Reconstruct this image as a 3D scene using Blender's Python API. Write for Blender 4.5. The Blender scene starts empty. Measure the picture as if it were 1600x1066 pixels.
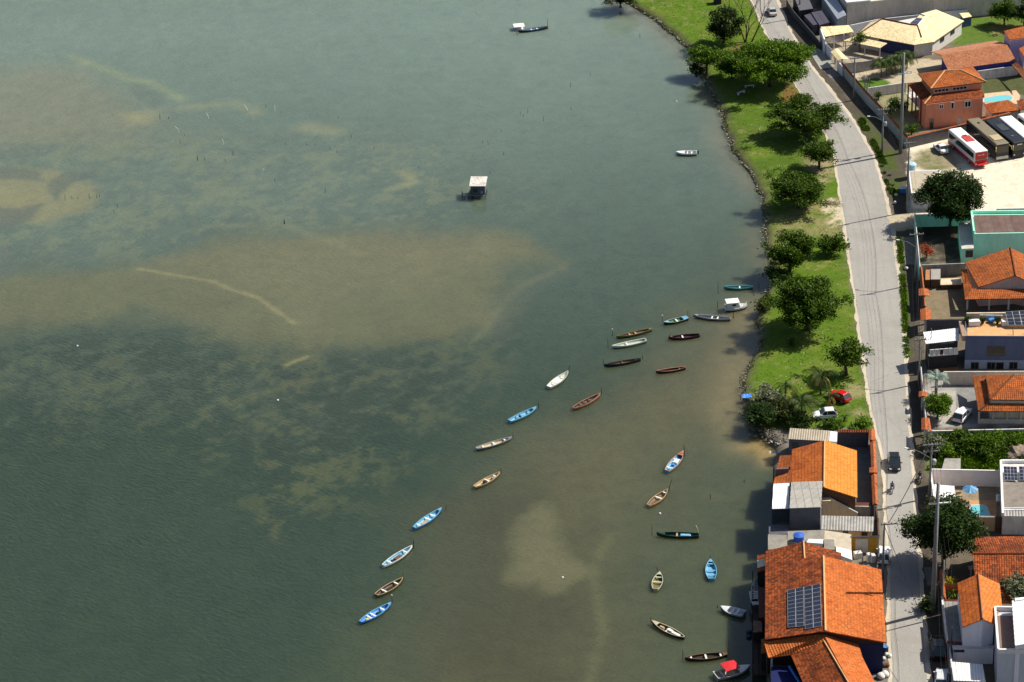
import bpy, bmesh, math, random
import numpy as np
from mathutils import Vector, Matrix, noise as mnoise
R = math.radians
sc = bpy.context.scene
col = sc.collection
# ------------------------------------------------------------------ camera
H_CAM, TH, RHO, FPX = 187.0, R(28.0), R(2.8), 3823.0
r0 = Vector((1, 0, 0)); u0 = Vector((0, math.sin(TH), math.cos(TH))); FW = Vector((0, math.cos(TH), -math.sin(TH)))
RT = math.cos(RHO) * r0 - math.sin(RHO) * u0
UP = math.cos(RHO) * u0 + math.sin(RHO) * r0
cam_d = bpy.data.cameras.new('camera'); cam = bpy.data.objects.new('camera', cam_d); col.objects.link(cam)
M = Matrix((RT, UP, -FW)).transposed().to_4x4(); M.translation = Vector((0, 0, H_CAM))
cam.matrix_world = M
cam_d.sensor_width = 36.0; cam_d.lens = FPX / 1600 * 36.0
cam_d.clip_start = 1.0; cam_d.clip_end = 20000
sc.camera = cam
# ------------------------------------------------------------------ sky and sun
SUN_EL, SUN_AZ = R(47), math.atan2(.95, .31)          # azimuth clockwise from +Y
w = bpy.data.worlds.new('World'); sc.world = w; w.use_nodes = True
nt = w.node_tree; nt.nodes.clear()
sky = nt.nodes.new('ShaderNodeTexSky'); sky.sky_type = 'NISHITA'; sky.sun_disc = False
sky.sun_elevation = SUN_EL; sky.sun_rotation = SUN_AZ; sky.air_density = 1.0; sky.dust_density = 1.5
bg = nt.nodes.new('ShaderNodeBackground'); bg.inputs[1].default_value = 0.068
wo = nt.nodes.new('ShaderNodeOutputWorld')
nt.links.new(sky.outputs[0], bg.inputs[0]); nt.links.new(bg.outputs[0], wo.inputs[0])
sd = bpy.data.lights.new('sun', 'SUN'); sd.energy = 5.0; sd.angle = R(0.5); sd.color = (1.0, 0.93, 0.80)
so = bpy.data.objects.new('sun', sd); col.objects.link(so)
dsun = Vector((math.sin(SUN_AZ) * math.cos(SUN_EL), math.cos(SUN_AZ) * math.cos(SUN_EL), math.sin(SUN_EL)))
so.rotation_euler = dsun.to_track_quat('Z', 'Y').to_euler(); so.location = (60, 400, 150)
sc.view_settings.view_transform = 'Standard'; sc.view_settings.look = 'None'
sc.view_settings.exposure = 0.47; sc.view_settings.gamma = 1.0
sc.render.engine = 'CYCLES'
sc.cycles.max_bounces = 6; sc.cycles.transparent_max_bounces = 4

# ------------------------------------------------------------------ pixel -> place
LZ = 0.9                                              # height of the land above the lagoon
CP = Vector((0, 0, H_CAM))
def ray(px, py): return (FW + RT * ((px - 800) / FPX) - UP * ((py - 533) / FPX)).normalized()
def G(px, py, z=0.0):
    d = ray(px, py); t = (z - H_CAM) / d.z
    return CP + d * t
def L(px, py, h=0.0): return G(px, py, LZ + h)
def K(ox, oy, s): return lambda x, y: (ox + x / s, oy + y / s)
kA = K(1180, 660, 5.33); kB = K(1160, 840, 4.717); kC = K(1400, 880, 5.73); kD = K(1420, 660, 5.328)
kE = K(1420, 480, 5.328); kF = K(1380, 250, 4.636); kG = K(1200, 0, 6.664); kH = K(1400, 0, 5.33); kI = K(1200, 800, 4.0); kJ = K(1200, 0, 4.0)
def P3(k, pts): return [L(*k(p[0], p[1]), p[2]) for p in pts]
def onplane(px, py, pl, lift=0.0):
    n = (pl[1] - pl[0]).cross(pl[2] - pl[0]).normalized()
    if n.z < 0: n = -n
    d = ray(px, py); t = (pl[0] + n * lift - CP).dot(n) / d.dot(n)
    return CP + d * t

# ------------------------------------------------------------------ materials
def lin(c): return tuple(((x / 255 + .055) / 1.055) ** 2.4 if x > 10 else x / 255 / 12.92 for x in c)
MATS = {}
def newmat(name):
    m = bpy.data.materials.new(name); m.use_nodes = True
    n = m.node_tree; b = n.nodes['Principled BSDF']
    return m, n, b
def nd(n, t, **kw):
    x = n.nodes.new(t)
    for k, v in kw.items():
        if k in x.bl_rna.properties: setattr(x, k, v)
        else: x.inputs[k].default_value = v
    return x
def ramp(n, fac, stops):
    r = n.nodes.new('ShaderNodeValToRGB'); e = r.color_ramp.elements
    while len(e) < len(stops): e.new(.5)
    for i, (p, c) in enumerate(stops):
        e[i].position = p; e[i].color = (*c, 1) if len(c) == 3 else c
    n.links.new(fac, r.inputs[0]); return r.outputs[0]
def mixc(n, a, b, f, mode='MIX'):
    x = n.nodes.new('ShaderNodeMix'); x.data_type = 'RGBA'; x.blend_type = mode
    for sock, v in ((x.inputs[0], f), (x.inputs[6], a), (x.inputs[7], b)):
        if hasattr(v, 'links'): n.links.new(v, sock)
        elif isinstance(v, (int, float)): sock.default_value = v
        else: sock.default_value = (*v, 1)
    return x.outputs[2]
def noisef(n, scale, detail=5, rough=.6, vec=None, dist=0.0):
    x = nd(n, 'ShaderNodeTexNoise', Scale=scale, Detail=detail, Roughness=rough, Distortion=dist)
    if vec: n.links.new(vec, x.inputs['Vector'])
    return x.outputs[0]
def coords(n, kind='Object'):
    return n.nodes.new('ShaderNodeTexCoord').outputs[kind]
def bump(n, b, h, s=.3, d=.05):
    x = nd(n, 'ShaderNodeBump', Strength=s, Distance=d); n.links.new(h, x.inputs['Height']); n.links.new(x.outputs[0], b.inputs['Normal'])
def mul3(c, f): return tuple(min(1, x * f) for x in c)
def plain(name, c, rough=.7, var=.25, scale=1.2, metal=0.0, streak=False, spec=.3):
    """weathered paint, concrete or metal: mottled base colour"""
    if name in MATS: return MATS[name]
    m, n, b = newmat(name)
    co = coords(n)
    if streak:
        mp = nd(n, 'ShaderNodeMapping'); mp.inputs['Scale'].default_value = (1, 1, .25); n.links.new(co, mp.inputs[0]); co = mp.outputs[0]
    f = noisef(n, scale, 6, .65, co); f2 = noisef(n, scale * 6, 3, .6, co)
    base = ramp(n, f, [(.28, mul3(c, 1 - var)), (.55, c), (.78, mul3(c, 1 + var * .5))])
    base = mixc(n, base, mul3(c, 1 - var * 1.2), ramp(n, f2, [(.5, (0, 0, 0)), (.75, (.55, .55, .55))]))
    n.links.new(base, b.inputs['Base Color'])
    b.inputs['Roughness'].default_value = rough; b.inputs['Metallic'].default_value = metal
    b.inputs['Specular IOR Level'].default_value = spec
    MATS[name] = m; return m
def tiles(name, c, dark, light, wu=.28, wv=.42, moss=.5, amt=.55, bumps=.7):
    """clay roof tiles laid in UV metres: u along the eave, v up the slope"""
    if name in MATS: return MATS[name]
    m, n, b = newmat(name)
    uv = coords(n, 'UV'); ob = coords(n)
    sp = n.nodes.new('ShaderNodeSeparateXYZ'); n.links.new(uv, sp.inputs[0])
    def math_(op, a, bb=None):
        x = n.nodes.new('ShaderNodeMath'); x.operation = op
        for i, v in enumerate((a, bb)):
            if v is None: continue
            if hasattr(v, 'links'): n.links.new(v, x.inputs[i])
            else: x.inputs[i].default_value = v
        return x.outputs[0]
    u = math_('DIVIDE', sp.outputs[0], wu); v = math_('DIVIDE', sp.outputs[1], wv)
    fu = math_('FRACT', u); fv = math_('FRACT', v)
    iu = math_('FLOOR', u); iv = math_('FLOOR', v)
    cb = n.nodes.new('ShaderNodeCombineXYZ'); n.links.new(iu, cb.inputs[0]); n.links.new(iv, cb.inputs[1])
    wn = n.nodes.new('ShaderNodeTexWhiteNoise'); wn.noise_dimensions = '3D'; n.links.new(cb.outputs[0], wn.inputs['Vector'])
    arch = math_('SINE', math_('MULTIPLY', fu, math.pi))                 # 0 at channel, 1 at crown of tile
    big = noisef(n, .35, 5, .7, ob, .4); mid = noisef(n, 1.6, 4, .7, ob)
    base = ramp(n, wn.outputs[0], [(.0, mul3(c, .72)), (.5, c), (1, light)])
    base = mixc(n, base, dark, ramp(n, big, [(.52 - .14 * moss, (0, 0, 0)), (.68, (amt, amt, amt))]))
    base = mixc(n, base, dark, ramp(n, mid, [(.52 - .06 * moss, (0, 0, 0)), (.66, (amt, amt, amt))]))
    mo = math_('ADD', math_('MULTIPLY', wn.outputs[0], .45), noisef(n, 2.6, 4, .7, ob))
    base = mixc(n, base, mul3(dark, .8), ramp(n, mo, [(.80 - .12 * moss, (0, 0, 0)), (.92 - .12 * moss, (.9 * amt, .9 * amt, .9 * amt))]))
    base = mixc(n, base, mul3(dark, .5), ramp(n, fv, [(.0, (.75, .75, .75)), (.16, (0, 0, 0))]))   # darker line at each course
    base = mixc(n, base, mul3(dark, .6), ramp(n, arch, [(.0, (.7, .7, .7)), (.45, (0, 0, 0))]))
    n.links.new(base, b.inputs['Base Color']); b.inputs['Roughness'].default_value = .85
    b.inputs['Specular IOR Level'].default_value = .2
    hgt = math_('ADD', math_('MULTIPLY', arch, 1.0), math_('MULTIPLY', fv, -.6))
    bump(n, b, hgt, bumps, .07)
    MATS[name] = m; return m
def corrug(name, c, c2, period=.3, rough=.6, stain=.4, depth=.05, seam=0):
    if name in MATS: return MATS[name]
    m, n, b = newmat(name)
    uv = coords(n, 'UV'); ob = coords(n)
    wv = nd(n, 'ShaderNodeTexWave', Scale=1 / period * .31416 , Distortion=0.0); wv.bands_direction = 'X'
    mp = nd(n, 'ShaderNodeMapping'); n.links.new(uv, mp.inputs[0]); n.links.new(mp.outputs[0], wv.inputs[0])
    wv.inputs['Scale'].default_value = .314 / period
    f = noisef(n, .9, 6, .7, ob, .5)
    base = mixc(n, c, c2, ramp(n, f, [(.42, (0, 0, 0)), (.7, (stain, stain, stain))]))
    base = mixc(n, base, mul3(c2, .7), ramp(n, wv.outputs[1], [(.0, (.55, .55, .55)), (.4, (0, 0, 0))]))
    if seam:
        bk = nd(n, 'ShaderNodeTexBrick', Scale=1.0); bk.inputs['Brick Width'].default_value = 1.1; bk.inputs['Row Height'].default_value = seam
        bk.inputs['Mortar Size'].default_value = .03; bk.offset = 0
        n.links.new(uv, bk.inputs['Vector'])
        bk.inputs['Color1'].default_value = (1, 1, 1, 1); bk.inputs['Color2'].default_value = (.8, .8, .8, 1); bk.inputs['Mortar'].default_value = (.45, .45, .45, 1)
        base = mixc(n, base, bk.outputs[0], 1.0, 'MULTIPLY')
    n.links.new(base, b.inputs['Base Color']); b.inputs['Roughness'].default_value = rough
    bump(n, b, wv.outputs[1], .8, depth)
    MATS[name] = m; return m
def leafmat(name, c1, c2, trans=.25, tip=None):
    if name in MATS: return MATS[name]
    m, n, b = newmat(name)
    ob = coords(n); g = n.nodes.new('ShaderNodeNewGeometry'); 
    f = noisef(n, .55, 3, .6, ob)
    base = ramp(n, f, [(.35, c1), (.65, c2)])
    base = mixc(n, base, tip or mul3(c2, 1.7), ramp(n, g.outputs['Random Per Island'], [(.55, (0, 0, 0)), (1, (.6, .6, .6))]))
    base = mixc(n, base, mul3(c1, .45), ramp(n, g.outputs['Random Per Island'], [(.0, (.8, .8, .8)), (.35, (0, 0, 0))]))
    n.links.new(base, b.inputs['Base Color']); b.inputs['Roughness'].default_value = .5
    b.inputs['Specular IOR Level'].default_value = .10
    tr = n.nodes.new('ShaderNodeBsdfTranslucent'); n.links.new(base, tr.inputs[0])
    mx = n.nodes.new('ShaderNodeMixShader'); mx.inputs[0].default_value = trans
    n.links.new(b.outputs[0], mx.inputs[1]); n.links.new(tr.outputs[0], mx.inputs[2])
    n.links.new(mx.outputs[0], n.nodes['Material Output'].inputs[0])
    MATS[name] = m; return m

# ------------------------------------------------------------------ objects
def tag(o, label=None, cat=None, group=None, kind=None):
    if label: o['label'] = label
    if cat: o['category'] = cat
    if group: o['group'] = group
    if kind: o['kind'] = kind
    return o
def thing(name, label, cat, loc=(0, 0, 0), rotz=0.0, group=None):
    o = bpy.data.objects.new(name, None); col.objects.link(o)
    o.location = loc; o.rotation_euler = (0, 0, rotz); o.empty_display_size = .5
    return tag(o, label, cat, group)
def clone(o, parent=None):
    c = o.copy(); col.objects.link(c); c.parent = parent
    for ch in list(o.children): clone(ch, c)
    return c
class MB:
    def __init__(s): s.v = []; s.f = []; s.uv = []; s.has_uv = False
    def add(s, vs, fs, uvs=None):
        n = len(s.v); s.v += [Vector(p) for p in vs]
        for i, f in enumerate(fs):
            s.f.append([n + k for k in f])
            u = uvs[i] if uvs else None
            if u: s.has_uv = True
            s.uv.append(u)
        return s
    def box(s, c, d, rz=0.0, taper=1.0):
        """c = centre of the base"""
        x, y, z = d[0] / 2, d[1] / 2, d[2]; cs, sn = math.cos(rz), math.sin(rz); vs = []
        for zz, t in ((0, 1), (z, taper)):
            for a, b in ((-x, -y), (x, -y), (x, y), (-x, y)):
                a *= t; b *= t; vs.append((c[0] + a * cs - b * sn, c[1] + a * sn + b * cs, c[2] + zz))
        return s.add(vs, [(3, 2, 1, 0), (4, 5, 6, 7), (0, 1, 5, 4), (1, 2, 6, 5), (2, 3, 7, 6), (3, 0, 4, 7)])
    def tube(s, pts, r, n=6, r2=None, cap=True):
        pts = [Vector(p) for p in pts]; m = len(pts); rings = []
        for i, p in enumerate(pts):
            d = (pts[min(i + 1, m - 1)] - pts[max(i - 1, 0)]).normalized()
            a = d.cross(Vector((0, 0, 1)));
            if a.length < .01: a = Vector((1, 0, 0))
            a.normalize(); b = d.cross(a)
            rr = r + ((r2 if r2 is not None else r) - r) * i / (m - 1)
            rings.append([p + (a * math.cos(t) + b * math.sin(t)) * rr for t in [2 * math.pi * k / n for k in range(n)]])
        return s.loft(rings, cap)
    def loft(s, rings, cap=True, closed=True):
        n = len(rings[0]); vs = [p for r in rings for p in r]; fs = []
        for i in range(len(rings) - 1):
            for k in range(n if closed else n - 1):
                k2 = (k + 1) % n
                fs.append((i * n + k, i * n + k2, (i + 1) * n + k2, (i + 1) * n + k))
        if cap and closed: fs += [tuple(range(n - 1, -1, -1)), tuple((len(rings) - 1) * n + k for k in range(n))]
        return s.add(vs, fs)
    def lathe(s, c, prof, n=16):
        rings = [[(c[0] + r * math.cos(2 * math.pi * k / n), c[1] + r * math.sin(2 * math.pi * k / n), c[2] + z) for k in range(n)] for r, z in prof]
        return s.loft(rings, True)
    def prism(s, pts, t):
        """pts = top outline (3D), extruded down by t; uv on top in metres from pts[0]->pts[1]"""
        pts = [Vector(p) for p in pts]; n = len(pts)
        nrm = Vector((0, 0, 0))
        for i in range(n): nrm += pts[i].cross(pts[(i + 1) % n])
        u_ax = (pts[1] - pts[0]).normalized(); v_ax = nrm.normalized().cross(u_ax).normalized()
        uv = [((p - pts[0]).dot(u_ax), (p - pts[0]).dot(v_ax)) for p in pts]
        if sum(x[1] for x in uv) < 0: uv = [(a, -b) for a, b in uv]
        lo = [p - Vector((0, 0, t)) for p in pts]
        top = list(range(n)) if nrm.z > 0 else list(range(n - 1, -1, -1))
        fs = [tuple(top), tuple(n + k for k in reversed(top))]; uvs = [[uv[k] for k in top], [uv[k] for k in reversed(top)]]
        for i in range(n):
            j = (i + 1) % n; fs.append((j, i, n + i, n + j) if nrm.z > 0 else (i, j, n + j, n + i)); uvs.append([uv[k % n] for k in fs[-1]])
        return s.add(pts + lo, fs, uvs)
    def build(s, name, mat, parent=None, world=False, smooth=False, label=None, bev=0):
        me = bpy.data.meshes.new(name)
        vs = s.v
        if world and parent is not None:
            mi = Matrix.Translation(parent.location) @ Matrix.Rotation(parent.rotation_euler.z, 4, 'Z')
            p = parent.parent
            while p is not None:
                mi = Matrix.Translation(p.location) @ Matrix.Rotation(p.rotation_euler.z, 4, 'Z') @ mi; p = p.parent
            mi = mi.inverted(); vs = [mi @ v for v in vs]
        me.from_pydata([tuple(v) for v in vs], [], s.f); me.materials.append(mat)
        if s.has_uv:
            ul = me.uv_layers.new(name='UVMap'); k = 0
            for i, f in enumerate(s.f):
                for j in range(len(f)):
                    if s.uv[i]: ul.data[k].uv = s.uv[i][j]
                    k += 1
        if smooth: me.polygons.foreach_set('use_smooth', [True] * len(me.polygons))
        me.update()
        o = bpy.data.objects.new(name, me); col.objects.link(o); o.parent = parent
        if label: o['label'] = label
        if bev:
            md = o.modifiers.new('bevel', 'BEVEL'); md.width = bev; md.segments = 2; md.limit_method = 'ANGLE'
        return o
def centroid(pts):
    c = Vector((0, 0, 0))
    for p in pts: c += Vector(p)
    return c / len(pts)

# shared paints
C = lin
M_white = plain('white_paint', (.72, .72, .72), var=.18)
M_offw = plain('stained_white_plaster', (.64, .62, .60), var=.35, streak=True)
M_grey = plain('grey_concrete', (.30, .285, .26), var=.4, streak=True)
M_dkgrey = plain('dark_grey_plaster', (.10, .10, .12), var=.3)
M_beige = plain('beige_plaster', (.62, .50, .35), var=.3, streak=True)
M_glass = plain('dark_window_glass', (.012, .014, .018), rough=.08, var=.1, spec=.6)
M_black = plain('black_rubber', (.012, .012, .012), rough=.8)
M_wood = plain('weathered_wood', (.10, .065, .04), var=.4)
M_dkwood = plain('dark_wet_wood', (.03, .022, .017), var=.4)
M_orange = tiles('orange_clay_tiles', (.54, .135, .025), (.10, .03, .012), (.60, .20, .06), .30, .45, .8)
M_orange2 = tiles('bright_orange_clay_tiles', (.60, .15, .025), (.20, .04, .012), (.72, .24, .06), .26, .5, .45, .55)
M_red = tiles('red_brown_clay_tiles', (.44, .095, .018), (.07, .018, .008), (.56, .15, .035), .32, .42, .75, .85)
M_yell = tiles('pale_yellow_clay_tiles', (.86, .72, .42), (.62, .42, .20), (.90, .80, .55), .32, .42, .1, .25, .4)
M_tan = tiles('tan_red_clay_tiles', (.40, .15, .07), (.20, .07, .035), (.50, .24, .13), .32, .42, .2, .4)
M_cope = tiles('coping_clay_tiles', (.52, .14, .045), (.16, .05, .02), (.6, .22, .08), .35, .3, .5)
M_post = plain('pole_concrete', (.19, .20, .20), var=.25)
M_cable = plain('cable_rubber', (.02, .02, .02))
# ------------------------------------------------------------------ numpy noise and soft polygon masks
def vnoise(x, y, seed=0):
    xi = np.floor(x).astype(np.int64); yi = np.floor(y).astype(np.int64); fx = x - xi; fy = y - yi
    fx = fx * fx * (3 - 2 * fx); fy = fy * fy * (3 - 2 * fy)
    def h(a, b):
        n = (a * 374761393 + b * 668265263 + seed * 1442695041) & 0xffffffff
        n = ((n ^ (n >> 13)) * 1274126177) & 0xffffffff
        return ((n ^ (n >> 16)) & 0xffff) / 65535.0
    return (h(xi, yi) * (1 - fx) + h(xi + 1, yi) * fx) * (1 - fy) + (h(xi, yi + 1) * (1 - fx) + h(xi + 1, yi + 1) * fx) * fy
def fbm(x, y, seed=0, o=5, g=.55):
    s = 0; a = 1; t = 0
    for k in range(o): s = s + a * vnoise(x * 2 ** k, y * 2 ** k, seed + k * 17); t += a; a *= g
    return s / t
def polymask(X, Y, poly, soft):
    """1 inside, 0 outside, soft edge of +-soft metres"""
    px = np.array([p[0] for p in poly]); py = np.array([p[1] for p in poly]); n = len(px)
    m = (X > px.min() - 2 * soft) & (X < px.max() + 2 * soft) & (Y > py.min() - 2 * soft) & (Y < py.max() + 2 * soft)
    out = np.zeros_like(X); x = X[m]; y = Y[m]
    ins = np.zeros(x.shape, bool); d = np.full(x.shape, 1e9)
    for i in range(n):
        x1, y1, x2, y2 = px[i], py[i], px[(i + 1) % n], py[(i + 1) % n]
        c = ((y1 > y) != (y2 > y))
        with np.errstate(divide='ignore', invalid='ignore'):
            xx = (x2 - x1) * (y - y1) / ((y2 - y1) if y2 != y1 else 1e-9) + x1
        ins ^= c & (x < xx)
        dx, dy = x2 - x1, y2 - y1; t = np.clip(((x - x1) * dx + (y - y1) * dy) / (dx * dx + dy * dy + 1e-9), 0, 1)
        d = np.minimum(d, np.hypot(x - x1 - t * dx, y - y1 - t * dy))
    sd = np.where(ins, d, -d); v = np.clip(sd / (2 * soft) + .5, 0, 1); out[m] = v * v * (3 - 2 * v)
    return out
def linemask(X, Y, pts, wd):
    d = np.full(X.shape, 1e9)
    for (x1, y1), (x2, y2) in zip(pts[:-1], pts[1:]):
        dx, dy = x2 - x1, y2 - y1; t = np.clip(((X - x1) * dx + (Y - y1) * dy) / (dx * dx + dy * dy + 1e-9), 0, 1)
        d = np.minimum(d, np.hypot(X - x1 - t * dx, Y - y1 - t * dy))
    return np.exp(-(d / wd) ** 2)
def GW(pts, z=0.0): return [(G(a, b, z).x, G(a, b, z).y) for a, b in pts]
def blend(C_, m, c): return C_ * (1 - m[:, None]) + np.array(c)[None, :] * m[:, None]
def gridmesh(name, X, Y, Z, rows, cols, Ccol, mat, kind='structure'):
    me = bpy.data.meshes.new(name); nv = rows * cols
    me.vertices.add(nv); co = np.empty((nv, 3), np.float32); co[:, 0] = X; co[:, 1] = Y; co[:, 2] = Z
    me.vertices.foreach_set('co', co.ravel())
    i = np.arange(rows - 1)[:, None] * cols + np.arange(cols - 1)[None, :]; i = i.ravel()
    q = np.stack([i, i + 1, i + cols + 1, i + cols], 1).astype(np.int32); nf = len(q)
    me.loops.add(nf * 4); me.loops.foreach_set('vertex_index', q.ravel())
    me.polygons.add(nf); me.polygons.foreach_set('loop_start', np.arange(nf, dtype=np.int32) * 4)
    me.polygons.foreach_set('loop_total', np.full(nf, 4, np.int32)); me.polygons.foreach_set('use_smooth', np.ones(nf, bool))
    me.update(); me.validate()
    at = me.color_attributes.new('bed', 'FLOAT_COLOR', 'POINT')
    c4 = np.ones((nv, 4), np.float32); c4[:, :3] = Ccol; at.data.foreach_set('color', c4.ravel())
    me.materials.append(mat); o = bpy.data.objects.new(name, me); col.objects.link(o); o['kind'] = kind
    return o

# ------------------------------------------------------------------ lagoon
def water_mat():
    m, n, b = newmat('lagoon_water')
    a = n.nodes.new('ShaderNodeVertexColor'); a.layer_name = 'bed'
    co = coords(n)
    f1 = noisef(n, .35, 8, .72, co, .6); f2 = noisef(n, 2.2, 4, .7, co)
    base = mixc(n, a.outputs[0], ramp(n, f1, [(.3, (.82, .85, .86)), (.5, (1, 1, 1)), (.72, (1.16, 1.13, 1.06))]), .8, 'MULTIPLY')
    base = mixc(n, base, ramp(n, f2, [(.3, (.80, .82, .84)), (.7, (1.18, 1.16, 1.14))]), .7, 'MULTIPLY')
    n.links.new(base, b.inputs['Base Color'])
    b.inputs['Roughness'].default_value = .08; b.inputs['IOR'].default_value = 1.33; b.inputs['Specular IOR Level'].default_value = .68
    m0 = nd(n, 'ShaderNodeMapping'); m0.inputs['Rotation'].default_value = (0, 0, R(36)); n.links.new(co, m0.inputs[0])
    mp = nd(n, 'ShaderNodeMapping'); mp.inputs['Scale'].default_value = (.55, 1.25, 1); n.links.new(m0.outputs[0], mp.inputs[0])
    w1 = noisef(n, 1.5, 2.5, .55, mp.outputs[0], .35)
    sx_ = n.nodes.new('ShaderNodeSeparateXYZ'); n.links.new(co, sx_.inputs[0])
    mr = nd(n, 'ShaderNodeMapRange'); mr.inputs['From Min'].default_value = 30; mr.inputs['From Max'].default_value = -60; n.links.new(sx_.outputs[0], mr.inputs['Value'])
    w2 = noisef(n, .035, 4, .6, co, 1.0); ad = n.nodes.new('ShaderNodeMath'); ad.operation = 'MULTIPLY'; n.links.new(mr.outputs[0], ad.inputs[0]); n.links.new(w2, ad.inputs[1])
    h = mixc(n, (.5, .5, .5), w1, ramp(n, ad.outputs[0], [(.0, (.10, .10, .10)), (.5, (1, 1, 1))]))
    bump(n, b, h, 1.0, .19)
    b.subsurface_method = 'BURLEY'; b.inputs['Subsurface Weight'].default_value = 1.0; b.inputs['Subsurface Radius'].default_value = (1, 1, 1); b.inputs['Subsurface Scale'].default_value = 2.2
    return m
def axis(lo, hi, step, far):
    a = list(np.arange(lo, hi + .01, step)); d = step
    while a[-1] < far[1]: d *= 1.6; a.append(a[-1] + d)
    d = step
    while a[0] > far[0]: d *= 1.6; a.insert(0, a[0] - d)
    return np.array(a)
ax = axis(-125, 60, .45, (-4000, 3000)); ay = axis(245, 545, .55, (-1500, 9000))
XX, YY = np.meshgrid(ax, ay); X = XX.ravel(); Y = YY.ravel()
wx = X + (fbm(X / 14, Y / 20, 3) - .5) * 12 + (fbm(X / 3.2, Y / 4, 5) - .5) * 3.2
wy = Y + (fbm(X / 14, Y / 20, 9) - .5) * 16 + (fbm(X / 3.2, Y / 4, 11) - .5) * 4.5
gx = X + (fbm(X / 20, Y / 25, 23) - .5) * 4 + (fbm(X / 2.5, Y / 3, 25) - .5) * 1.6; gy = Y + (fbm(X / 20, Y / 25, 29) - .5) * 6 + (fbm(X / 2.5, Y / 3, 27) - .5) * 3
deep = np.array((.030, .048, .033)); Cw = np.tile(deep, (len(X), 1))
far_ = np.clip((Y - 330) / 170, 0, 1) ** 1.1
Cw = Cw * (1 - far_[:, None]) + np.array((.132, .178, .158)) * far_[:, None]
def zone(poly, c, soft, k=1.0, z=0, warp=True):
    global Cw
    Cw = blend(Cw, polymask(wx if warp else gx, wy if warp else gy, GW(poly), soft) * k, c)
# muddy shallows over the lower right half
zone([(1215, 300), (1150, 420), (1090, 470), (960, 560), (880, 640), (760, 720), (700, 800), (640, 900), (560, 1000), (520, 1150), (1300, 1150), (1300, 300)], (.078, .082, .048), 14, .55)
zone([(1240, 470), (1120, 520), (1010, 585), (920, 650), (850, 700), (790, 770), (745, 860), (700, 960), (660, 1100), (950, 1130), (960, 1000), (960, 860), (1060, 800), (1080, 700), (1250, 640)], (.088, .082, .046), 10, .7)
zone([(700, 800), (640, 930), (620, 1080), (930, 1100), (940, 900), (820, 760)], (.048, .050, .030), 9, .75)
zone([(1290, 640), (1180, 660), (1020, 690), (980, 760), (960, 900), (1010, 1100), (1300, 1100)], (.056, .066, .040), 9, .6)
zone([(838, 782), (805, 800), (788, 830), (793, 868), (782, 905), (812, 918), (838, 914), (858, 930), (885, 912), (928, 892), (900, 876), (874, 850), (866, 815), (858, 790)], (.138, .135, .078), 1.9, .55, warp=False)
# big sand bank in the middle
zone([(-200, 420), (100, 425), (200, 410), (270, 400), (340, 383), (430, 372), (530, 362), (640, 358), (760, 364), (850, 380), (885, 402), (830, 425), (800, 450), (780, 480), (765, 510), (700, 520), (625, 528), (560, 545), (490, 552), (440, 535), (390, 548), (300, 522), (200, 505), (100, 515), (-200, 540)], (.112, .114, .066), 5.5, .80)
zone([(300, 400), (460, 375), (640, 362), (760, 366), (800, 400), (700, 430), (560, 440), (520, 480), (480, 500), (400, 450), (250, 425)], (.140, .132, .080), 8, .5)
# pale patches and weed in the upper left
zone([(-200, 115), (90, 110), (190, 150), (230, 185), (215, 225), (120, 230), (-200, 240)], (.175, .168, .115), 11, .6)
zone([(180, 180), (240, 170), (232, 195), (190, 205)], (.23, .22, .12), 3, .6)
zone([(-100, 280), (40, 285), (85, 300), (80, 325), (20, 330), (-100, 325)], (.23, .205, .120), 1.2, .8)
zone([(-60, 210), (60, 240), (240, 215), (480, 225), (640, 260), (600, 340), (340, 345), (200, 395), (-200, 410)], (.115, .150, .125), 12, .5)
# dark weed beds
zone([(-200, 545), (150, 520), (330, 540), (480, 565), (620, 540), (760, 520), (800, 560), (740, 620), (680, 640), (600, 640), (470, 690), (300, 640), (-200, 660)], (.050, .068, .052), 9, .7)
zone([(400, 560), (520, 570), (640, 540), (700, 560), (640, 630), (560, 640), (500, 700), (440, 720), (420, 650)], (.040, .054, .040), 7, .55)
wd_ = fbm(X / 7 + 3, Y / 8, 41, 6, .72)
wf_ = fbm(X / 2.2 + 3, Y / 2.4, 91, 5, .75) * .55 + wd_ * .45
tl = polymask(gx, gy, GW([(60, 200), (700, 210), (820, 320), (700, 350), (380, 370), (150, 420), (-300, 420), (-300, 330)]), 12)
Cw = blend(Cw, tl * np.clip((wf_ - .50) * 12, 0, 1) * .38, (.160, .172, .108))
Cw = blend(Cw, tl * np.clip((.49 - wf_) * 10, 0, 1) * .6, (.080, .108, .096))
ml = polymask(gx, gy, GW([(300, 540), (780, 500), (720, 640), (560, 760), (420, 860), (380, 700)]), 10)
Cw = blend(Cw, ml * np.clip((wf_ - .53) * 14, 0, 1) * .3, (.085, .085, .045))
zone([(-100, 262), (60, 265), (110, 275), (160, 290), (150, 330), (60, 350), (-100, 345)], (.185, .180, .105), 2, .75, warp=False)
for p_ in ([(0, 262), (60, 268), (75, 285), (20, 283), (-40, 280)], [(78, 290), (110, 270), (160, 265), (165, 275), (125, 285), (88, 318)], [(-60, 322), (40, 325), (75, 320), (50, 345), (0, 360), (-60, 360)], [(-60, 385), (20, 380), (15, 425), (-60, 430)], [(200, 130), (260, 150), (245, 172), (190, 145)]):
    zone(p_, (.078, .098, .092), .9, .65 if p_[0][0] < 199 else .3, warp=False)
bl_ = polymask(gx, gy, GW([(-200, 535), (150, 515), (330, 535), (440, 550), (560, 560), (700, 530), (800, 520), (780, 600), (690, 680), (600, 760), (440, 830), (380, 760), (300, 700), (-200, 700)]), 9)
Cw = blend(Cw, bl_ * np.clip((wf_ - .52) * 12, 0, 1) * .38, (.085, .095, .045))
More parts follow.
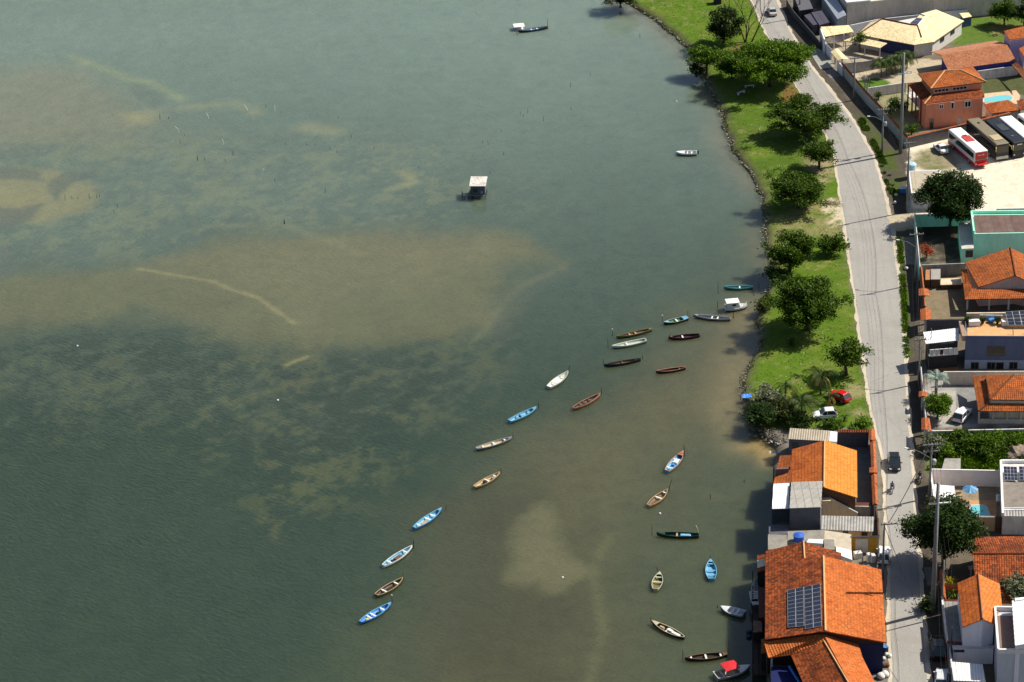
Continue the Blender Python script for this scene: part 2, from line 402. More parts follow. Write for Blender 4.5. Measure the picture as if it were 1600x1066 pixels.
Cw = blend(Cw, bl_ * np.clip((.52 - wf_) * 12, 0, 1) * .6, (.026, .040, .028))
sh_ = polymask(wx, wy, GW([(640, -40), (1000, -60), (1020, 60), (960, 200), (820, 260), (700, 230), (640, 100)]), 28)
Cw = blend(Cw, sh_ * .15, (.185, .235, .20))  # bright sheen put into the water colour as a paler area
# thin pale ridges of sand
for pts, wd, k, c in (([(215, 421), (330, 440), (400, 465), (435, 488), (458, 506)], .45, .7, (.20, .19, .105)), ([(445, 571), (478, 560)], .55, .6, (.20, .19, .09)),
                      ([(880, 420), (830, 440), (800, 462), (778, 490), (760, 515), (735, 535)], 1.0, .30, (.16, .165, .095)), ([(955, 838), (935, 870), (925, 905), (935, 940), (942, 985), (930, 1030), (915, 1075)], 1.0, .35, (.115, .115, .062)),
                      ([(110, 88), (160, 108), (200, 125), (235, 130), (285, 155)], 1.4, .45, (.21, .24, .13)), ([(290, 168), (370, 160), (400, 175)], 2, .4, (.20, .21, .13)), ([(480, 200), (520, 205)], 2.6, .45, (.23, .23, .13)),
                      ([(610, 295), (645, 285), (625, 270)], 1.2, .5, (.22, .22, .12)), ([(325, 355), (440, 352), (520, 378), (560, 395)], 1.1, .25, (.18, .18, .11)), ([(1165, 485), (1145, 560), (1130, 640), (1150, 700)], 3.2, .35, (.20, .165, .095))):
    Cw = blend(Cw, linemask(X + (gx - X) * .25, Y + (gy - Y) * .25, GW(pts), wd) * k * (.5 + fbm(X / 2, Y / 2, 77)), c)
Cw = blend(Cw, linemask(gx, gy, GW([(880, 428), (840, 448), (812, 470), (790, 498), (772, 525)]), 2.0) * .5, (.07, .085, .068))
# shore line, as seen where land meets water
SH = [(900, -60), (945, -25), (972, 2), (1005, 22), (1030, 40), (1052, 60), (1070, 76), (1084, 98), (1096, 122), (1112, 150), (1124, 178), (1130, 205), (1138, 228), (1152, 250), (1166, 268), (1180, 292), (1190, 320), (1192, 345), (1189, 365), (1195, 388), (1202, 412), (1205, 437), (1199, 452), (1190, 464), (1181, 482), (1179, 505), (1186, 525), (1182, 545), (1169, 570), (1157, 585), (1153, 602), (1155, 620), (1160, 638), (1166, 658), (1172, 672), (1192, 686), (1203, 700), (1207, 716), (1206, 750), (1203, 800), (1198, 850), (1194, 890), (1193, 1000), (1194, 1120)]
SW = GW(SH, .1)
Cw = blend(Cw, linemask(gx, gy, SW[:16], 3.5) * .45, (.17, .145, .10))
Cw = blend(Cw, linemask(gx, gy, SW[16:35], 3.0) * .22, (.19, .15, .09))
Cw = blend(Cw, linemask(gx, gy, GW([(1175, 690), (1195, 700), (1200, 715)]), 2.2) * .8, (.30, .22, .11))
Cw = blend(Cw, linemask(gx, gy, GW([(955, 8), (975, 22), (1003, 20)]), 2.0) * .7, (.045, .030, .015))  # dark reflection of the far tree painted into the water colour
Cw *= (.90 + .14 * fbm(X / 5, Y / 7, 61))[:, None] * np.array((.99, 1.0, .93))
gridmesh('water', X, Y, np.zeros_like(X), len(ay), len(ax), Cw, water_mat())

# ------------------------------------------------------------------ land
def land_mat():
    m, n, b = newmat('land_surface')
    a = n.nodes.new('ShaderNodeVertexColor'); a.layer_name = 'bed'; co = coords(n)
    f1 = noisef(n, .8, 7, .7, co, .3); f2 = noisef(n, 5, 3, .75, co)
    base = mixc(n, a.outputs[0], ramp(n, f1, [(.3, (.72, .74, .70)), (.5, (1, 1, 1)), (.72, (1.25, 1.2, 1.2))]), .8, 'MULTIPLY')
    base = mixc(n, base, ramp(n, f2, [(.3, (.75, .75, .75)), (.7, (1.2, 1.2, 1.18))]), .7, 'MULTIPLY')
    n.links.new(base, b.inputs['Base Color']); b.inputs['Roughness'].default_value = .95; b.inputs['Specular IOR Level'].default_value = .1
    bump(n, b, f2, .5, .15)
    return m
sy = np.array([p[1] for p in SW])[::-1]; sx = np.array([p[0] for p in SW])[::-1]
ly = axis(sy[0] - 4, 560, .5, (120, 3500)); nl = len(ly)
xs = np.interp(ly, sy, sx); xs = np.where(ly > sy[-1], sx[-1] - (ly - sy[-1]) * .35, xs)
xs += (fbm(ly / 3, ly * 0, 5) - .5) * 1.6 * (ly > 290)
off = [0, .35, .7, 1.1, 1.6, 2.2] + list(np.arange(2.8, 75, .5)); d = .6
while off[-1] < 2500: d *= 1.35; off.append(off[-1] + d)
off = np.array(off); LX = (xs[:, None] + off[None, :]).ravel(); LY = np.repeat(ly, len(off))
offs = np.tile(off, nl)
LZv = np.interp(offs, [0, .5, 1.2, 2.2], [-.5, .25, .7, LZ]) + (fbm(LX * 1.1, LY * 1.1, 8) - .5) * .35 * np.clip(1 - abs(offs - 1) / 2, 0, 1)
LZv += (fbm(LX / 5, LY / 5, 18) - .5) * .10 * np.clip(offs / 4 - .5, 0, 1) * 0
hx = LX + (fbm(LX / 2.5, LY / 2.5, 31) - .5) * 2.4; hy = LY + (fbm(LX / 2.5, LY / 2.5, 37) - .5) * 3
N1 = fbm(LX / 4, LY / 4, 51, 6, .62); N2 = fbm(LX / 1.3, LY / 1.3, 57, 4, .6); N3 = fbm(LX / 12, LY / 12, 71)
Cl = np.tile(np.array((.15, .125, .095)), (len(LX), 1)) * (.7 + .6 * N1)[:, None]
def lz(poly, c, soft=.4, k=1.0, tex=None):
    global Cl
    m = polymask(hx, hy, GW(poly, LZ), soft) * k
    if tex is not None: m = m * tex
    Cl = blend(Cl, m, c)
ROADL = [(1135, -70), (1166, -12), (1178, 10), (1190, 40), (1208, 75), (1228, 108), (1240, 130), (1256, 155), (1276, 188), (1292, 215), (1303, 248), (1307, 275), (1313, 320), (1322, 380), (1332, 450), (1341, 520), (1350, 580), (1357, 630), (1367, 672), (1377, 708), (1381, 760), (1383, 830), (1386, 900), (1388, 960), (1390, 1070), (1391, 1130)]
ROADR = [(1180, -70), (1210, -12), (1219, 10), (1232, 40), (1250, 75), (1272, 108), (1290, 130), (1309, 155), (1334, 188), (1350, 215), (1368, 248), (1376, 275), (1388, 320), (1399, 380), (1407, 450), (1413, 520), (1417, 580), (1420, 630), (1423, 672), (1426, 708), (1430, 760), (1434, 830), (1440, 900), (1444, 960), (1453, 1070), (1456, 1130)]
park = SH[:36] + [(1240, 672), (1372, 670)] + ROADL[17::-1]
lz(park, (.078, .140, .011), .3)
pm = polymask(hx, hy, GW(park, LZ), .5)
Cl = blend(Cl, pm * np.clip((N1 - .50) * 6, 0, 1) * .6, (.135, .160, .030))
Cl = blend(Cl, pm * np.clip((.46 - N3) * 8, 0, 1) * .5, (.055, .095, .014))
Cl = blend(Cl, pm * np.clip((N2 - .62) * 9, 0, 1) * .45, (.22, .20, .085))
lz([(1205, 345), (1230, 330), (1300, 310), (1316, 320), (1322, 380), (1312, 385), (1270, 368), (1215, 372)], (.24, .21, .10), 1.2, .7, np.clip((N1 - .42) * 5, 0, 1))
lz([(1278, 312), (1300, 308), (1318, 325), (1322, 352), (1300, 356), (1290, 335)], (.55, .47, .35), .6, .9, np.clip((N2 - .35) * 5, 0, 1))
lz([(1262, 250), (1300, 235), (1306, 275), (1290, 300), (1262, 268)], (.30, .25, .15), 1.2, .8, np.clip((N1 - .4) * 5, 0, 1))
lz([(1216, 150), (1236, 128), (1252, 152), (1230, 162)], (.17, .095, .035), .8, .9)
lz([(1140, 75), (1165, 65), (1180, 90), (1140, 95)], (.17, .10, .045), .8, .8)
lz([(1320, 600), (1352, 600), (1362, 660), (1345, 664), (1325, 640)], (.26, .23, .12), 1.0, .8, np.clip((N1 - .4) * 5, 0, 1))
lz([(1170, 665), (1195, 668), (1235, 672), (1232, 720), (1196, 705)], (.10, .075, .05), .8, .9)
Cl = blend(Cl, np.exp(-((offs - .6) / 1.1) ** 2) * (LY > 285) * .8, (.13, .12, .07))
Cl = blend(Cl, np.exp(-((offs - .2) / .5) ** 2) * (LY > 285) * .8, (.17, .145, .10))
# east side of the road
side = ROADR + [(1475, 1130), (1470, 960), (1455, 800), (1447, 700), (1440, 600), (1436, 450), (1425, 330), (1415, 240), (1390, 200), (1350, 160), (1316, 120), (1275, 75), (1230, -10), (1215, -70)]
lz(side, (.075, .065, .052), .3, .95)
lz([(1330, 175), (1345, 172), (1372, 205), (1398, 240), (1412, 300), (1400, 312), (1385, 292), (1368, 240), (1350, 208)], (.060, .085, .018), .6, .9, np.clip((N1 - .30) * 5, 0, 1))
lz([(1400, 372), (1411, 372), (1415, 440), (1421, 500), (1421, 560), (1411, 560), (1406, 440)], (.060, .095, .015), .25, .95)
lz([(1304, 118), (1340, 118), (1360, 165), (1330, 160)], (.14, .115, .085), .8, .8)
lz([(1235, -40), (1262, -40), (1330, 60), (1290, 75)], (.05, .045, .045), .3)  # dark yard base: shadow put into the ground colour
lz([(1215, -30), (1262, -20), (1300, 60), (1330, 118), (1305, 125), (1275, 80), (1245, 40)], (.20, .185, .16), 1.2, .8, np.clip((N1 - .42) * 6, 0, 1))
lz([(1384, 345), (1430, 335), (1432, 356), (1398, 362)], (.45, .38, .26), .5, .9)
# yards
lz([(1295, 68), (1420, 60), (1425, 88), (1325, 104)], (.34, .29, .22), .3)
lz([(1320, 110), (1450, 92), (1490, 100), (1440, 130), (1362, 140)], (.42, .36, .26), .3)
lz(list(map(lambda p: kJ(*p), [(545, 520), (600, 500), (690, 495), (765, 525), (625, 565)])), (.075, .15, .02), .3)
lz([(1485, 72), (1497, 28), (1560, 25), (1680, 10), (1680, 58), (1560, 66)], (.085, .14, .022), .4)
lz([(1540, 40), (1600, 36), (1600, 50), (1560, 55)], (.25, .19, .09), .8, .7)
lz([(1366, 145), (1430, 130), (1445, 205), (1412, 208)], (.24, .23, .13), .5)
lz([(1530, 120), (1680, 110), (1680, 150), (1536, 148)], (.075, .085, .035), .4)
lot = [(1418, 222), (1480, 205), (1605, 172), (1720, 150), (1720, 330), (1520, 332), (1440, 345), (1420, 330)]
lz(lot, (.66, .59, .47), .3)
lz([(1425, 240), (1490, 222), (1500, 262), (1455, 270), (1425, 262)], (.20, .17, .10), 1.5, .9)
lz([(1440, 232), (1465, 250), (1485, 268), (1455, 268), (1430, 250)], (.11, .14, .04), .8, .8, np.clip((N2 - .35) * 5, 0, 1))
lz([(1434, 340), (1540, 340), (1545, 400), (1500, 405), (1440, 415)], (.045, .04, .03), .3)  # yard in shadow, its near-black tone is painted shade
lz([(1440, 380), (1500, 372), (1502, 405), (1442, 412)], (.20, .18, .13), .8, .8, np.clip((N1 - .4) * 5, 0, 1))
lz([(1442, 420), (1508, 415), (1510, 500), (1447, 500)], (.19, .155, .10), .3)
lz([(1443, 595), (1530, 590), (1640, 600), (1640, 668), (1455, 668), (1446, 620)], (.30, .29, .275), .3)
lz([(1490, 600), (1530, 600), (1545, 665), (1490, 665)], (.20, .20, .20), .4, .8)
over = [(1448, 681), (1640, 679), (1640, 738), (1452, 736)]
lz(over, (.090, .150, .018), .6)
Cl = blend(Cl, polymask(hx, hy, GW(over, LZ), .6) * np.clip((N2 - .55) * 8, 0, 1) * .7, (.18, .19, .05))
lz([(1456, 748), (1640, 745), (1640, 830), (1460, 830)], (.25, .20, .14), .3)
lz([(1470, 830), (1640, 825), (1640, 1130), (1475, 1130)], (.12, .10, .075), .3)
lz([(1205, 670), (1372, 668), (1384, 830), (1386, 1130), (1195, 1130)], (.17, .155, .13), .2)
lz([(1318, 690), (1366, 690), (1372, 800), (1320, 800)], (.14, .135, .13), .2)
gridmesh('ground', LX, LY, LZv, nl, len(off), Cl, land_mat())

# ------------------------------------------------------------------ road and shoulders
def road_mat(name, c, c2):
    m, n, b = newmat(name)
    uv = coords(n, 'UV'); ob = coords(n)
    mp = nd(n, 'ShaderNodeMapping'); mp.inputs['Scale'].default_value = (.9, .03, 1); n.links.new(uv, mp.inputs[0])
    st = noisef(n, 1.3, 3, .5, mp.outputs[0], .2); bl = noisef(n, .14, 6, .65, ob, .6); fi = noisef(n, 7, 3, .7, ob)
    base = ramp(n, st, [(.3, mul3(c, .93)), (.5, c), (.7, mul3(c, 1.04))])
    base = mixc(n, base, c2, ramp(n, bl, [(.45, (0, 0, 0)), (.68, (.6, .6, .6))]))
    base = mixc(n, base, ramp(n, fi, [(.3, (.78, .78, .78)), (.7, (1.15, 1.15, 1.15))]), .8, 'MULTIPLY')
    cr = nd(n, 'ShaderNodeTexVoronoi', Scale=.09); cr.feature = 'DISTANCE_TO_EDGE'; n.links.new(ob, cr.inputs['Vector'])
    base = mixc(n, base, mul3(c, .55), ramp(n, cr.outputs[0], [(.0, (.35, .35, .35)), (.006, (0, 0, 0))]))
    n.links.new(base, b.inputs['Base Color']); b.inputs['Roughness'].default_value = .9; b.inputs['Specular IOR Level'].default_value = .2
    return m
def resample(a, bq, n):
    A = [L(*p) for p in a]; B = [L(*p) for p in bq]; out = []
    cum = [0]
    for i in range(1, len(A)): cum.append(cum[-1] + ((A[i] + B[i]) / 2 - (A[i - 1] + B[i - 1]) / 2).length)
    for k in range(n):
        t = cum[-1] * k / (n - 1); i = min(max(np.searchsorted(cum, t) - 1, 0), len(A) - 2)
        f = (t - cum[i]) / (cum[i + 1] - cum[i]); out.append((A[i].lerp(A[i + 1], f), B[i].lerp(B[i + 1], f), t))
    return out
def strip(name, a, b, z, mat, n=320, rag=.25, seed=1, wid=(0, 0), th=.25):
    rows = resample(a, b, n); m = MB(); nc = 8; vs = []; uvs = []
    for i, (p, q, t) in enumerate(rows):
        d = (q - p).normalized()
        p = p - d * (wid[0] + rag * (fbm(np.array([t / 2.0]), np.array([seed * 7.0]), seed)[0] - .5) * 2)
        q = q + d * (wid[1] + rag * (fbm(np.array([t / 2.0]), np.array([seed * 13.0]), seed + 3)[0] - .5) * 2)
        row = [p.lerp(q, k / (nc - 1)) for k in range(nc)]
        for k, r_ in enumerate(row): vs.append(Vector((r_.x, r_.y, z))); uvs.append((k / (nc - 1) * (q - p).length, t))
    fs = []; fu = []
    for i in range(n - 1):
        for k in range(nc - 1):
            f = (i * nc + k + 1, i * nc + k, (i + 1) * nc + k, (i + 1) * nc + k + 1)
            f = f[::-1]
            fs.append(f); fu.append([uvs[x] for x in f])
    m.add(vs, fs, fu); o = m.build(name, mat); o['kind'] = 'structure'
    me = o.data
    if me.polygons[10].normal.z < 0: me.flip_normals()
    return o
M_road = road_mat('worn_pale_asphalt', (.305, .294, .276), (.25, .238, .218))
M_sand = road_mat('sandy_shoulder', (.50, .44, .35), (.36, .31, .24))
strip('road_shoulder', ROADL, ROADR, LZ + .012, M_sand, rag=.4, seed=4, wid=(.15, .25))
strip('road', ROADL, ROADR, LZ + .03, M_road, rag=.18, seed=2, wid=(-.35, -.35))
def sheet(name, k, pts, mat, z=.05, kind='structure', t=.2):
    P = [L(*(k(*p) if k else p)) + Vector((0, 0, z)) for p in pts]
    o = MB().prism(P, t).build(name, mat); o['kind'] = kind; return o
M_pave = plain('driveway_concrete', (.30, .30, .27), var=.3, scale=.5)
sheet('driveway', kG, [(420, 520), (545, 500), (700, 700), (545, 722)], M_pave, .06)
sheet('driveway', kG, [(575, 740), (705, 712), (772, 795), (650, 820)], plain('dark_driveway', (.17, .165, .16)), .06)
sheet('pavement', kF, [(15, 405), (215, 390), (222, 480), (75, 505)], plain('sandy_pavement', (.42, .36, .26), var=.3), .055)
sheet('pavement', kF, [(120, 560), (240, 560), (258, 760), (160, 760)], plain('worn_pavement', (.19, .17, .14), var=.4), .055)
sheet('pavement', kC, [(245, 40), (318, 40), (325, 200), (285, 210)], plain('worn_pavement', (.19, .17, .14)), .055)
sheet('yard_paving', kA, [(850, 235), (965, 235), (985, 665), (845, 660)], plain('dark_yard_paving', (.13, .13, .125), var=.35), .03)
sheet('pool_deck', kH, [(735, 782), (1000, 755), (1035, 800), (1020, 868), (740, 868)], plain('pool_deck_stone', (.55, .42, .27), var=.2), .06)
sheet('pool_deck', kD, [(385, 650), (730, 650), (732, 782), (490, 782), (395, 715)], plain('terracotta_deck', (.46, .26, .12), var=.25), .06)
sheet('yard_paving', kE, [(120, 690), (392, 700), (392, 945), (140, 1005)], plain('courtyard_paving', (.36, .34, .30), var=.25, scale=.6), .03)
sheet('yard_paving', kE, [(190, 450), (400, 450), (420, 530), (180, 530)], plain('brown_patio', (.30, .13, .06), var=.3), .04)
# ------------------------------------------------------------------ builders: buildings
def roof(par, k, facets, mat, t=.14, name='roof'):
    """facets: lists of (x, y, height), first two points on the eave or another level line"""
    mb = MB()
    for f in facets: mb.prism(P3(k, f), t)
    return mb.build(name, mat, par, world=True)
def walls(par, k, outline, mat, inset=.35, drop=.12, name='wall', base=-.3):
    P = P3(k, outline); c = centroid(P); mb = MB(); Q = []
    for p in P:
        d = Vector((c.x - p.x, c.y - p.y, 0)); l = d.length
        Q.append(p + d * (inset / max(l, .1)) - Vector((0, 0, drop)))
    n = len(Q); lo = [Vector((q.x, q.y, LZ + base)) for q in Q]
    area = sum(Q[i].x * Q[(i + 1) % n].y - Q[(i + 1) % n].x * Q[i].y for i in range(n))
    order = range(n) if area > 0 else range(n - 1, -1, -1)
    mb.add(Q + lo, [tuple(order), tuple(n + i for i in reversed(list(order)))] + [((n + i, n + (i + 1) % n, (i + 1) % n, i) if area > 0 else (i, (i + 1) % n, n + (i + 1) % n, n + i)) for i in range(n)])
    return mb.build(name, mat, par, world=True), Q
def wallquad(a, b, z0, z1, out, th):
    """box standing on the line a-b between heights, proud by 'out' towards the camera side"""
    a = Vector((a.x, a.y, 0)); b = Vector((b.x, b.y, 0)); u = (b - a).normalized(); nrm = Vector((u.y, -u.x, 0))
    if nrm.y > 0 and abs(nrm.y) > .02: nrm = -nrm
    c = [a + nrm * out, b + nrm * out, b + nrm * (out - th), a + nrm * (out - th)]
    return [v + Vector((0, 0, z1)) for v in c], [v + Vector((0, 0, z0)) for v in c]
def panel(mb, a, b, z0, z1, out=.03, th=.06):
    t, lo = wallquad(a, b, z0, z1, out, th)
    mb.add(lo + t, [(3, 2, 1, 0), (4, 5, 6, 7), (0, 1, 5, 4), (1, 2, 6, 5), (2, 3, 7, 6), (3, 0, 4, 7)])
def window(par, a, b, z0, z1, frame, glass=None, name='window', mull=1, out=.0):
    """a, b = wall points left/right; a frame with its pane (and door when name says so)"""
    mb = MB(); u = (b - a); l = u.length; u = u / l; f = .09
    panel(mb, a, b, z1 - f, z1, .07 + out, .12); panel(mb, a, b, z0, z0 + f, .07 + out, .12)
    for t in [0] + [l * (i + 1) / (mull + 1) - f / 2 for i in range(mull)] + [l - f]:
        panel(mb, a + u * t, a + u * (t + f), z0 + f, z1 - f, .068 + out, .11)
    o = mb.build(name, frame, par, world=True)
    p = MB(); panel(p, a + u * f, b - u * f, z0 + f, z1 - f, .035 + out, .05)
    p.build('pane', glass or M_glass, o, world=True)
    return o
def winpx(par, k, A, B, rect, frame, glass=None, name='window', mull=1):
    """window given by its pixel rectangle on the vertical wall through world points A-B"""
    n = Vector((B.y - A.y, A.x - B.x, 0)).normalized()
    def hit(x, y):
        d = ray(*k(x, y)); t = (A - CP).dot(n) / d.dot(n); return CP + d * t
    x0, y0, x1, y1 = rect
    a = hit(x0, (y0 + y1) / 2); b = hit(x1, (y0 + y1) / 2); z1 = hit((x0 + x1) / 2, y0).z; z0 = hit((x0 + x1) / 2, y1).z
    if (b - a).dot(B - A) < 0: a, b = b, a
    a.z = b.z = 0
    return window(par, a, b, z0, z1, frame, glass, name, mull)
def house(name, label, cat, k, ref, group=None):
    p = L(*k(ref[0], ref[1]), 0)
    return thing(name, label, cat, (p.x, p.y, LZ), 0, group)
def ridgecap(par, k, pts, mat, r=.13):
    mb = MB()
    for a, b in zip(pts[:-1], pts[1:]): mb.tube(P3(k, [a, b]), r, 6)
    for v in mb.v: v.z += .03
    return mb.build('ridge_cap', mat, par, world=True)
def wallrun(name, label, k, top, h, mat, cope=None, th=.2, cat='wall', group=None, cw=.2, ch=.14):
    P = [L(*(k(*p) if k else p), h) for p in top]
    c = P[0]; t = thing(name, label, cat, (c.x, c.y, LZ), 0, group); mb = MB(); mc = MB()
    for i in range(len(P) - 1):
        a, b = P[i], P[i + 1]; d = (b - a); d.z = 0; u = d.normalized(); s = Vector((u.y, -u.x, 0)) * th / 2
        e = u * (th / 2 if i < len(P) - 2 else 0)
        q = [a + s, b + e + s, b + e - s, a - s]; mb.prism([v for v in q][::1], h + .25 + i * .002)
        if cope:
            s2 = s.normalized() * (th / 2 + cw); z = Vector((0, 0, ch)); up = Vector((0, 0, ch + .10))
            uu = (b - a).length
            A1, A2, B1, B2, A0, B0 = a + s2, a - s2, b + s2, b - s2, a + up + z, b + up + z
            mc.add([A1, B1, B0, A0, A2, B2], [(0, 1, 2, 3), (5, 4, 3, 2), (1, 0, 4, 5), (0, 3, 4), (1, 5, 2)],
                   [[(0, 0), (uu, 0), (uu, .4), (0, .4)], [(uu, 0), (0, 0), (0, .4), (uu, .4)], [(0, 0)] * 4, [(0, 0)] * 3, [(0, 0)] * 3])
    mb.build('wall', mat, t, world=True)
    if cope: mc.build('coping', cope, t, world=True)
    return t
def gateroof(label, k, pts, hh, mat=None, group='tiled gate roofs along the street'):
    """small tiled gable: pts = left eave a,b, ridge a,b, right eave a,b"""
    mat = mat or M_cope
    (la, lb, ra, rb, qa, qb) = pts; e, r = hh
    t = house('gate', label, 'gate', k, ra, group)
    f1 = [(*la, e), (*lb, e), (*rb, r), (*ra, r)]; f2 = [(*qa, e), (*qb, e), (*rb, r), (*ra, r)]
    roof(t, k, [f1, f2], mat, .1)
    P = P3(k, [(*la, e), (*lb, e), (*qb, e), (*qa, e)]); mb = MB()
    for c in (P[0].lerp(P[3], .5).lerp(centroid(P), .25), P[1].lerp(P[2], .5).lerp(centroid(P), .25)): mb.box((c.x, c.y, LZ - .1), (.35, .35, e))
    mb.build('post', M_offw, t, world=True)
    return t
def solar(label, quad_pts, nu, nv, name='solar_panel', thick=.05, group=None):
    """quad_pts: 4 world points (near-left, near-right, far-right, far-left); nu x nv modules"""
    c = quad_pts[0]; t = thing('solar_array', label, 'solar panels', tuple(c), 0, group)
    q = quad_pts
    def S(a, b): return q[0].lerp(q[1], a).lerp(q[3].lerp(q[2], a), b)
    n_ = (q[1] - q[0]).cross(q[3] - q[0]).normalized()
    if n_.z < 0: n_ = -n_
    for i in range(nu):
        for j in range(nv):
            g = .012; a0, a1, b0, b1 = i / nu + g / 2, (i + 1) / nu - g / 2, j / nv + g / 2, (j + 1) / nv - g / 2
            pts = [S(a0, b0), S(a1, b0), S(a1, b1), S(a0, b1)]; o = MB().prism([p + n_ * .06 for p in pts], .04).build('panel', M_alu, t, world=True)
            cells = MB()
            for ci in range(2):
                for cj in range(2):
                    e = .03; x0, x1, y0, y1 = ci / 2 + e / 2, (ci + 1) / 2 - e / 2, cj / 2 + e / 2, (cj + 1) / 2 - e / 2
                    f = lambda u, v: S(a0 + (a1 - a0) * u, b0 + (b1 - b0) * v) + n_ * .066
                    cells.prism([f(x0, y0), f(x1, y0), f(x1, y1), f(x0, y1)], .004)
            cells.build('cells', M_cell, o, world=True)
    return t
M_alu = plain('panel_frame_metal', (.62, .63, .66), rough=.4, metal=.3, var=.1)
M_cell = plain('solar_cell_glass', (.022, .028, .05), rough=.25, var=.3, scale=.7, spec=.5)

# ------------------------------------------------------------------ builders: plants
LEAF = {
    'bright': leafmat('bright_green_leaves', (.044, .095, .004), (.095, .175, .006)),
    'mid': leafmat('green_leaves', (.030, .060, .004), (.064, .118, .006)),
    'dark': leafmat('dark_green_leaves', (.014, .034, .006), (.032, .062, .009)),
    'olive': leafmat('olive_leaves', (.030, .045, .010), (.070, .080, .018)),
    'silver': leafmat('silver_palm_leaves', (.20, .27, .22), (.34, .42, .36)),
    'palm': leafmat('palm_leaves', (.025, .050, .010), (.065, .095, .018)),
    'grey': leafmat('grey_green_leaves', (.055, .070, .028), (.15, .17, .085), tip=(.42, .43, .30)),
    'red': leafmat('red_flowers', (.22, .045, .02), (.45, .10, .04)),
    'yellow': leafmat('yellow_leaves', (.35, .24, .02), (.55, .42, .03)),
    'dry': leafmat('dry_palm_leaves', (.22, .13, .03), (.40, .26, .07)),
}
M_bark = plain('tree_bark', (.085, .062, .042), var=.4, scale=3)
M_palebark = plain('pale_bark', (.20, .15, .11), var=.3, scale=3)
def leafcloud(rng, lobes, dens, size, flat=.6):
    """leaf-sized quads clustered on the outer part of each lobe; returns verts, faces arrays"""
    cs = []
    for (cx, cy, cz, rx, rz) in lobes:
        n = int(dens * 1.9 * rx * rx); th = rng.uniform(0, 2 * np.pi, n); zz = rng.uniform(-.55, 1, n)
        rr = np.sqrt(np.clip(1 - zz ** 2, 0, 1)); rad = rng.uniform(.50, 1.05, n) ** .8
        cs.append(np.stack([cx + np.cos(th) * rr * rad * rx, cy + np.sin(th) * rr * rad * rx, cz + zz * rad * rz], 1))
    c = np.concatenate(cs); k = 4
    c = np.repeat(c, k, 0) + rng.normal(0, size * 1.0, (len(c) * k, 3)) * np.array([1, 1, .7]); n = len(c)
    nr = rng.normal(0, 1, (n, 3)); nr[:, 2] = np.abs(nr[:, 2]) + flat; nr /= np.linalg.norm(nr, axis=1)[:, None]
    a = np.cross(nr, rng.normal(0, 1, (n, 3))); a /= np.linalg.norm(a, axis=1)[:, None]; b = np.cross(nr, a)
    s = size * rng.uniform(.55, 1.25, n)[:, None]; l = 1.35
    v = np.stack([c - a * s * .5 * l, c - b * s * .33, c + a * s * .5 * l, c + b * s * .33], 1).reshape(-1, 3)
    f = np.arange(n * 4).reshape(-1, 4)
    return v, f
def meshnp(name, v, f, mat, parent=None):
    me = bpy.data.meshes.new(name); me.vertices.add(len(v)); me.vertices.foreach_set('co', np.asarray(v, np.float32).ravel())
    me.loops.add(f.size); me.loops.foreach_set('vertex_index', f.astype(np.int32).ravel()); n = len(f)
    me.polygons.add(n); me.polygons.foreach_set('loop_start', np.arange(n, dtype=np.int32) * f.shape[1]); me.polygons.foreach_set('loop_total', np.full(n, f.shape[1], np.int32))
    me.update(); me.materials.append(mat); o = bpy.data.objects.new(name, me); col.objects.link(o); o.parent = parent; return o
def tree(name, label, cx, cy, Rr, V, hc, leaf, seed, cat='tree', group=None, nl=14, dens=30, size=.36, bark=None, lay=.5, trunk=True, k=None, sx=1.0, h0=0):
    if k: cx, cy = k(cx, cy)
    p = L(cx, cy, hc + h0); rng = np.random.default_rng(seed); rnd = random.Random(seed)
    t = thing(name, label, cat, (p.x, p.y, LZ + h0), 0, group); lobes = []
    full = cat != 'tree' or lay >= .8
    if not full: nl = int(nl * 1.7)
    for i in range(nl):
        a = 2 * math.pi * (i * .618 + rnd.uniform(-.08, .08)); rr = math.sqrt((i + .3) / nl) * rnd.uniform(.60, .88)
        r = Rr * (rnd.uniform(.27, .42) if full else rnd.uniform(.15, .30)) * (1.2 - .35 * rr); zc = V * (rnd.uniform(-.60, .45) * (1 - .2 * rr) + .45 * (1 - rr * rr))
        if i % 6 == 4: rr = rnd.uniform(.88, 1.08); r = Rr * rnd.uniform(.08, .15)
        lobes.append((math.cos(a) * rr * Rr * sx, math.sin(a) * rr * Rr, hc + zc, r, max(r * lay, V * .16)))
    for i in range(max(2, nl // 8)):
        a = rnd.uniform(0, 6.28); lobes.append((math.cos(a) * Rr * .3, math.sin(a) * Rr * .3, hc - V * .2, Rr * .36, V * .40))
    v, f = leafcloud(rng, lobes, dens, size); meshnp('crown', v, f, LEAF[leaf], t)
    if trunk:
        mb = MB(); r = .05 * Rr + .07; top = Vector((rnd.uniform(-.2, .2), rnd.uniform(-.2, .2), hc - V * .35))
        mb.tube([(0, 0, -.3), (rnd.uniform(-.1, .1), 0, top.z * .5), tuple(top)], r * 1.25, 8, r * .8)
        for lb in lobes[:nl]: mb.tube([tuple(top - Vector((0, 0, .3))), (lb[0] * .55 + top.x * .3, lb[1] * .55, (lb[2] + top.z) / 2 + .1), (lb[0], lb[1], lb[2])], r * .45, 5, r * .12)
        mb.build('trunk', bark or M_bark, t, smooth=True)
    return t
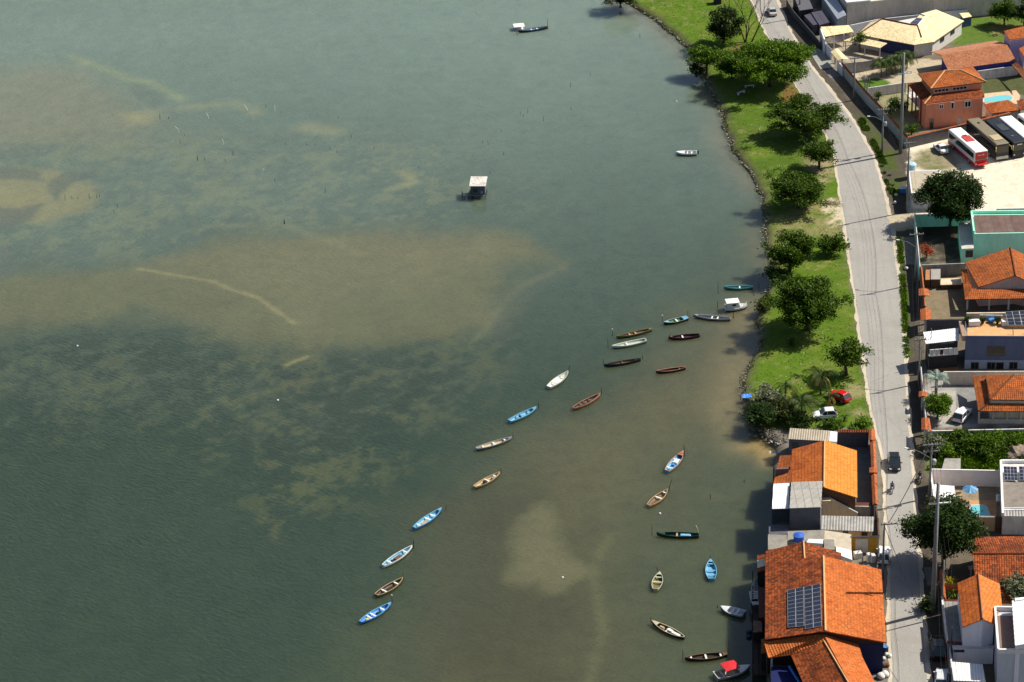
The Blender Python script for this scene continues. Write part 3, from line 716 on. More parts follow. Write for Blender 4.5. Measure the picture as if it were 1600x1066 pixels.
def palm(name, label, px, py, h, fl, nf, leaf, seed, k=None, cat='palm', group=None, droop=1.0, trunk_r=.14, dry=0, base_h=0, wd=.34):
    """pixel = crown heart at height h"""
    if k: px, py = k(px, py)
    p = L(px, py, h); rnd = random.Random(seed); t = thing(name, label, cat, (p.x, p.y, LZ), 0, group)
    mb = MB(); mb.tube([(0, 0, -.2), (rnd.uniform(-.15, .15), 0, h * .5), (0, 0, h)], trunk_r * 1.3, 8, trunk_r); mb.build('trunk', M_palebark, t, smooth=True)
    vs = []; fs = []; vd = []; fd = []
    for i in range(nf):
        a = 2 * math.pi * i / nf * 2.618 + rnd.uniform(-.2, .2); el = rnd.uniform(.15, 1.15); L_ = fl * rnd.uniform(.8, 1.1); isdry = i < dry
        if isdry: el = -.2
        pts = []; z = h; r = 0; e = el
        for s in range(9):
            pts.append(Vector((math.cos(a) * r, math.sin(a) * r, z))); st = L_ / 8; r += math.cos(e) * st; z += math.sin(e) * st; e -= droop * .24
        V_, F_ = (vd, fd) if isdry else (vs, fs)
        for s in range(1, 9):
            d = (pts[s] - pts[s - 1]).normalized(); side = d.cross(Vector((0, 0, 1))).normalized()
            for q in range(3):
                base = pts[s - 1].lerp(pts[s], q / 3); wdt = fl * wd * math.sin(math.pi * min(1, (s + q / 3) / 9.3)) ** .6
                for sg in (-1, 1):
                    tip = base + (side * sg * .8 + d * .55 - Vector((0, 0, .38 + rnd.uniform(0, .25)))).normalized() * wdt
                    b2 = base + d * (L_ / 8 * .26); n = len(V_); V_ += [base, b2, tip.lerp(b2, .15), tip]; F_.append((n, n + 1, n + 2, n + 3))
    meshnp('crown', np.array([tuple(v) for v in vs]), np.array(fs), LEAF[leaf], t)
    if vd: meshnp('dry_fronds', np.array([tuple(v) for v in vd]), np.array(fd), LEAF['dry'], t)
    return t
def baretree(label, px, py, h, seed, group=None):
    p = L(px, py, 0); rnd = random.Random(seed); t = thing('bare_tree', label, 'tree', (p.x, p.y, LZ), 0, group); mb = MB()
    def br(a, d, ln, r, lev):
        mid = a + d * ln * .5 + Vector((rnd.uniform(-.1, .1), rnd.uniform(-.1, .1), 0)) * ln; b = a + d * ln
        mb.tube([a, mid, b], r, 6 if lev < 2 else 4, r * .55)
        if lev < 4:
            for i in range(3 if lev < 3 else 2):
                dd = (d + Vector((rnd.uniform(-.75, .75), rnd.uniform(-.75, .75), rnd.uniform(-.05, .5)))).normalized(); br(b if i else mid, dd, ln * rnd.uniform(.5, .72), r * .5, lev + 1)
    for i in range(4): br(Vector((rnd.uniform(-.9, .9), rnd.uniform(-.4, .4), -.2)), Vector((-.35 + .25 * i, rnd.uniform(-.1, .2), 1)).normalized(), h * .5, .17, 0)
    mb.build('trunk', plain('reddish_bark', (.10, .055, .04), var=.3), t, smooth=True); return t

# ------------------------------------------------------------------ builders: boats and stakes
M_hullshade = plain('hull_shade_black', (.012, .014, .016), var=.2)  # black for the shade painted along the lower hulls
def sstep(a, b, x): x = min(1, max(0, (x - a) / (b - a))); return x * x * (3 - 2 * x)
def paint(name, rgb, var=.18): return plain(name, rgb, var=var, rough=.55, scale=2.5)
def boat(name, label, stern, bow, B=1.25, hull=None, inner=None, rim=None, seats=(.3, .6), seatm=None, ts=.35, group='canoes moored on the lagoon', cat='canoe', deck=0.0, deckm=None, sdeck=0.0, fb=.42, rise=.22, cargo=None):
    a = G(*stern, fb); b = G(*bow, fb); d = b - a; Ln = Vector((d.x, d.y, 0)).length; rz = math.atan2(d.y, d.x)
    t = thing(name, label, cat, ((a.x + b.x) / 2, (a.y + b.y) / 2, 0), rz, group)
    hull = hull or M_white; inner = inner or hull; rim = rim or hull; seatm = seatm or rim
    N = 22
    def hw(s):
        if s > .45: u = (s - .45) / .55; return B / 2 * max(.02, (1 - u ** 2.1))
        u = (.45 - s) / .45; return B / 2 * (1 - (1 - ts) * u ** 2)
    def gz(s): return fb + rise * max(0, (s - .5) / .5) ** 2 + rise * .45 * max(0, (.35 - s) / .35) ** 2
    X_ = lambda s: (s - .5) * Ln
    outer = []; inn = []
    for i in range(N + 1):
        s = i / N; w_ = hw(s); z = gz(s); kz = -.12 + .30 * max(0, (s - .82) / .18) ** 2; x = X_(s)
        outer.append([(x, -w_, z), (x, -w_ * .93, z * .45), (x, -w_ * .66, kz + .05), (x, 0, kz), (x, w_ * .66, kz + .05), (x, w_ * .93, z * .45), (x, w_, z)])
        wi = max(.012, w_ - .05); fz = max(kz + .10, .02) + .02
        xi = X_(min(max(s, .012), .985))
        inn.append([(xi, -wi, z - .004), (xi, -wi * .90, fz + .12), (xi, -wi * .62, fz), (xi, 0, fz - .01), (xi, wi * .62, fz), (xi, wi * .90, fz + .12), (xi, wi, z - .004)])
    mb = MB().loft(outer, cap=False, closed=False); mb.add(outer[0], [tuple(range(6, -1, -1))]); ho = mb.build('hull', hull, t, smooth=False)
    mi = MB().loft([r[::-1] for r in inn], cap=False, closed=False); mi.add(inn[0], [tuple(range(7))]); mi.build('inner_planking', inner, t)
    g = MB()
    for sg in (0, 6):
        rings = []
        for i in range(N + 1):
            o, n_ = Vector(outer[i][sg]), Vector(inn[i][sg]); o2 = o + (o - n_).normalized() * .015; n2 = n_ + (n_ - o).normalized() * .015; z = Vector((0, 0, .035))
            rings.append([o2 - z * .5, n2 - z * .5, n2 + z, o2 + z])
        g.loft(rings)
    s0 = outer[0]; g.box((X_(0) + .03, 0, s0[0][2] - .02), (.07, hw(0) * 2, .05)); g.build('gunwale', rim, t)
    for s in seats:
        MB().box((X_(s), 0, gz(s) - .13), (.24, hw(s) * 2 - .10, .04)).build('thwart', seatm, t)
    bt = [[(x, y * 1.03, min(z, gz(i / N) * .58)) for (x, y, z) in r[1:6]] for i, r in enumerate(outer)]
    MB().loft(bt, cap=False, closed=False).build('hull_shade', M_hullshade, t)  # dark band painted on the lower hull for its shaded side and reflection
    def mkdeck(s0_, s1_, m):
        q = MB(); n = 6; rings = []
        for i in range(n + 1):
            s = s0_ + (s1_ - s0_) * i / n; w_ = max(.01, hw(s) - .03); z = gz(s) + .012; x = X_(min(s, .99)); rings.append([(x, -w_, z), (x, 0, z + .05), (x, w_, z), (x, 0, z - .05)])
        q.loft(rings); q.build('deck', m, t)
    if deck: mkdeck(1 - deck, 1, deckm or rim)
    if sdeck: mkdeck(.01, sdeck, deckm or rim)
    if cargo:
        for (nm, s, y, dx, dy, dz, m, z0) in cargo:
            q = MB().box((X_(s), y, z0), (dx, dy, dz), 0, .85).build(nm, m, t, bev=.03)
    return t, X_, hw, gz, Ln
def stake(name, label, px, py, h=1.0, lean=(0, 0), r=.055, mat=None, group=None, white=False, cat='stake'):
    """pixel = where the stake enters the water"""
    p = G(px, py, 0); t = MB(); rnd = random.Random(int(px * 7 + py * 13))
    t.tube([(0, 0, -.6), (lean[0] * .4 + rnd.uniform(-.02, .02), lean[1] * .4, h * .5), (lean[0], lean[1], h)], r, 6, r * .7)
    o = t.build(name, mat or (M_pstake if white else M_dkwood), None, smooth=True); o.location = (p.x, p.y, 0); o.rotation_euler = (0, 0, rnd.uniform(0, .3))
    tag(o, label, cat, group); return o
M_pstake = plain('white_plastic_pipe', (.75, .75, .75), var=.1)

# ------------------------------------------------------------------ builders: vehicles
M_rim = plain('wheel_rim_metal', (.45, .45, .46), rough=.4, metal=.5)
M_lamp = plain('lamp_glass', (.75, .75, .72), rough=.15, var=.05, spec=.6)
M_tail = plain('tail_lamp_red', (.45, .02, .02), rough=.2, var=.05)
def carpaint(n, c): return plain(n, c, rough=.18, var=.04, spec=.7)
M_cglass = plain('car_window_glass', (.022, .032, .036), rough=.06, var=.05, spec=.9)
def wheel(par, x, y, r, wd=.2):
    s = 1 if y > 0 else -1; rings = []
    for yy, rr in ((-wd / 2, r * .9), (-wd / 2 + .03, r), (wd / 2 - .03, r), (wd / 2, r * .9)):
        rings.append([(x + rr * math.cos(2 * math.pi * k / 16), y + yy, r + rr * math.sin(2 * math.pi * k / 16)) for k in range(16)])
    o = MB().loft(rings).build('wheel', M_black, par); rg = []
    for yy, rr in ((0, r * .62), (.012, r * .55)):
        rg.append([(x + rr * math.cos(2 * math.pi * k / 12), y + s * (wd / 2 + yy), r + rr * math.sin(2 * math.pi * k / 12)) for k in range(12)])
    MB().loft(rg).build('rim', M_rim, o)
def car(name, label, pos, ang, paintm, Ln=4.2, W=1.75, Hh=1.5, cat='car', group=None, hatch=True, sunroof=False):
    """pos = world XY, ang = heading of the bonnet"""
    t = thing(name, label, cat, (pos.x, pos.y, LZ + .05), ang, group); h = Ln / 2; w_ = W / 2
    def ring(x, w, zb, zt, sh): return [(x, -w * .86, zb), (x, -w, zb + .12), (x, -w, zt - sh), (x, -w * .86, zt), (x, w * .86, zt), (x, w, zt - sh), (x, w, zb + .12), (x, w * .86, zb)]
    bel = Hh * .60; hood = Hh * .55
    rear = bel * (.97 if hatch else .93)
    st = [(-h, w_ * .70, .38, rear * .80, .08), (-h + .12, w_ * .93, .24, rear, .1), (-h * .6, w_, .20, bel, .1), (0, w_, .20, bel, .1), (h * .38, w_, .20, bel * .99, .1), (h * .72, w_ * .97, .20, hood, .12), (h - .22, w_ * .86, .24, hood * .88, .14), (h, w_ * .60, .34, hood * .68, .1)]
    MB().loft([ring(*s) for s in st][::-1]).build('body', paintm, t, smooth=False, bev=.04)
    x0, x1, x2, x3 = (-h + .10 if hatch else -h * .62), (-h * .66 if hatch else -h * .42), h * .02, h * .42
    def cab(z0, z1, e, m, nm):
        a = (z0 - bel) / (Hh - bel); b = (z1 - bel) / (Hh - bel); q = MB(); rr = []
        for z, f in ((z0, a), (z1, b)):
            xa = x0 + (x1 - x0) * f; xb = x3 + (x2 - x3) * f; w2 = w_ * (.92 - .17 * f) + e; rr.append([(xa - e, -w2, z), (xb + e, -w2, z), (xb + e, w2, z), (xa - e, w2, z)])
        q.loft(rr); return q.build(nm, m, t)
    cab(bel - .03, Hh - .03, 0, M_cglass, 'windows'); 
    rb = MB(); f = .90; w2 = w_ * (.92 - .17 * f) + .02; xa = x0 + (x1 - x0) * f; xb = x3 + (x2 - x3) * f; z = Hh - .07
    rb.loft([[(xa - .03, -w2, z), (xb + .03, -w2, z), (xb + .03, w2, z), (xa - .03, w2, z)], [(xa + .08, -w2 + .1, z + .10), (xb - .12, -w2 + .1, z + .10), (xb - .12, w2 - .1, z + .10), (xa + .08, w2 - .1, z + .10)]])
    for (fx0, fx1) in ((x0, x1), (x3, x2), (-h * .16, -h * .12)):
        for sg in (-1, 1):
            q0 = Vector((fx0, sg * w_ * .925, bel - .02)); q1 = Vector((fx0 + (fx1 - fx0) * .92, sg * (w_ * .765), Hh - .05)); rb.tube([q0, q1], .032, 5)
    rb.build('roof', paintm, t, bev=.03)
    if sunroof: MB().box(((xa + xb) / 2 + .1, 0, Hh + .02), (1.1, w2 * 1.3, .02)).build('sunroof', M_glass, t)
    for sx in (-1, 1):
        for sg in (-1, 1): wheel(t, sx * h * .62, sg * (w_ - .07), .31)
    for sg in (-1, 1):
        MB().box((h - .10, sg * w_ * .66, hood * .62), (.16, .34, .14)).build('headlight', M_lamp, t)
        MB().box((-h + .05, sg * w_ * .74, rear * .68), (.12, .20, .22)).build('tail_light', M_tail, t)
        MB().box((h * .34, sg * (w_ + .10), bel - .04), (.14, .22, .14)).build('mirror', paintm, t)
    MB().box((h - .01, 0, .30), (.06, W * .5, .12)).build('grille', M_black, t)
    return t
def bus(label, nl, fl, h, roofm, sidem, lowm, rear=True, roofstuff=None, W=2.55, group='coaches parked in the sandy lot', Ln=None, facem=None, mirrors=False):
    """nl, fl: world points of the near and far ends of the left roof edge at height h"""
    a = Vector((nl.x, nl.y, 0)); b = Vector((fl.x, fl.y, 0)); d = (a - b); ln = Ln or d.length; u = d.normalized(); side = Vector((-u.y, u.x, 0))
    if side.x < 0: side = -side
    c = b + u * ln / 2 + side * W / 2; t = thing('coach', label, 'coach', (c.x, c.y, LZ + .02), math.atan2(u.y, u.x), group)
    hw_, hl = W / 2, ln / 2
    def shell(z0, z1, e, m, nm, x0=-hl, x1=hl, bev=.0):
        return MB().box(((x0 + x1) / 2, 0, z0), (x1 - x0 + 2 * e, W + 2 * e, z1 - z0)).build(nm, m, t, bev=bev)
    shell(.38, h - .16, 0, sidem, 'body', bev=.06); shell(.36, 1.05, .012, lowm, 'lower_panel', bev=.03)
    shell(1.75, 2.75, .015, M_glass, 'window_band', -hl + .35, hl - .5)
    q = MB(); q.loft([[(-hl, -hw_, h - .2), (hl, -hw_, h - .2), (hl, hw_, h - .2), (-hl, hw_, h - .2)], [(-hl, -hw_, h - .1), (hl, -hw_, h - .1), (hl, hw_, h - .1), (-hl, hw_, h - .1)], [(-hl + .12, -hw_ + .16, h), (hl - .2, -hw_ + .16, h), (hl - .2, hw_ - .16, h), (-hl + .12, hw_ - .16, h)]]); q.build('roof', roofm, t, bev=.04)
    fm = facem or lowm
    MB().box((hl + .01, 0, .40), (.06, W - .1, 1.15)).build('end_panel', fm, t); MB().box((hl + .012, 0, 1.62), (.05, W - .25, h - 2.1)).build('windscreen', M_glass, t)
    MB().box((-hl - .01, 0, .40), (.05, W - .1, 2.4)).build('end_panel', fm, t)
    for x in (-hl * .62, hl * .58):
        for sg in (-1, 1): wheel(t, x, sg * (hw_ - .12), .5, .3)
    for sg in (-1, 1): MB().box((hl + .04, sg * (hw_ - .3), .75), (.06, .3, .18)).build('headlight', M_lamp, t)
    for (x, y, dx, dy, dz, m, nm) in (roofstuff or []): MB().box((x * ln, y, h - .01), (dx, dy, dz)).build(nm, m, t, bev=.03)
    if mirrors:
        for sg in (-1, 1): MB().tube([(hl - .1, sg * hw_, h - .5), (hl + .5, sg * (hw_ + .25), h - .6), (hl + .55, sg * (hw_ + .3), h - 1.2)], .07, 6).build('mirror', plain('yellow_mirror', (.6, .45, .12)), t)
    return t, ln

# ------------------------------------------------------------------ builders: people
SKIN = plain('skin', (.22, .11, .07), rough=.6, var=.1); HAIR = plain('dark_hair', (.012, .01, .009)); DENIM = plain('dark_trousers', (.03, .035, .055))
def person(label, pos, ang, J, shirt, cat='person', trousers=None):
    """J: joint positions in local metres, x forward"""
    t = thing('person', label, cat, tuple(pos), ang)
    names = ['pelvis', 'chest', 'neck', 'head', 'headtop'] + [a + s for a in ('sh', 'el', 'ha', 'fi', 'hip', 'kn', 'an', 'to') for s in ('L', 'R')]
    rad = {'pelvis': .15, 'chest': .16, 'neck': .06, 'head': .10, 'headtop': .085, 'sh': .065, 'el': .045, 'ha': .04, 'fi': .022, 'hip': .10, 'kn': .065, 'an': .045, 'to': .035}
    E = [('pelvis', 'chest'), ('chest', 'neck'), ('neck', 'head'), ('head', 'headtop')]
    for s in 'LR': E += [('chest', 'sh' + s), ('sh' + s, 'el' + s), ('el' + s, 'ha' + s), ('ha' + s, 'fi' + s), ('pelvis', 'hip' + s), ('hip' + s, 'kn' + s), ('kn' + s, 'an' + s), ('an' + s, 'to' + s)]
    def skinned(nm, nodes, edges, grow, mat):
        idx = {n: i for i, n in enumerate(nodes)}; me = bpy.data.meshes.new(nm)
        me.from_pydata([J[n] for n in nodes], [(idx[a], idx[b]) for a, b in edges], []); me.materials.append(mat)
        o = bpy.data.objects.new(nm, me); col.objects.link(o); o.parent = t
        o.modifiers.new('skin', 'SKIN'); 
        for i, n in enumerate(nodes):
            r = rad.get(n, rad.get(n[:-1], .05)) + grow; me.skin_vertices[0].data[i].radius = (r, r)
        me.skin_vertices[0].data[0].use_root = True
        s = o.modifiers.new('sub', 'SUBSURF'); s.levels = 1; s.render_levels = 1; return o
    skinned('body', names, E, 0, SKIN)
    sn = ['pelvis', 'chest', 'neck'] + [a + s for a in ('sh', 'el') for s in 'LR']
    skinned('shirt', sn, [('pelvis', 'chest'), ('chest', 'neck')] + [(a, b + s) if i == 0 else (a + s, b + s) for s in 'LR' for i, (a, b) in enumerate((('chest', 'sh'), ('sh', 'el')))], .022, shirt)
    tn = ['pelvis'] + [a + s for a in ('hip', 'kn', 'an') for s in 'LR']
    skinned('trousers', tn, [(a if i == 0 else a + s, b + s) for s in 'LR' for i, (a, b) in enumerate((('pelvis', 'hip'), ('hip', 'kn'), ('kn', 'an')))], .018, trousers or DENIM)
    hx, hy, hz = J['head']; MB().lathe((hx - .015, hy, hz + .0), [(.05, .0), (.112, .03), (.115, .08), (.085, .14), (.02, .17)], 12).build('hair', HAIR, t, smooth=True)
    return t
def stand(sw=.12, arm=.15):
    J = dict(pelvis=(0, 0, .95), chest=(0, 0, 1.28), neck=(0, 0, 1.47), head=(.01, 0, 1.58), headtop=(.0, 0, 1.68))
    for s, g in (('L', 1), ('R', -1)):
        J.update({'sh' + s: (0, g * .19, 1.40), 'el' + s: (-.02 + g * arm * .5, g * .25, 1.12), 'ha' + s: (.08 + g * arm, g * .25, .88), 'fi' + s: (.10 + g * arm, g * .25, .79), 'hip' + s: (0, g * .10, .88), 'kn' + s: (g * sw + .03, g * .11, .48), 'an' + s: (g * sw * 1.8 - .03, g * .11, .08), 'to' + s: (g * sw * 1.8 + .13, g * .12, .04)})
    return J
def riding():
    J = dict(pelvis=(-.25, 0, .85), chest=(-.12, 0, 1.18), neck=(-.06, 0, 1.36), head=(-.03, 0, 1.48), headtop=(-.03, 0, 1.58))
    for s, g in (('L', 1), ('R', -1)):
        J.update({'sh' + s: (-.10, g * .19, 1.29), 'el' + s: (.12, g * .30, 1.08), 'ha' + s: (.38, g * .30, 1.04), 'fi' + s: (.44, g * .27, 1.02), 'hip' + s: (-.22, g * .12, .82), 'kn' + s: (.18, g * .24, .68), 'an' + s: (-.02, g * .22, .30), 'to' + s: (.13, g * .24, .25)})
    return J
def motorbike(label, pos, ang):
    t = thing('motorcycle', label, 'motorcycle', tuple(pos), ang, None)
    for x in (-.62, .66):
        rg = []
        for k in range(20):
            a = 2 * math.pi * k / 20; c = Vector((x + .26 * math.cos(a), 0, .30 + .26 * math.sin(a))); n = Vector((math.cos(a), 0, math.sin(a)))
            rg.append([c + n * .045 * math.cos(b) + Vector((0, .05 * math.sin(b), 0)) for b in [2 * math.pi * j / 6 for j in range(6)]])
        q = MB().loft(rg + [rg[0]], cap=False); wo_ = q.build('wheel', M_black, t)
        MB().tube([(x, -.03, .30), (x, .03, .30)], .17, 12).build('rim', M_rim, wo_)
    MB().tube([(.66, 0, .30), (.50, 0, .72), (.40, 0, .98)], .05, 6).tube([(.40, -.36, 1.0), (.42, 0, 1.0), (.40, .36, 1.0)], .022, 6).build('handlebar', M_rim, t)
    MB().tube([(.42, 0, .80), (.05, 0, .62), (-.35, 0, .66), (-.62, 0, .34)], .06, 6).build('frame', M_black, t)
    MB().loft([[(x, y * s, z) for y, z in ((-.13, .66), (-.15, .78), (-.08, .88), (.08, .88), (.15, .78), (.13, .66))] for x, s in ((.36, .6), (.2, 1), (-.08, .8))]).build('fuel_tank', carpaint('dark_red_paint', (.05, .01, .015)), t, smooth=True)
    MB().loft([[(x, y * s, z) for y, z in ((-.12, .74), (-.12, .82), (.12, .82), (.12, .74))] for x, s in ((-.06, .7), (-.3, 1.1), (-.75, .8))]).build('seat', M_black, t)
    MB().box((-.12, 0, .30), (.36, .26, .30)).build('engine', M_rim, t); MB().box((.52, 0, .78), (.10, .18, .16)).build('headlight', M_lamp, t)
    MB().box((-.80, 0, .62), (.16, .2, .06)).build('tail_light', M_tail, t)
    return t

# ------------------------------------------------------------------ builders: poles and cables
def pole(label, px, py, h, r=.16, arms=((1.0, 0, 1.0),), lamp=None, group='utility poles along the street', cat='utility pole', fat=False, drum=False, arm_dir=(1, .05), steps=False):
    p = L(px, py, 0); t = thing('utility_pole', label, cat, (p.x, p.y, LZ), 0, group)
    MB().tube([(0, 0, -.3), (0, 0, h)], r * 1.35, 8, r * .8).build('shaft', M_post, t, smooth=True)
    ad = Vector((*arm_dir, 0)).normalized()
    for (fr, off, hl) in arms:
        z = h * fr - .25; o = MB(); c = Vector((0, -.12, z)) + ad * off
        s = ad * hl; nn = Vector((-ad.y, ad.x, 0)) * .08; up = Vector((0, 0, .16)); q = [c - s - nn, c + s - nn, c + s + nn, c - s + nn]
        o.add(q + [v + up for v in q], [(3, 2, 1, 0), (4, 5, 6, 7), (0, 1, 5, 4), (1, 2, 6, 5), (2, 3, 7, 6), (3, 0, 4, 7)]); ob_ = o.build('crossarm', M_white if fat else M_post, t)
        for g in (-.9, -.35, .35, .9):
            e = c + ad * hl * g; MB().lathe((e.x, e.y, z + .16), [(.03, 0), (.06, .05), (.04, .1), (.07, .16), (.03, .24)], 8).build('insulator', M_rim, ob_)
    if drum: MB().lathe((.45, -.1, h * .62), [(.02, 0), (.28, .02), (.30, .5), (.28, .78), (.05, .85)], 12).build('transformer', plain('transformer_grey', (.45, .47, .5)), t, smooth=True)
    if lamp:
        (dx, dy) = lamp; z = h * .78; MB().tube([(0, 0, z - .5), (dx * .5, dy * .5, z + .25), (dx, dy, z + .45)], .05, 6).build('lamp_arm', M_post, t)
        MB().box((dx * 1.08, dy * 1.08, z + .36), (.55, .25, .12), math.atan2(dy, dx)).build('lamp_head', M_white, t, bev=.03)
    if steps:
        q = MB()
        for i in range(12): q.box((.0, -.16, h * (.55 + .035 * i)), (.55, .05, .05))
        q.build('step_irons', M_post, t)
    return t, Vector((p.x, p.y, LZ))
def cable(label, pts, sag=.5, r=.03, group='overhead cables along the street'):
    mb = MB(); P = []
    for a, b in zip(pts[:-1], pts[1:]):
        for k in range(8): f = k / 8; q = Vector(a).lerp(Vector(b), f); q.z -= sag * 4 * f * (1 - f); P.append(q)
    P.append(Vector(pts[-1])); mb.tube([p - P[0] for p in P], r, 4); o = mb.build('overhead_cable', M_cable, None); o.location = P[0]; tag(o, label, 'cable', group); return o
# ================================================================== BOATS
b_ = lambda n, rgb: paint(n, C(rgb))
sky_b, azure, navy = paint('sky_blue_paint', (.13, .35, .52)), paint('azure_paint', (.06, .24, .62)), paint('navy_paint', (.012, .02, .045))
white_p, cream, greyp = paint('boat_white', (.66, .68, .66)), paint('boat_cream', (.46, .40, .27)), paint('boat_grey', (.26, .27, .29))
teal, green_p, dkgreen = paint('teal_paint', (.09, .30, .32)), paint('leaf_green_paint', (.03, .15, .05)), paint('bottle_green_paint', (.010, .04, .025))
olive, maroon, salmon = paint('olive_paint', (.16, .13, .04)), paint('maroon_paint', (.045, .014, .018)), paint('salmon_paint', (.38, .17, .11))
brown_p, tanp, dkbrown = paint('brown_boat_wood', (.13, .075, .04)), paint('tan_boat_wood', (.40, .29, .16)), paint('dark_boat_wood', (.035, .022, .016))
palegreen, redc = paint('pale_green_paint', (.42, .47, .38)), paint('red_canvas', (.55, .02, .03))
blackp, orange_p = paint('black_paint', (.015, .015, .018)), paint('orange_boat_paint', (.55, .20, .10))
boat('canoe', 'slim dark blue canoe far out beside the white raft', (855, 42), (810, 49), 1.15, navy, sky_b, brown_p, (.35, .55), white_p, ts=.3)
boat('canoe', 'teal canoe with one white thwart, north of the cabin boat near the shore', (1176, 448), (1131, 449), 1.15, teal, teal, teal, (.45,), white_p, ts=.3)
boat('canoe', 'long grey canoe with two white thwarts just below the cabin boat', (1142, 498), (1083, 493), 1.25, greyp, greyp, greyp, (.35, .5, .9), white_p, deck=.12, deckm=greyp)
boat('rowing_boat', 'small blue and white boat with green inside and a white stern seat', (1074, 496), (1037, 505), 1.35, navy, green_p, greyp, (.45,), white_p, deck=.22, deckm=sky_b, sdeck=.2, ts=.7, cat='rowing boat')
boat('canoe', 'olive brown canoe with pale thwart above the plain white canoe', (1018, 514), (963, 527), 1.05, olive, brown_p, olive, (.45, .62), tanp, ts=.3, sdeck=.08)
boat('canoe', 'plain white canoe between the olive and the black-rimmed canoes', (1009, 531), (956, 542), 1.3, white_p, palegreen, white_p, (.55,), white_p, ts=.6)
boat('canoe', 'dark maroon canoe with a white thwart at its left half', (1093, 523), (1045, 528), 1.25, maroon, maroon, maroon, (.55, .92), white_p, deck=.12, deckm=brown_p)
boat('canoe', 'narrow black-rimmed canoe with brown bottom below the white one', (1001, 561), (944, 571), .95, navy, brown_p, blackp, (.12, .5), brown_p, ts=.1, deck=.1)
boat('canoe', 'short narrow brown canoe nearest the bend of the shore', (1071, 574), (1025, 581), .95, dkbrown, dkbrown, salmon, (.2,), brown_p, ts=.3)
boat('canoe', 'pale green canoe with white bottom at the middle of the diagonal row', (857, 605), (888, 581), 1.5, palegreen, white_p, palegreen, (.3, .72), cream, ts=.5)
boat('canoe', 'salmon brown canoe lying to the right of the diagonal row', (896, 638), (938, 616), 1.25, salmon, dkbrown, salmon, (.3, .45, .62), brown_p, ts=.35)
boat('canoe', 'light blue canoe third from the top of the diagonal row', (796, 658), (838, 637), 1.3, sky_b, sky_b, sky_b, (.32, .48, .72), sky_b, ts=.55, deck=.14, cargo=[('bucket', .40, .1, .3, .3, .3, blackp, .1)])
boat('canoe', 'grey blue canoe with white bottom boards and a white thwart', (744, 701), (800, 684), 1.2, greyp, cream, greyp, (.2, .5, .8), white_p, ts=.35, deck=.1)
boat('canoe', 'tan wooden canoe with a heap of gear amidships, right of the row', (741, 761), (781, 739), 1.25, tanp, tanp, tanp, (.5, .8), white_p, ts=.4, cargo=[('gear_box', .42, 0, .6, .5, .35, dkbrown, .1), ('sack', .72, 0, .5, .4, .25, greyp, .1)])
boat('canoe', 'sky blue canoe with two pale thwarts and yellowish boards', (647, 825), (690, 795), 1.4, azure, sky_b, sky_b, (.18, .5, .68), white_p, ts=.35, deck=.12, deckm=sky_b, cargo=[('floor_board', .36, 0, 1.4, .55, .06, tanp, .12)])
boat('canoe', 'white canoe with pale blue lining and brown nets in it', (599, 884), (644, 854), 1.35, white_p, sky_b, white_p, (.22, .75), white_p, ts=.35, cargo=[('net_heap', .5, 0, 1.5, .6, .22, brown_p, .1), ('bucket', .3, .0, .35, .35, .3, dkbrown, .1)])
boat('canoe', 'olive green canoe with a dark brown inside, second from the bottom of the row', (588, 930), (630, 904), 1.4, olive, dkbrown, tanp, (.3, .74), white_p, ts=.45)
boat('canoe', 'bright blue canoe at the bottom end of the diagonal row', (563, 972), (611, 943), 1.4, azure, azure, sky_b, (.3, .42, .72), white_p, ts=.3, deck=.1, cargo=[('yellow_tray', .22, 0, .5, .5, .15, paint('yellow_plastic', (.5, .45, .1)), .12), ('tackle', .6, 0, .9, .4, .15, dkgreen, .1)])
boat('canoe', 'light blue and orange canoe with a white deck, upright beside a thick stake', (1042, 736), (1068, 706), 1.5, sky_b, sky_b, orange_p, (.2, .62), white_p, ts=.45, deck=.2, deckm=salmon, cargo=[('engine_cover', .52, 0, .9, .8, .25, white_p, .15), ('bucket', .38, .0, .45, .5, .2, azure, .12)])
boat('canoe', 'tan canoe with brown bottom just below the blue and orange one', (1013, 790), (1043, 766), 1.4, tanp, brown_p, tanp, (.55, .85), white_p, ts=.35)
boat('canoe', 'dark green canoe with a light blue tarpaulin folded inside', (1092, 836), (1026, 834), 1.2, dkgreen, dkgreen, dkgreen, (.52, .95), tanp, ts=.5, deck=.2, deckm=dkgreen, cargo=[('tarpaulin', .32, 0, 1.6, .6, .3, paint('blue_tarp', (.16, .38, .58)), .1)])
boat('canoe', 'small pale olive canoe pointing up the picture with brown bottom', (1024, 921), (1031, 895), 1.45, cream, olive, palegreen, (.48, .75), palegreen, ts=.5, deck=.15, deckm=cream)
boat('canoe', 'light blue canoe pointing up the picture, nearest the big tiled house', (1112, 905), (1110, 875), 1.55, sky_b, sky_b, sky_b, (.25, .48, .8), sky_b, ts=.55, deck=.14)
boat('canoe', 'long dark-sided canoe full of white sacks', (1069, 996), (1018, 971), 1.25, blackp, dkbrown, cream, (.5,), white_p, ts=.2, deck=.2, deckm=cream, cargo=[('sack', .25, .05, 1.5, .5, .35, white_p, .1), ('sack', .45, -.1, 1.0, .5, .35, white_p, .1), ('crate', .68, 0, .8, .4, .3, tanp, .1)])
boat('canoe', 'long black canoe with brown rim and pale thwarts in the house shadow', (1136, 1022), (1070, 1029), 1.3, blackp, dkbrown, brown_p, (.15, .5, .85), white_p, ts=.3, sdeck=.1, deckm=brown_p)
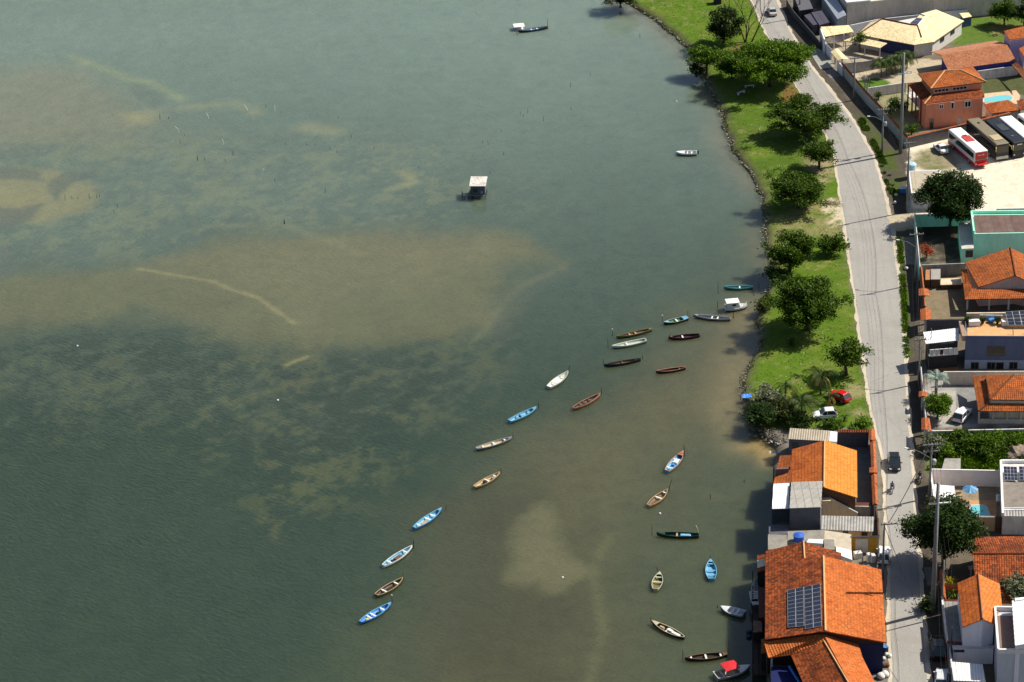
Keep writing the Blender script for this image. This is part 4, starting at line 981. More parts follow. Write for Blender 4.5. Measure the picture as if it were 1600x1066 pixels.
# other craft
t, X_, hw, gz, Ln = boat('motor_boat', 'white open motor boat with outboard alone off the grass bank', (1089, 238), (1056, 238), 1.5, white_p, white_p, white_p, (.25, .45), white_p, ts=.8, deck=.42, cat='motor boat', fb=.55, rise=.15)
MB().box((X_(0) - .2, 0, .2), (.3, .3, .7)).build('outboard_engine', blackp, t, bev=.05)
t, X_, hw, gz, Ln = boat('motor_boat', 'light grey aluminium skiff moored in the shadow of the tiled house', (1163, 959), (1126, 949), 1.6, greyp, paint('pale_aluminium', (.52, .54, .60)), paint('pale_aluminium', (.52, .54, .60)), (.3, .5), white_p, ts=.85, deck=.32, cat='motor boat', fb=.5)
MB().box((X_(0) + .1, .0, .3), (.3, .6, .4)).build('outboard_engine', greyp, t, bev=.05)
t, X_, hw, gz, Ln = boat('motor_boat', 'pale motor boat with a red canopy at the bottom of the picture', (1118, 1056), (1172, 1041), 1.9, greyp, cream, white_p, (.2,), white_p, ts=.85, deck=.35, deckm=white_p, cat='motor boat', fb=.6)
q = MB(); rg = [[(X_(.22 + .4 * i / 5), y * .95, 1.55 + .12 * math.cos(y * 1.4) - .03 * abs(i - 2.5)) for y in (-1, -.5, 0, .5, 1)] for i in range(6)]
q.loft(rg, cap=False, closed=False); cc = q.build('canopy', redc, t); cc.modifiers.new('solid', 'SOLIDIFY').thickness = .04
q = MB()
for s in (.24, .6):
    for y in (-.85, .85): q.tube([(X_(s), y, .5), (X_(s), y, 1.55)], .025, 5)
q.build('canopy_frame', M_rim, t)
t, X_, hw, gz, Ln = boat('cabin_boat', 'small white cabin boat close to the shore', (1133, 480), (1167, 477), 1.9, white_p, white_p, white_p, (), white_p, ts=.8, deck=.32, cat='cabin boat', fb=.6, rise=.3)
MB().box((X_(.33), 0, .35), (1.9, 1.45, 1.25), 0, .94).build('cabin', M_white, t); MB().box((X_(.33), 0, 1.58), (2.2, 1.75, .09)).build('cabin_roof', M_white, t, bev=.03)
q = MB()
for sg in (-1, 1): q.box((X_(.33) + .2, sg * .715, 1.0), (.6, .05, .35))
q.box((X_(.33) + .93, 0, 1.0), (.05, .9, .35)); q.build('cabin_window', M_glass, t)
q = MB()
for s in (.7, .82, .94):
    for sg in (-1, 1): q.tube([(X_(s), sg * hw(s) * .9, .7), (X_(s), sg * hw(s) * .9, 1.15)], .02, 5)
q.tube([(X_(.7), .9 * hw(.7), 1.15), (X_(.94), .9 * hw(.94), 1.15), (X_(.99), 0, 1.2), (X_(.94), -.9 * hw(.94), 1.15), (X_(.7), -.9 * hw(.7), 1.15)], .02, 5); q.build('rail', M_rim, t)
# white raft
p = G(811, 46); t = thing('raft', 'small white covered raft beside the far dark blue canoe', 'raft', (p.x, p.y, 0), .1)
MB().box((0, 0, .0), (2.1, 1.9, .18)).build('platform', M_offw, t); q = MB()
for x in (-.9, .9):
    for y in (-.8, .8): q.box((x, y, .15), (.08, .08, .75))
q.build('post', M_dkwood, t); MB().box((0, 0, .88), (2.3, 2.2, .07)).build('roof', M_white, t)
# fishing hut on stilts
p = G(748, 308); t = thing('fishing_hut', 'small plank hut on stilts with a white corrugated roof, alone in the lagoon', 'hut', (p.x, p.y, 0), -.12)
M_hutwall = plain('blue_grey_planks', (.09, .105, .13), var=.4, streak=True)
MB().box((0, .6, .75), (2.6, 2.6, 1.9)).build('wall', M_hutwall, t); fl = MB().box((-.3, .5, .62), (3.0, 3.0, .13)); fl.build('platform', plain('grey_planks', (.16, .15, .13)), t)
q = MB(); q.prism([(-1.55, -.95, 2.62), (1.55, -.95, 2.62), (1.55, 2.1, 3.2), (-1.55, 2.1, 3.2)], .05); q.build('roof', corrug('white_corrugated_roof', (.75, .73, .70), (.30, .20, .13), .25, stain=.9), t)
for x in (-1.8, -1.0, .2, 1.3):
    for y in (-1.0, .6, 2.0): MB().tube([(x, y, -.7), (x, y, .7)], .07, 6).build('stilt', M_dkwood, t)
MB().box((-.45, -.72, 1.25), (.75, .06, .7)).build('window', M_glass, t); MB().box((.7, -.73, 1.0), (.4, .06, .5)).build('shutter', M_grey, t)
q = MB().tube([(-2.9, -.9, -.5), (-2.9, -.9, 1.6)], .07, 6).tube([(-2.9, -.9, 1.1), (-1.6, -.9, 1.1)], .04, 5).tube([(-2.5, -1.4, -.5), (-2.5, -1.4, .8)], .06, 6); q.build('landing_post', M_dkwood, t)
# mooring stakes, each beside its boat
for (x, y, h, s, wh, ln) in [
    (808, 55, 1.6, 'dark stake at the bow of the far dark blue canoe', 0, 0), (856, 46, 2.4, 'tall thin stake at the stern of the far dark blue canoe', 0, 0),
    (1122, 459, 2.2, 'dark stake left of the teal canoe', 0, 0), (1121, 481, 1.2, 'short dark stake left of the cabin boat', 0, 0), (1178, 462, 1.6, 'thin stake at the right end of the teal canoe', 0, 0),
    (1186, 450, 1.0, 'thin short stake nearest the bank by the teal canoe', 0, 0), (1146, 497, 1.6, 'stake at the right end of the long grey canoe', 0, 0), (1035, 506, 1.5, 'white-topped stake left of the green-lined boat', 0, 0),
    (1075, 493, 1.2, 'thin stake behind the green-lined boat', 0, 0), (957, 525, 1.2, 'white-topped stake left of the olive canoe', 0, 0), (950, 544, 1.7, 'dark stake left of the plain white canoe', 0, 0),
    (1043, 533, 1.3, 'leaning stick at the bow of the maroon canoe', 0, .5), (943, 571, 1.2, 'stake at the left tip of the black-rimmed canoe', 0, 0), (1004, 561, .9, 'stake at the right tip of the black-rimmed canoe', 0, 0),
    (888, 581, 1.2, 'dark stake at the tip of the pale green canoe', 0, .3), (940, 617, 1.4, 'dark stake at the tip of the salmon canoe', 0, 0), (842, 638, 1.2, 'dark stake at the tip of the light blue canoe third in the row', 0, 0),
    (802, 687, 1.4, 'dark stake at the tip of the grey blue canoe', 0, 0), (783, 740, 1.0, 'dark stake at the tip of the tan canoe with gear', 0, 0), (696, 797, .9, 'leaning stick beside the tip of the sky blue canoe', 0, .3),
    (646, 856, 1.3, 'thick stake at the tip of the white canoe with nets', 0, .1), (631, 906, 1.1, 'dark stake at the tip of the olive green canoe', 0, 0), (613, 943, 1.3, 'white-topped stake at the tip of the bright blue canoe', 0, 0),
    (1069, 713, 2.0, 'thick black stake at the tip of the blue and orange canoe', 0, 0), (1044, 768, 2.0, 'long leaning stake at the tip of the tan canoe below', 0, .6), (1110, 780, .9, 'lone short black stake between the canoes and the water-edge house', 0, 0),
    (1163, 754, .6, 'lone stub of a stake nearest the water-edge house', 0, 0), (1019, 836, 1.7, 'black stake left of the dark green canoe', 0, 0), (1092, 832, 1.2, 'white stick at the stern of the dark green canoe', 1, -.4),
    (1029, 893, .9, 'curved stick at the tip of the pale olive canoe', 0, -.4), (1110, 874, .6, 'stub at the tip of the light blue canoe near the tiled house', 0, 0), (1017, 973, .9, 'stub at the left tip of the canoe with white sacks', 0, 0),
    (1067, 1031, 1.6, 'black stake at the left tip of the long black canoe', 0, 0), (1139, 1020, 2.3, 'tall thin stake at the stern of the long black canoe', 0, 0), (1121, 950, .5, 'stub beside the bow of the grey skiff', 0, 0)]:
    stake('mooring_stake', s, x, y, h, (ln, 0), r=.075 if 'thick' in s else .05, group='mooring stakes beside the boats', white=bool(wh))
    if 'white-topped' in s:
        o = bpy.context.scene.objects[-1]; MB().lathe((0, 0, h - .05), [(.05, 0), (.10, .08), (.05, .22)], 8).build('float', M_white, o)
# stakes of the fish traps, far out
for grp, lab, pts in [
    ('stakes by the left sand patch', '%s from the left in the short stake row beside the left sand patch', [(101.6, 313), (113, 311), (122, 312), (140, 311), (151.5, 310), (156, 308)]),
    ('twin stubs in the upper left', 'thick dark stub, %s of the side-by-side pair in the upper left', [(250, 186), (264, 186)]),
    ('stakes on the weedy flats', 'thin dark stake scattered on the weedy flats, %s from the left there', [(178, 332), (184, 324), (281.6, 225), (289, 213), (320, 251), (363, 243), (366, 243), (353, 253), (430, 284), (508, 302), (447, 228), (479.5, 228), (492, 228), (439, 177), (416, 169), (528, 186), (549, 215), (516, 236), (526.6, 239), (584, 234), (655, 263)]),
    ('stakes north of the hut', 'thin dark stake in the loose line beyond the fishing hut, %s from the left', [(753.8, 224), (762.8, 227), (783, 207), (787.3, 243), (766, 271), (813.8, 180), (817.5, 182.5), (824.5, 177), (849, 190), (891.5, 136), (892.4, 172), (922.5, 119), (999.7, 59)])]:
    rr = random.Random(len(pts))
    pts = sorted(pts); ORD = 'first second third fourth fifth sixth seventh eighth ninth tenth eleventh twelfth thirteenth fourteenth fifteenth sixteenth seventeenth eighteenth nineteenth twentieth twenty-first twenty-second'.split()
    for i_, (x, y) in enumerate(pts): stake('stake', lab % ORD[i_], x, y, rr.uniform(.5, 1.2), (rr.uniform(-.12, .12), 0), r=.07 if 'thick' in lab else rr.uniform(.03, .05), group=grp)
stake('stake', 'thick black stake with a perched bird shape alone below the weedy flats', 444.6, 350, 1.0, r=.11); stake('stake', 'thick black stake between the thin ones on the weedy flats', 309, 251, 1.1, r=.10)
for x, y, s, l in ((408, 274, 'leaning white pipe beside a dark stub on the flats', (.6, 0)), (327, 186, 'leaning white pipe right of the twin stubs', (-.4, 0)), (281, 206, 'slanting white pipe below the twin stubs', (-.8, 0)), (388, 173, 'slanting white pipe farthest up on the flats', (-.7, 0)), (430, 175, 'upright white-topped pipe in the upper flats', (0, 0)), (350, 226, 'leaning white pipe in the middle of the flats', (-.2, 0))):
    stake('white_pipe', s, x, y, 1.3, l, r=.035, white=True, group='white pipes among the stakes')
for x, y, s in ((121, 541, 'small white float in the dark water at the left'), (434, 626, 'small white float over the weed bed'), (879, 903, 'small white float over the pale sand patch'), (1057, 159, 'small white float off the wooded bank'), (1031, 803, 'small white float below the tan canoe')):
    p = G(x, y); o = MB().lathe((0, 0, -.06), [(.03, 0), (.17, .06), (.19, .14), (.10, .25), (.02, .28)], 10).build('float', M_white, None, smooth=True); o.location = p; tag(o, s, 'float', 'small white floats')
for x, y, s in ((1170.5, 989, 'upper dark drum floating by the house wall'), (1170.5, 996.5, 'lower dark drum floating by the house wall')):
    p = G(x, y); o = MB().lathe((0, 0, -.1), [(.1, 0), (.38, .05), (.38, .35), (.3, .42), (.05, .44)], 12).build('drum', navy, None, smooth=True); o.location = p; tag(o, s, 'drum', 'dark drums floating by the house')

# ================================================================== TREES ON THE BANK
TG = 'trees on the grass bank'
tree('almond_tree', 'dark tree at the far end of the bank, cut by the top edge', 969, -4, 4.4, 2.2, 2.0, 'dark', 1, group=TG, dens=22)
tree('almond_tree', 'dark dense tree behind the bright green one near the top', 1131, 44, 3.9, 4.4, 3.3, 'dark', 2, group=TG, nl=18, dens=44)
baretree('leafless reddish tree beside the top of the road', 1168, 66, 12, 3)
tree('almond_tree', 'light green tree at the water edge in front of the dark one', 1104, 92, 3.9, 2.2, 2.9, 'bright', 4, group=TG, dens=32)
tree('almond_tree', 'largest spreading tree, reaching over the road edge near the top', 1203, 101, 9.2, 3.3, 4.6, 'bright', 5, group=TG, nl=30, dens=30, sx=1.0)
tree('almond_tree', 'dark green filling tree between the water-edge tree and the largest tree', 1143, 104, 3.6, 2.2, 2.6, 'mid', 6, group=TG, dens=32)
tree('almond_tree', 'spreading tree below the largest one, its branches toward the road', 1259, 184, 7.0, 3.0, 3.8, 'mid', 7, group=TG, nl=22, dens=30)
tree('almond_tree', 'compact dark tree beside the road below the spreading tree', 1280, 241, 3.8, 3.0, 2.9, 'mid', 8, group=TG, dens=34)
tree('almond_tree', 'open layered tree above the bare sandy patch', 1248, 299, 5.6, 3.0, 3.2, 'mid', 9, group=TG, nl=20, dens=26)
tree('almond_tree', 'bushy tree at the water edge with a small palm behind it', 1234, 397, 4.3, 3.6, 3.2, 'mid', 10, group=TG, nl=18, dens=32)
tree('almond_tree', 'low round shrub-like tree near the road, right of the bushy tree', 1299, 383, 2.8, 1.6, 1.7, 'mid', 11, group=TG, nl=10, dens=34)
tree('almond_tree', 'big rounded tree over the water edge by the cabin boat', 1262, 477, 6.2, 4.4, 4.5, 'mid', 12, group=TG, nl=28, dens=30)
tree('almond_tree', 'upright dark tree by the road above the palms', 1323, 560, 3.4, 3.2, 3.0, 'mid', 13, group=TG, nl=14, dens=34)
PG = 'coconut palms on the bank'
palm('coconut_palm', 'coconut palm with yellowing lower fronds behind the red car', 1283, 588, 3.2, 3.4, 16, 'palm', 1, group=PG, dry=4)
palm('coconut_palm', 'dark coconut palm just left of the white hatchback', 1252, 632, 2.8, 3.3, 16, 'palm', 2, group=PG, dry=1)
palm('coconut_palm', 'small ragged palm on the left of the palm clump', 1228, 604, 2.2, 2.4, 13, 'palm', 3, group=PG, dry=3)
palm('coconut_palm', 'low palm between the red and the white car', 1297, 620, 1.4, 2.0, 12, 'palm', 4, group=PG, dry=5)
palm('coconut_palm', 'tiny young palm on the grass right of the white hatchback', 1319, 652, .7, 1.1, 10, 'palm', 5, group=PG)
palm('coconut_palm', 'dark young palm in front of the white hatchback', 1287, 660, .7, 1.3, 10, 'palm', 6, group=PG)
palm('coconut_palm', 'small palm sticking up behind the bushy water-edge tree', 1222, 363, 3.0, 1.6, 12, 'palm', 7, group=PG)
SG = 'shrubs at the water edge'
tree('shrub', 'grey green flowering shrub at the water edge left of the palms', 1200, 622, 2.9, 1.7, 1.6, 'grey', 21, 'shrub', SG, nl=12, dens=36, size=.34)
tree('shrub', 'dark shrub at the water edge by the rubble', 1188, 652, 2.7, 1.5, 1.4, 'dark', 22, 'shrub', SG, nl=12, dens=36, size=.36)
tree('shrub', 'olive shrub between the flowering shrub and the dark palm', 1222, 642, 2.5, 1.5, 1.4, 'olive', 23, 'shrub', SG, nl=10, dens=34, size=.36)
tree('shrub', 'dark shrub below the dark palm', 1246, 658, 2.2, 1.0, 1.0, 'dark', 24, 'shrub', SG, nl=8, dens=34, size=.34)
tree('shrub', 'low shrub along the tiled wall behind the corrugated roof', 1300, 664, 1.6, .6, .6, 'mid', 25, 'shrub', SG, nl=7, dens=36, size=.3)
tree('shrub', 'low bright shrub by the wall corner near the road', 1345, 663, 1.6, .6, .6, 'bright', 26, 'shrub', SG, nl=7, dens=36, size=.3)
tree('shrub', 'tiny dark bush in the middle of the lower grass', 1237, 535, .9, .6, .6, 'mid', 27, 'shrub', SG, nl=5, dens=40, size=.3)
tree('shrub', 'olive shrub on the bank under the big rounded tree', 1194, 478, 1.8, .9, .7, 'olive', 28, 'shrub', SG, nl=7, dens=36, size=.34)
tree('shrub', 'dark shrub on the bank under the bushy tree with the palm', 1212, 430, 2.0, 1.2, 1.0, 'dark', 29, 'shrub', SG, nl=8, dens=36, size=.34)
tree('shrub', 'dark hanging shrub at the water edge below the light green tree', 1088, 112, 2.0, 1.0, .9, 'dark', 30, 'shrub', SG, nl=8, dens=36, size=.34)

# grass tufts, stones and litter: nobody could count them
rng = np.random.default_rng(5)
def scatter_tufts(name, poly, n, size, leaf, z=0.0, seed=0, dx=.0, up=1.0):
    r = np.random.default_rng(seed); P = np.array(GW(poly, LZ)); lo, hi = P.min(0), P.max(0); pts = r.uniform(lo, hi, (n * 6, 2))
    m = polymask(pts[:, 0], pts[:, 1], [tuple(p) for p in P], .05) > .5; pts = pts[m]
    d = fbm(pts[:, 0] / 2.2, pts[:, 1] / 2.2, seed + 5); pts = pts[d > .45][:n]; n = len(pts); k = 3
    c = np.repeat(np.column_stack([pts, np.full(n, LZ + z)]), k, 0); c[:, :2] += r.normal(0, size * .5, (len(c), 2)); n = len(c)
    a = r.normal(0, 1, (n, 3)); a[:, 2] = 0; a /= np.linalg.norm(a, axis=1)[:, None]; h = size * r.uniform(.6, 1.5, n)[:, None]
    t = np.zeros((n, 3)); t[:, 2] = 1; t[:, :2] = r.normal(0, .5, (n, 2)); w_ = size * .28
    v = np.stack([c - a * w_, c + a * w_, c + a * w_ * .5 + t * h * up, c - a * w_ * .5 + t * h * up], 1).reshape(-1, 3)
    o = meshnp(name, v, np.arange(n * 4).reshape(-1, 4), LEAF[leaf]); tag(o, kind='stuff'); return o
tag(scatter_tufts('grass_tufts', park, 7000, .11, 'bright', 0, 3), 'tufts of longer green grass over the bank', 'grass')
bankpoly = [(x + dx, y) for x, y in SH[3:36] for dx in (0,)] + [(x + 10, y) for x, y in SH[35:2:-1]]
tag(scatter_tufts('bank_weeds', bankpoly, 2200, .20, 'olive', -.15, 4), 'olive weeds along the edge of the bank', 'weeds')
tag(scatter_tufts('verge_grass', [(1400, 372), (1410, 372), (1415, 440), (1420, 560), (1413, 560), (1406, 440)], 2200, .22, 'bright', 0, 6), 'strip of tall grass between road and pavement', 'grass')
tag(scatter_tufts('verge_grass', [(1338, 185), (1350, 185), (1385, 255), (1402, 312), (1388, 300), (1370, 240)], 2200, .20, 'mid', 0, 7), 'strip of grass on the curve of the road', 'grass')
def stones(name, label, pts, n, spread, s0, s1, mat, seed, z=0.25):
    r = random.Random(seed); mb = MB(); seg = list(zip(pts[:-1], pts[1:]))
    ico = bmesh.new(); bmesh.ops.create_icosphere(ico, subdivisions=1, radius=1); IV = [v.co.copy() for v in ico.verts]; IF = [tuple(v.index for v in f.verts) for f in ico.faces]; ico.free()
    for i in range(n):
        (a, b) = r.choice(seg); f = r.random(); x = a[0] + (b[0] - a[0]) * f + r.gauss(0, spread); y = a[1] + (b[1] - a[1]) * f + r.gauss(0, spread * .4); s = r.uniform(s0, s1)
        c = Vector((x, y, z + r.uniform(-.1, .15))); q = Vector((s * r.uniform(.7, 1.3), s * r.uniform(.7, 1.3), s * r.uniform(.45, .8)))
        mb.add([c + Vector((v.x * q.x, v.y * q.y, v.z * q.z)) * r.uniform(.8, 1.15) for v in IV], IF)
    o = mb.build(name, mat); tag(o, label, 'stones', kind='stuff'); return o
M_stone = plain('pale_shore_stone', (.33, .29, .22), var=.5, scale=3); M_dstone = plain('dark_shore_stone', (.08, .07, .06), var=.4, scale=3)
shw = [(p[0] + .9, p[1]) for p in SW]
stones('shore_stones', 'pale stones lining the foot of the grass bank', shw[1:15], 600, .45, .08, .24, M_stone, 1, .35)
stones('shore_stones', 'pale stones lining the middle of the bank', shw[14:24], 260, .45, .08, .22, M_stone, 2, .35)
stones('shore_stones', 'small pale stones along the lower bank', shw[24:36], 220, .4, .06, .18, M_stone, 3, .35)
stones('shore_stones', 'dark stones between water and grass', shw[1:36], 160, .35, .07, .18, M_dstone, 4, .05)
stones('rubble', 'dark rubble heaped on the shore beside the corrugated-roof house', [(p[0] + 1, p[1]) for p in GW([(1176, 672), (1192, 682), (1212, 690), (1228, 690)], .6)], 260, 1.1, .08, .28, M_dstone, 5, .75)
stones('rubble', 'pale lumps of rubble among the dark ones on the shore', [(p[0] + 1, p[1]) for p in GW([(1176, 676), (1192, 686), (1212, 694), (1228, 692)], .6)], 60, 1.2, .06, .20, M_stone, 6, .85)
pk = GW([(1075, 20), (1160, 160), (1210, 230), (1240, 300), (1260, 350), (1290, 420), (1260, 560), (1240, 600), (1300, 645)], LZ)
stones('litter', 'small white scraps of litter over the grass', pk, 150, 2.2, .03, .09, M_white, 7, LZ + .08)
stones('stones_by_road', 'white stones along the grass edge of the road', [(p[0] - .6, p[1]) for p in GW(ROADL[8:19], LZ)], 130, .3, .03, .10, M_stone, 8, LZ + .05)
# small things on the bank
def tarp(name, label, px, py, w_, d, m, rz=0, cat='tarpaulin'):
    p = L(px, py); r = random.Random(int(px)); mb = MB(); n = 7; vs = []; fs = []
    for i in range(n):
        for j in range(n): vs.append(((i / (n - 1) - .5) * w_, (j / (n - 1) - .5) * d, .12 + r.uniform(0, .22)))
    for i in range(n - 1):
        for j in range(n - 1): fs.append((i * n + j, (i + 1) * n + j, (i + 1) * n + j + 1, i * n + j + 1))
    mb.add(vs, fs); o = mb.build(name, m); o.location = (p.x, p.y, LZ - .1); o.rotation_euler = (0, 0, rz); tag(o, label, cat); o.modifiers.new('solid', 'SOLIDIFY').thickness = .03; return o
tarp('tarpaulin', 'crumpled bright blue tarpaulin at the water edge', 1167, 620, 1.5, 1.2, paint('bright_blue_tarp', (.05, .22, .70)))
tarp('tarpaulin', 'pale sheet lying on the shore left of the orange roof', 1207, 708, 1.0, .7, M_offw)
def bench(label, px, py, rz):
    p = L(px, py); t = thing('bench', label, 'bench', (p.x, p.y, LZ), rz, 'concrete benches in the shade'); m = plain('bench_concrete', (.62, .64, .68))
    MB().box((0, 0, .42), (2.0, .5, .08)).build('seat', m, t)
    for s in (-.8, .8): MB().box((s, 0, 0), (.14, .42, .42)).build('leg', m, t)
bench('long pale bench in the shade of the largest tree', 1171, 137, .1); bench('short pale bench at the lower left of the long one', 1158, 147, .7)
p = L(1019, 5); t = thing('sign_post', 'thin white post on the grass near the top edge', 'post', (p.x, p.y, LZ)); MB().tube([(0, 0, 0), (0, 0, 1.6)], .05, 6).build('shaft', M_white, t)
p = L(1121, 5); t = thing('beach_hut', 'small dark blue booth cut by the top edge near the trees', 'booth', (p.x, p.y, LZ)); MB().box((0, 0, 0), (1.6, 1.4, 1.5)).build('wall', navy, t); MB().box((0, 0, 1.5), (2.0, 1.8, .1)).build('roof', M_dkgrey, t)
# dead branches near the sandy patch
p = L(1298, 320); t = MB(); r = random.Random(8)
for i in range(26): a = r.uniform(0, 3.14); l = r.uniform(.5, 1.4); x, y = r.gauss(0, .8), r.gauss(0, 1.0); t.tube([(x - math.cos(a) * l, y - math.sin(a) * l, r.uniform(.05, .4)), (x, y, r.uniform(.2, .5)), (x + math.cos(a) * l, y + math.sin(a) * l, r.uniform(.05, .4))], .03, 4)
o = t.build('dead_branches', M_palebark); o.location = (p.x, p.y, LZ); tag(o, 'heap of dead branches on pale sand beside the road', 'branches', kind='stuff')

# ================================================================== VEHICLES
def heading(a, b): d = L(*b) - L(*a); return math.atan2(d.y, d.x)
cw_ = carpaint('car_white', (.80, .80, .80))
car('car', 'white hatchback parked on the grass below the palms', L(1289, 653), heading((1305, 650), (1270, 652)), cw_, 3.7, 1.65, 1.5, group='parked cars', sunroof=False)
car('car', 'red car half hidden by palm fronds on the grass', L(1311, 624), heading((1318, 626), (1300, 618)), carpaint('car_red', (.50, .01, .015)), 3.9, 1.65, 1.45, group='parked cars')
car('car', 'black car driving down the middle of the road', L(1397, 728), heading((1395, 700), (1399, 745)), carpaint('car_black', (.012, .014, .016)), 4.2, 1.8, 1.5)
car('car', 'white car parked at the road edge by the yellow-walled workshop', L(1381, 872), heading((1380, 880), (1381, 860)), cw_, 4.0, 1.7, 1.5, group='parked cars')
car('car', 'pearl white car in the paved courtyard beside the round bush', L(1503, 653), heading((1494, 662), (1513, 640)), cw_, 4.3, 1.85, 1.5, group='parked cars')
car('car', 'white sedan on the dirt lot beside the red and white coach', L(1470, 236), heading((1478, 243), (1461, 228)), cw_, 4.1, 1.7, 1.4, group='parked cars', hatch=False)
car('car', 'pale silver car cut by the bottom edge at the right pavement', L(1471, 1066), heading((1470, 1076), (1472, 1050)), carpaint('car_silver', (.55, .58, .60)), 4.2, 1.75, 1.45, group='parked cars')
car('car', 'black van in shade on the pavement above the silver car', L(1465, 1018), heading((1466, 1032), (1463, 1000)), carpaint('car_black', (.012, .014, .016)), 4.8, 1.9, 1.9, cat='van', group='parked cars')
car('car', 'dusty white car parked beside the road near the top edge', L(1206, 22), heading((1212, 34), (1200, 8)), carpaint('car_dusty', (.42, .43, .42)), 4.2, 1.7, 1.4, group='parked cars', hatch=False)
kBus = K(1450, 170, 10.66)
Hb = 3.3
def bp(x, y): return L(*kBus(x, y), Hb)
roofw = plain('coach_white_roof', (.80, .80, .80), rough=.4, var=.06); redb = plain('coach_red', (.38, .015, .02), rough=.35, var=.12); tanb = plain('coach_tan_roof', (.20, .17, .115), rough=.5, var=.12); blk = plain('coach_black', (.018, .02, .024), rough=.3, var=.1); whb = plain('coach_white_side', (.62, .62, .64), rough=.4, var=.06)
hatchr = plain('faded_red_hatch', (.45, .06, .06), rough=.6)
t1, ln1 = bus('white-roofed coach with red end and red roof hatch, leftmost of the coaches', bp(785, 722), bp(340, 338), Hb, roofw, whb, redb, roofstuff=[(-.02, .1, 2.6, 1.7, .10, hatchr, 'roof_hatch'), (-.14, .1, .6, .8, .16, redb, 'roof_vent')], facem=redb)
u = (bp(785, 722) - bp(340, 338)); u.z = 0
MB().box((ln1 / 2 + .35, .2, .75), (.75, 2.1, .10)).build('boot_lid', plain('coach_red_lid', (.55, .03, .04), rough=.35), t1)
MB().box((ln1 / 2 + .03, 0, 1.8), (.06, 2.4, 1.25)).build('end_wall', redb, t1)
q = MB(); q.box((ln1 / 2 + .07, .35, 2.45), (.02, .35, .16)).box((ln1 / 2 + .07, -.35, 2.45), (.02, .7, .10)).build('lettering', M_offw, t1)
t2, _ = bus('black coach with a tan roof and a light front bumper, second from left', bp(1075, 560), bp(640, 190), Hb + .2, tanb, blk, blk, roofstuff=[(.28, 0, 2.4, 1.8, .14, plain('cream_ac', (.45, .37, .23)), 'air_conditioner'), (-.3, 0, .5, .4, .12, blk, 'roof_vent')], facem=blk, mirrors=True, Ln=ln1 * 1.12)
MB().box((ln1 * .56 + .06, 0, .42), (.12, 2.4, .6)).build('bumper', plain('pale_bumper', (.50, .50, .47)), t2, bev=.05)
t3, _ = bus('all-black coach in the middle of the row', bp(1390, 545), bp(950, 195), Hb, blk, blk, blk, roofstuff=[(-.12, .1, 3.0, 1.6, .12, plain('grey_roof_unit', (.05, .055, .06), rough=.35), 'air_conditioner'), (.25, 0, .6, .5, .1, M_dkgrey, 'roof_vent')], facem=blk, mirrors=True, Ln=ln1)
q = MB(); q.box((ln1 / 2 + .07, 0, 2.7), (.02, 1.0, .22)).build('lettering', M_offw, t3)
t4, _ = bus('plain white coach fourth from left, right of the black one', bp(1640, 520), bp(1185, 140), Hb, roofw, whb, whb, facem=whb, Ln=ln1)
t5, _ = bus('white coach at the right edge of the picture, mostly cut off', bp(1940, 420), bp(1490, 85), Hb, roofw, whb, blk, facem=whb, Ln=ln1)
# people and motorcycles
hd = heading((1394, 750), (1395, 775))
pz = L(1394, 768); pz.z = LZ + .04; motorbike('motorcycle ridden down the road behind the black car', pz, hd)
person('rider in a pale blue shirt on the motorcycle in the road', pz, hd, riding(), plain('pale_blue_shirt', (.30, .36, .62)))
pz2 = L(1437, 752); pz2.z = LZ + .04; motorbike('motorcycle parked in the wall shadow on the right pavement', pz2, hd + .1)
person('rider in dark clothes with a white cap on the pavement motorcycle', pz2, hd + .1, riding(), plain('dark_purple_shirt', (.05, .04, .09)))
person('person in a dark red top standing on the sand by the coaches', L(1501.5, 280), R(200), stand(), plain('dark_red_shirt', (.12, .02, .02)))
person('person in a white shirt walking on the sand toward the coaches', L(1518.5, 284), R(100), stand(.2), plain('white_shirt', (.60, .55, .60)), trousers=plain('grey_trousers', (.22, .20, .22)))
# ================================================================== BUILDINGS, LEFT OF THE ROAD
# --- house with two-tone roof and its annexes
M_corr = corrug('beige_corrugated', (.42, .36, .27), (.17, .13, .09), .35, stain=.5)
M_corrg = corrug('grey_corrugated', (.44, .42, .38), (.26, .24, .21), .16, stain=.5, seam=2.4)
M_corrl = corrug('ribbed_grey_sheets', (.36, .35, .33), (.10, .09, .08), .40, stain=.7)
M_corrw = corrug('white_sheets', (.78, .78, .78), (.60, .60, .60), .35, stain=.3)
M_fl = plain('grey_flat_roof', (.25, .235, .205), var=.35, scale=.6)
M_blueg = plain('blue_grey_plaster', (.16, .165, .20), var=.25)
h1 = house('shed', 'beige corrugated shed at the shore end of the walled yard', 'shed', kA, (450, 140))
roof(h1, kA, [[(272, 138, 3.0), (615, 157, 3.0), (622, 70, 3.35), (290, 47, 3.35)]], M_corr, .06)
roof(h1, kA, [[(615, 158, 3.03), (681, 162, 3.03), (685, 79, 3.36), (624, 72, 3.36)]], M_white, .06, 'white_sheet')
wl, Q = walls(h1, kA, [(272, 138, 2.95), (615, 157, 2.95), (622, 70, 3.2), (290, 47, 3.2)], M_blueg, .15, .08)
winpx(h1, kA, Q[0], Q[1], (305, 167, 362, 215), M_dkgrey)
wallrun('boundary_wall', 'grey wall with tiled coping at the back of the yard', kA, [(683, 78), (945, 78)], 2.5, M_dkgrey, M_cope, .2, cw=.12, group='walls around the two-tone house')
wallrun('boundary_wall', 'street wall capped with thick orange tiles beside the black car', kA, [(970, 62), (985, 250), (990, 440), (1002, 690)], 2.5, M_offw, M_cope, .25, cw=.28, ch=.1, group='walls around the two-tone house')
gateroof('tiled gate roof at the yard corner near the grass', kA, [(945, 145), (945, 62), (968, 145), (968, 60), (1000, 145), (998, 65)], (2.75, 3.05))
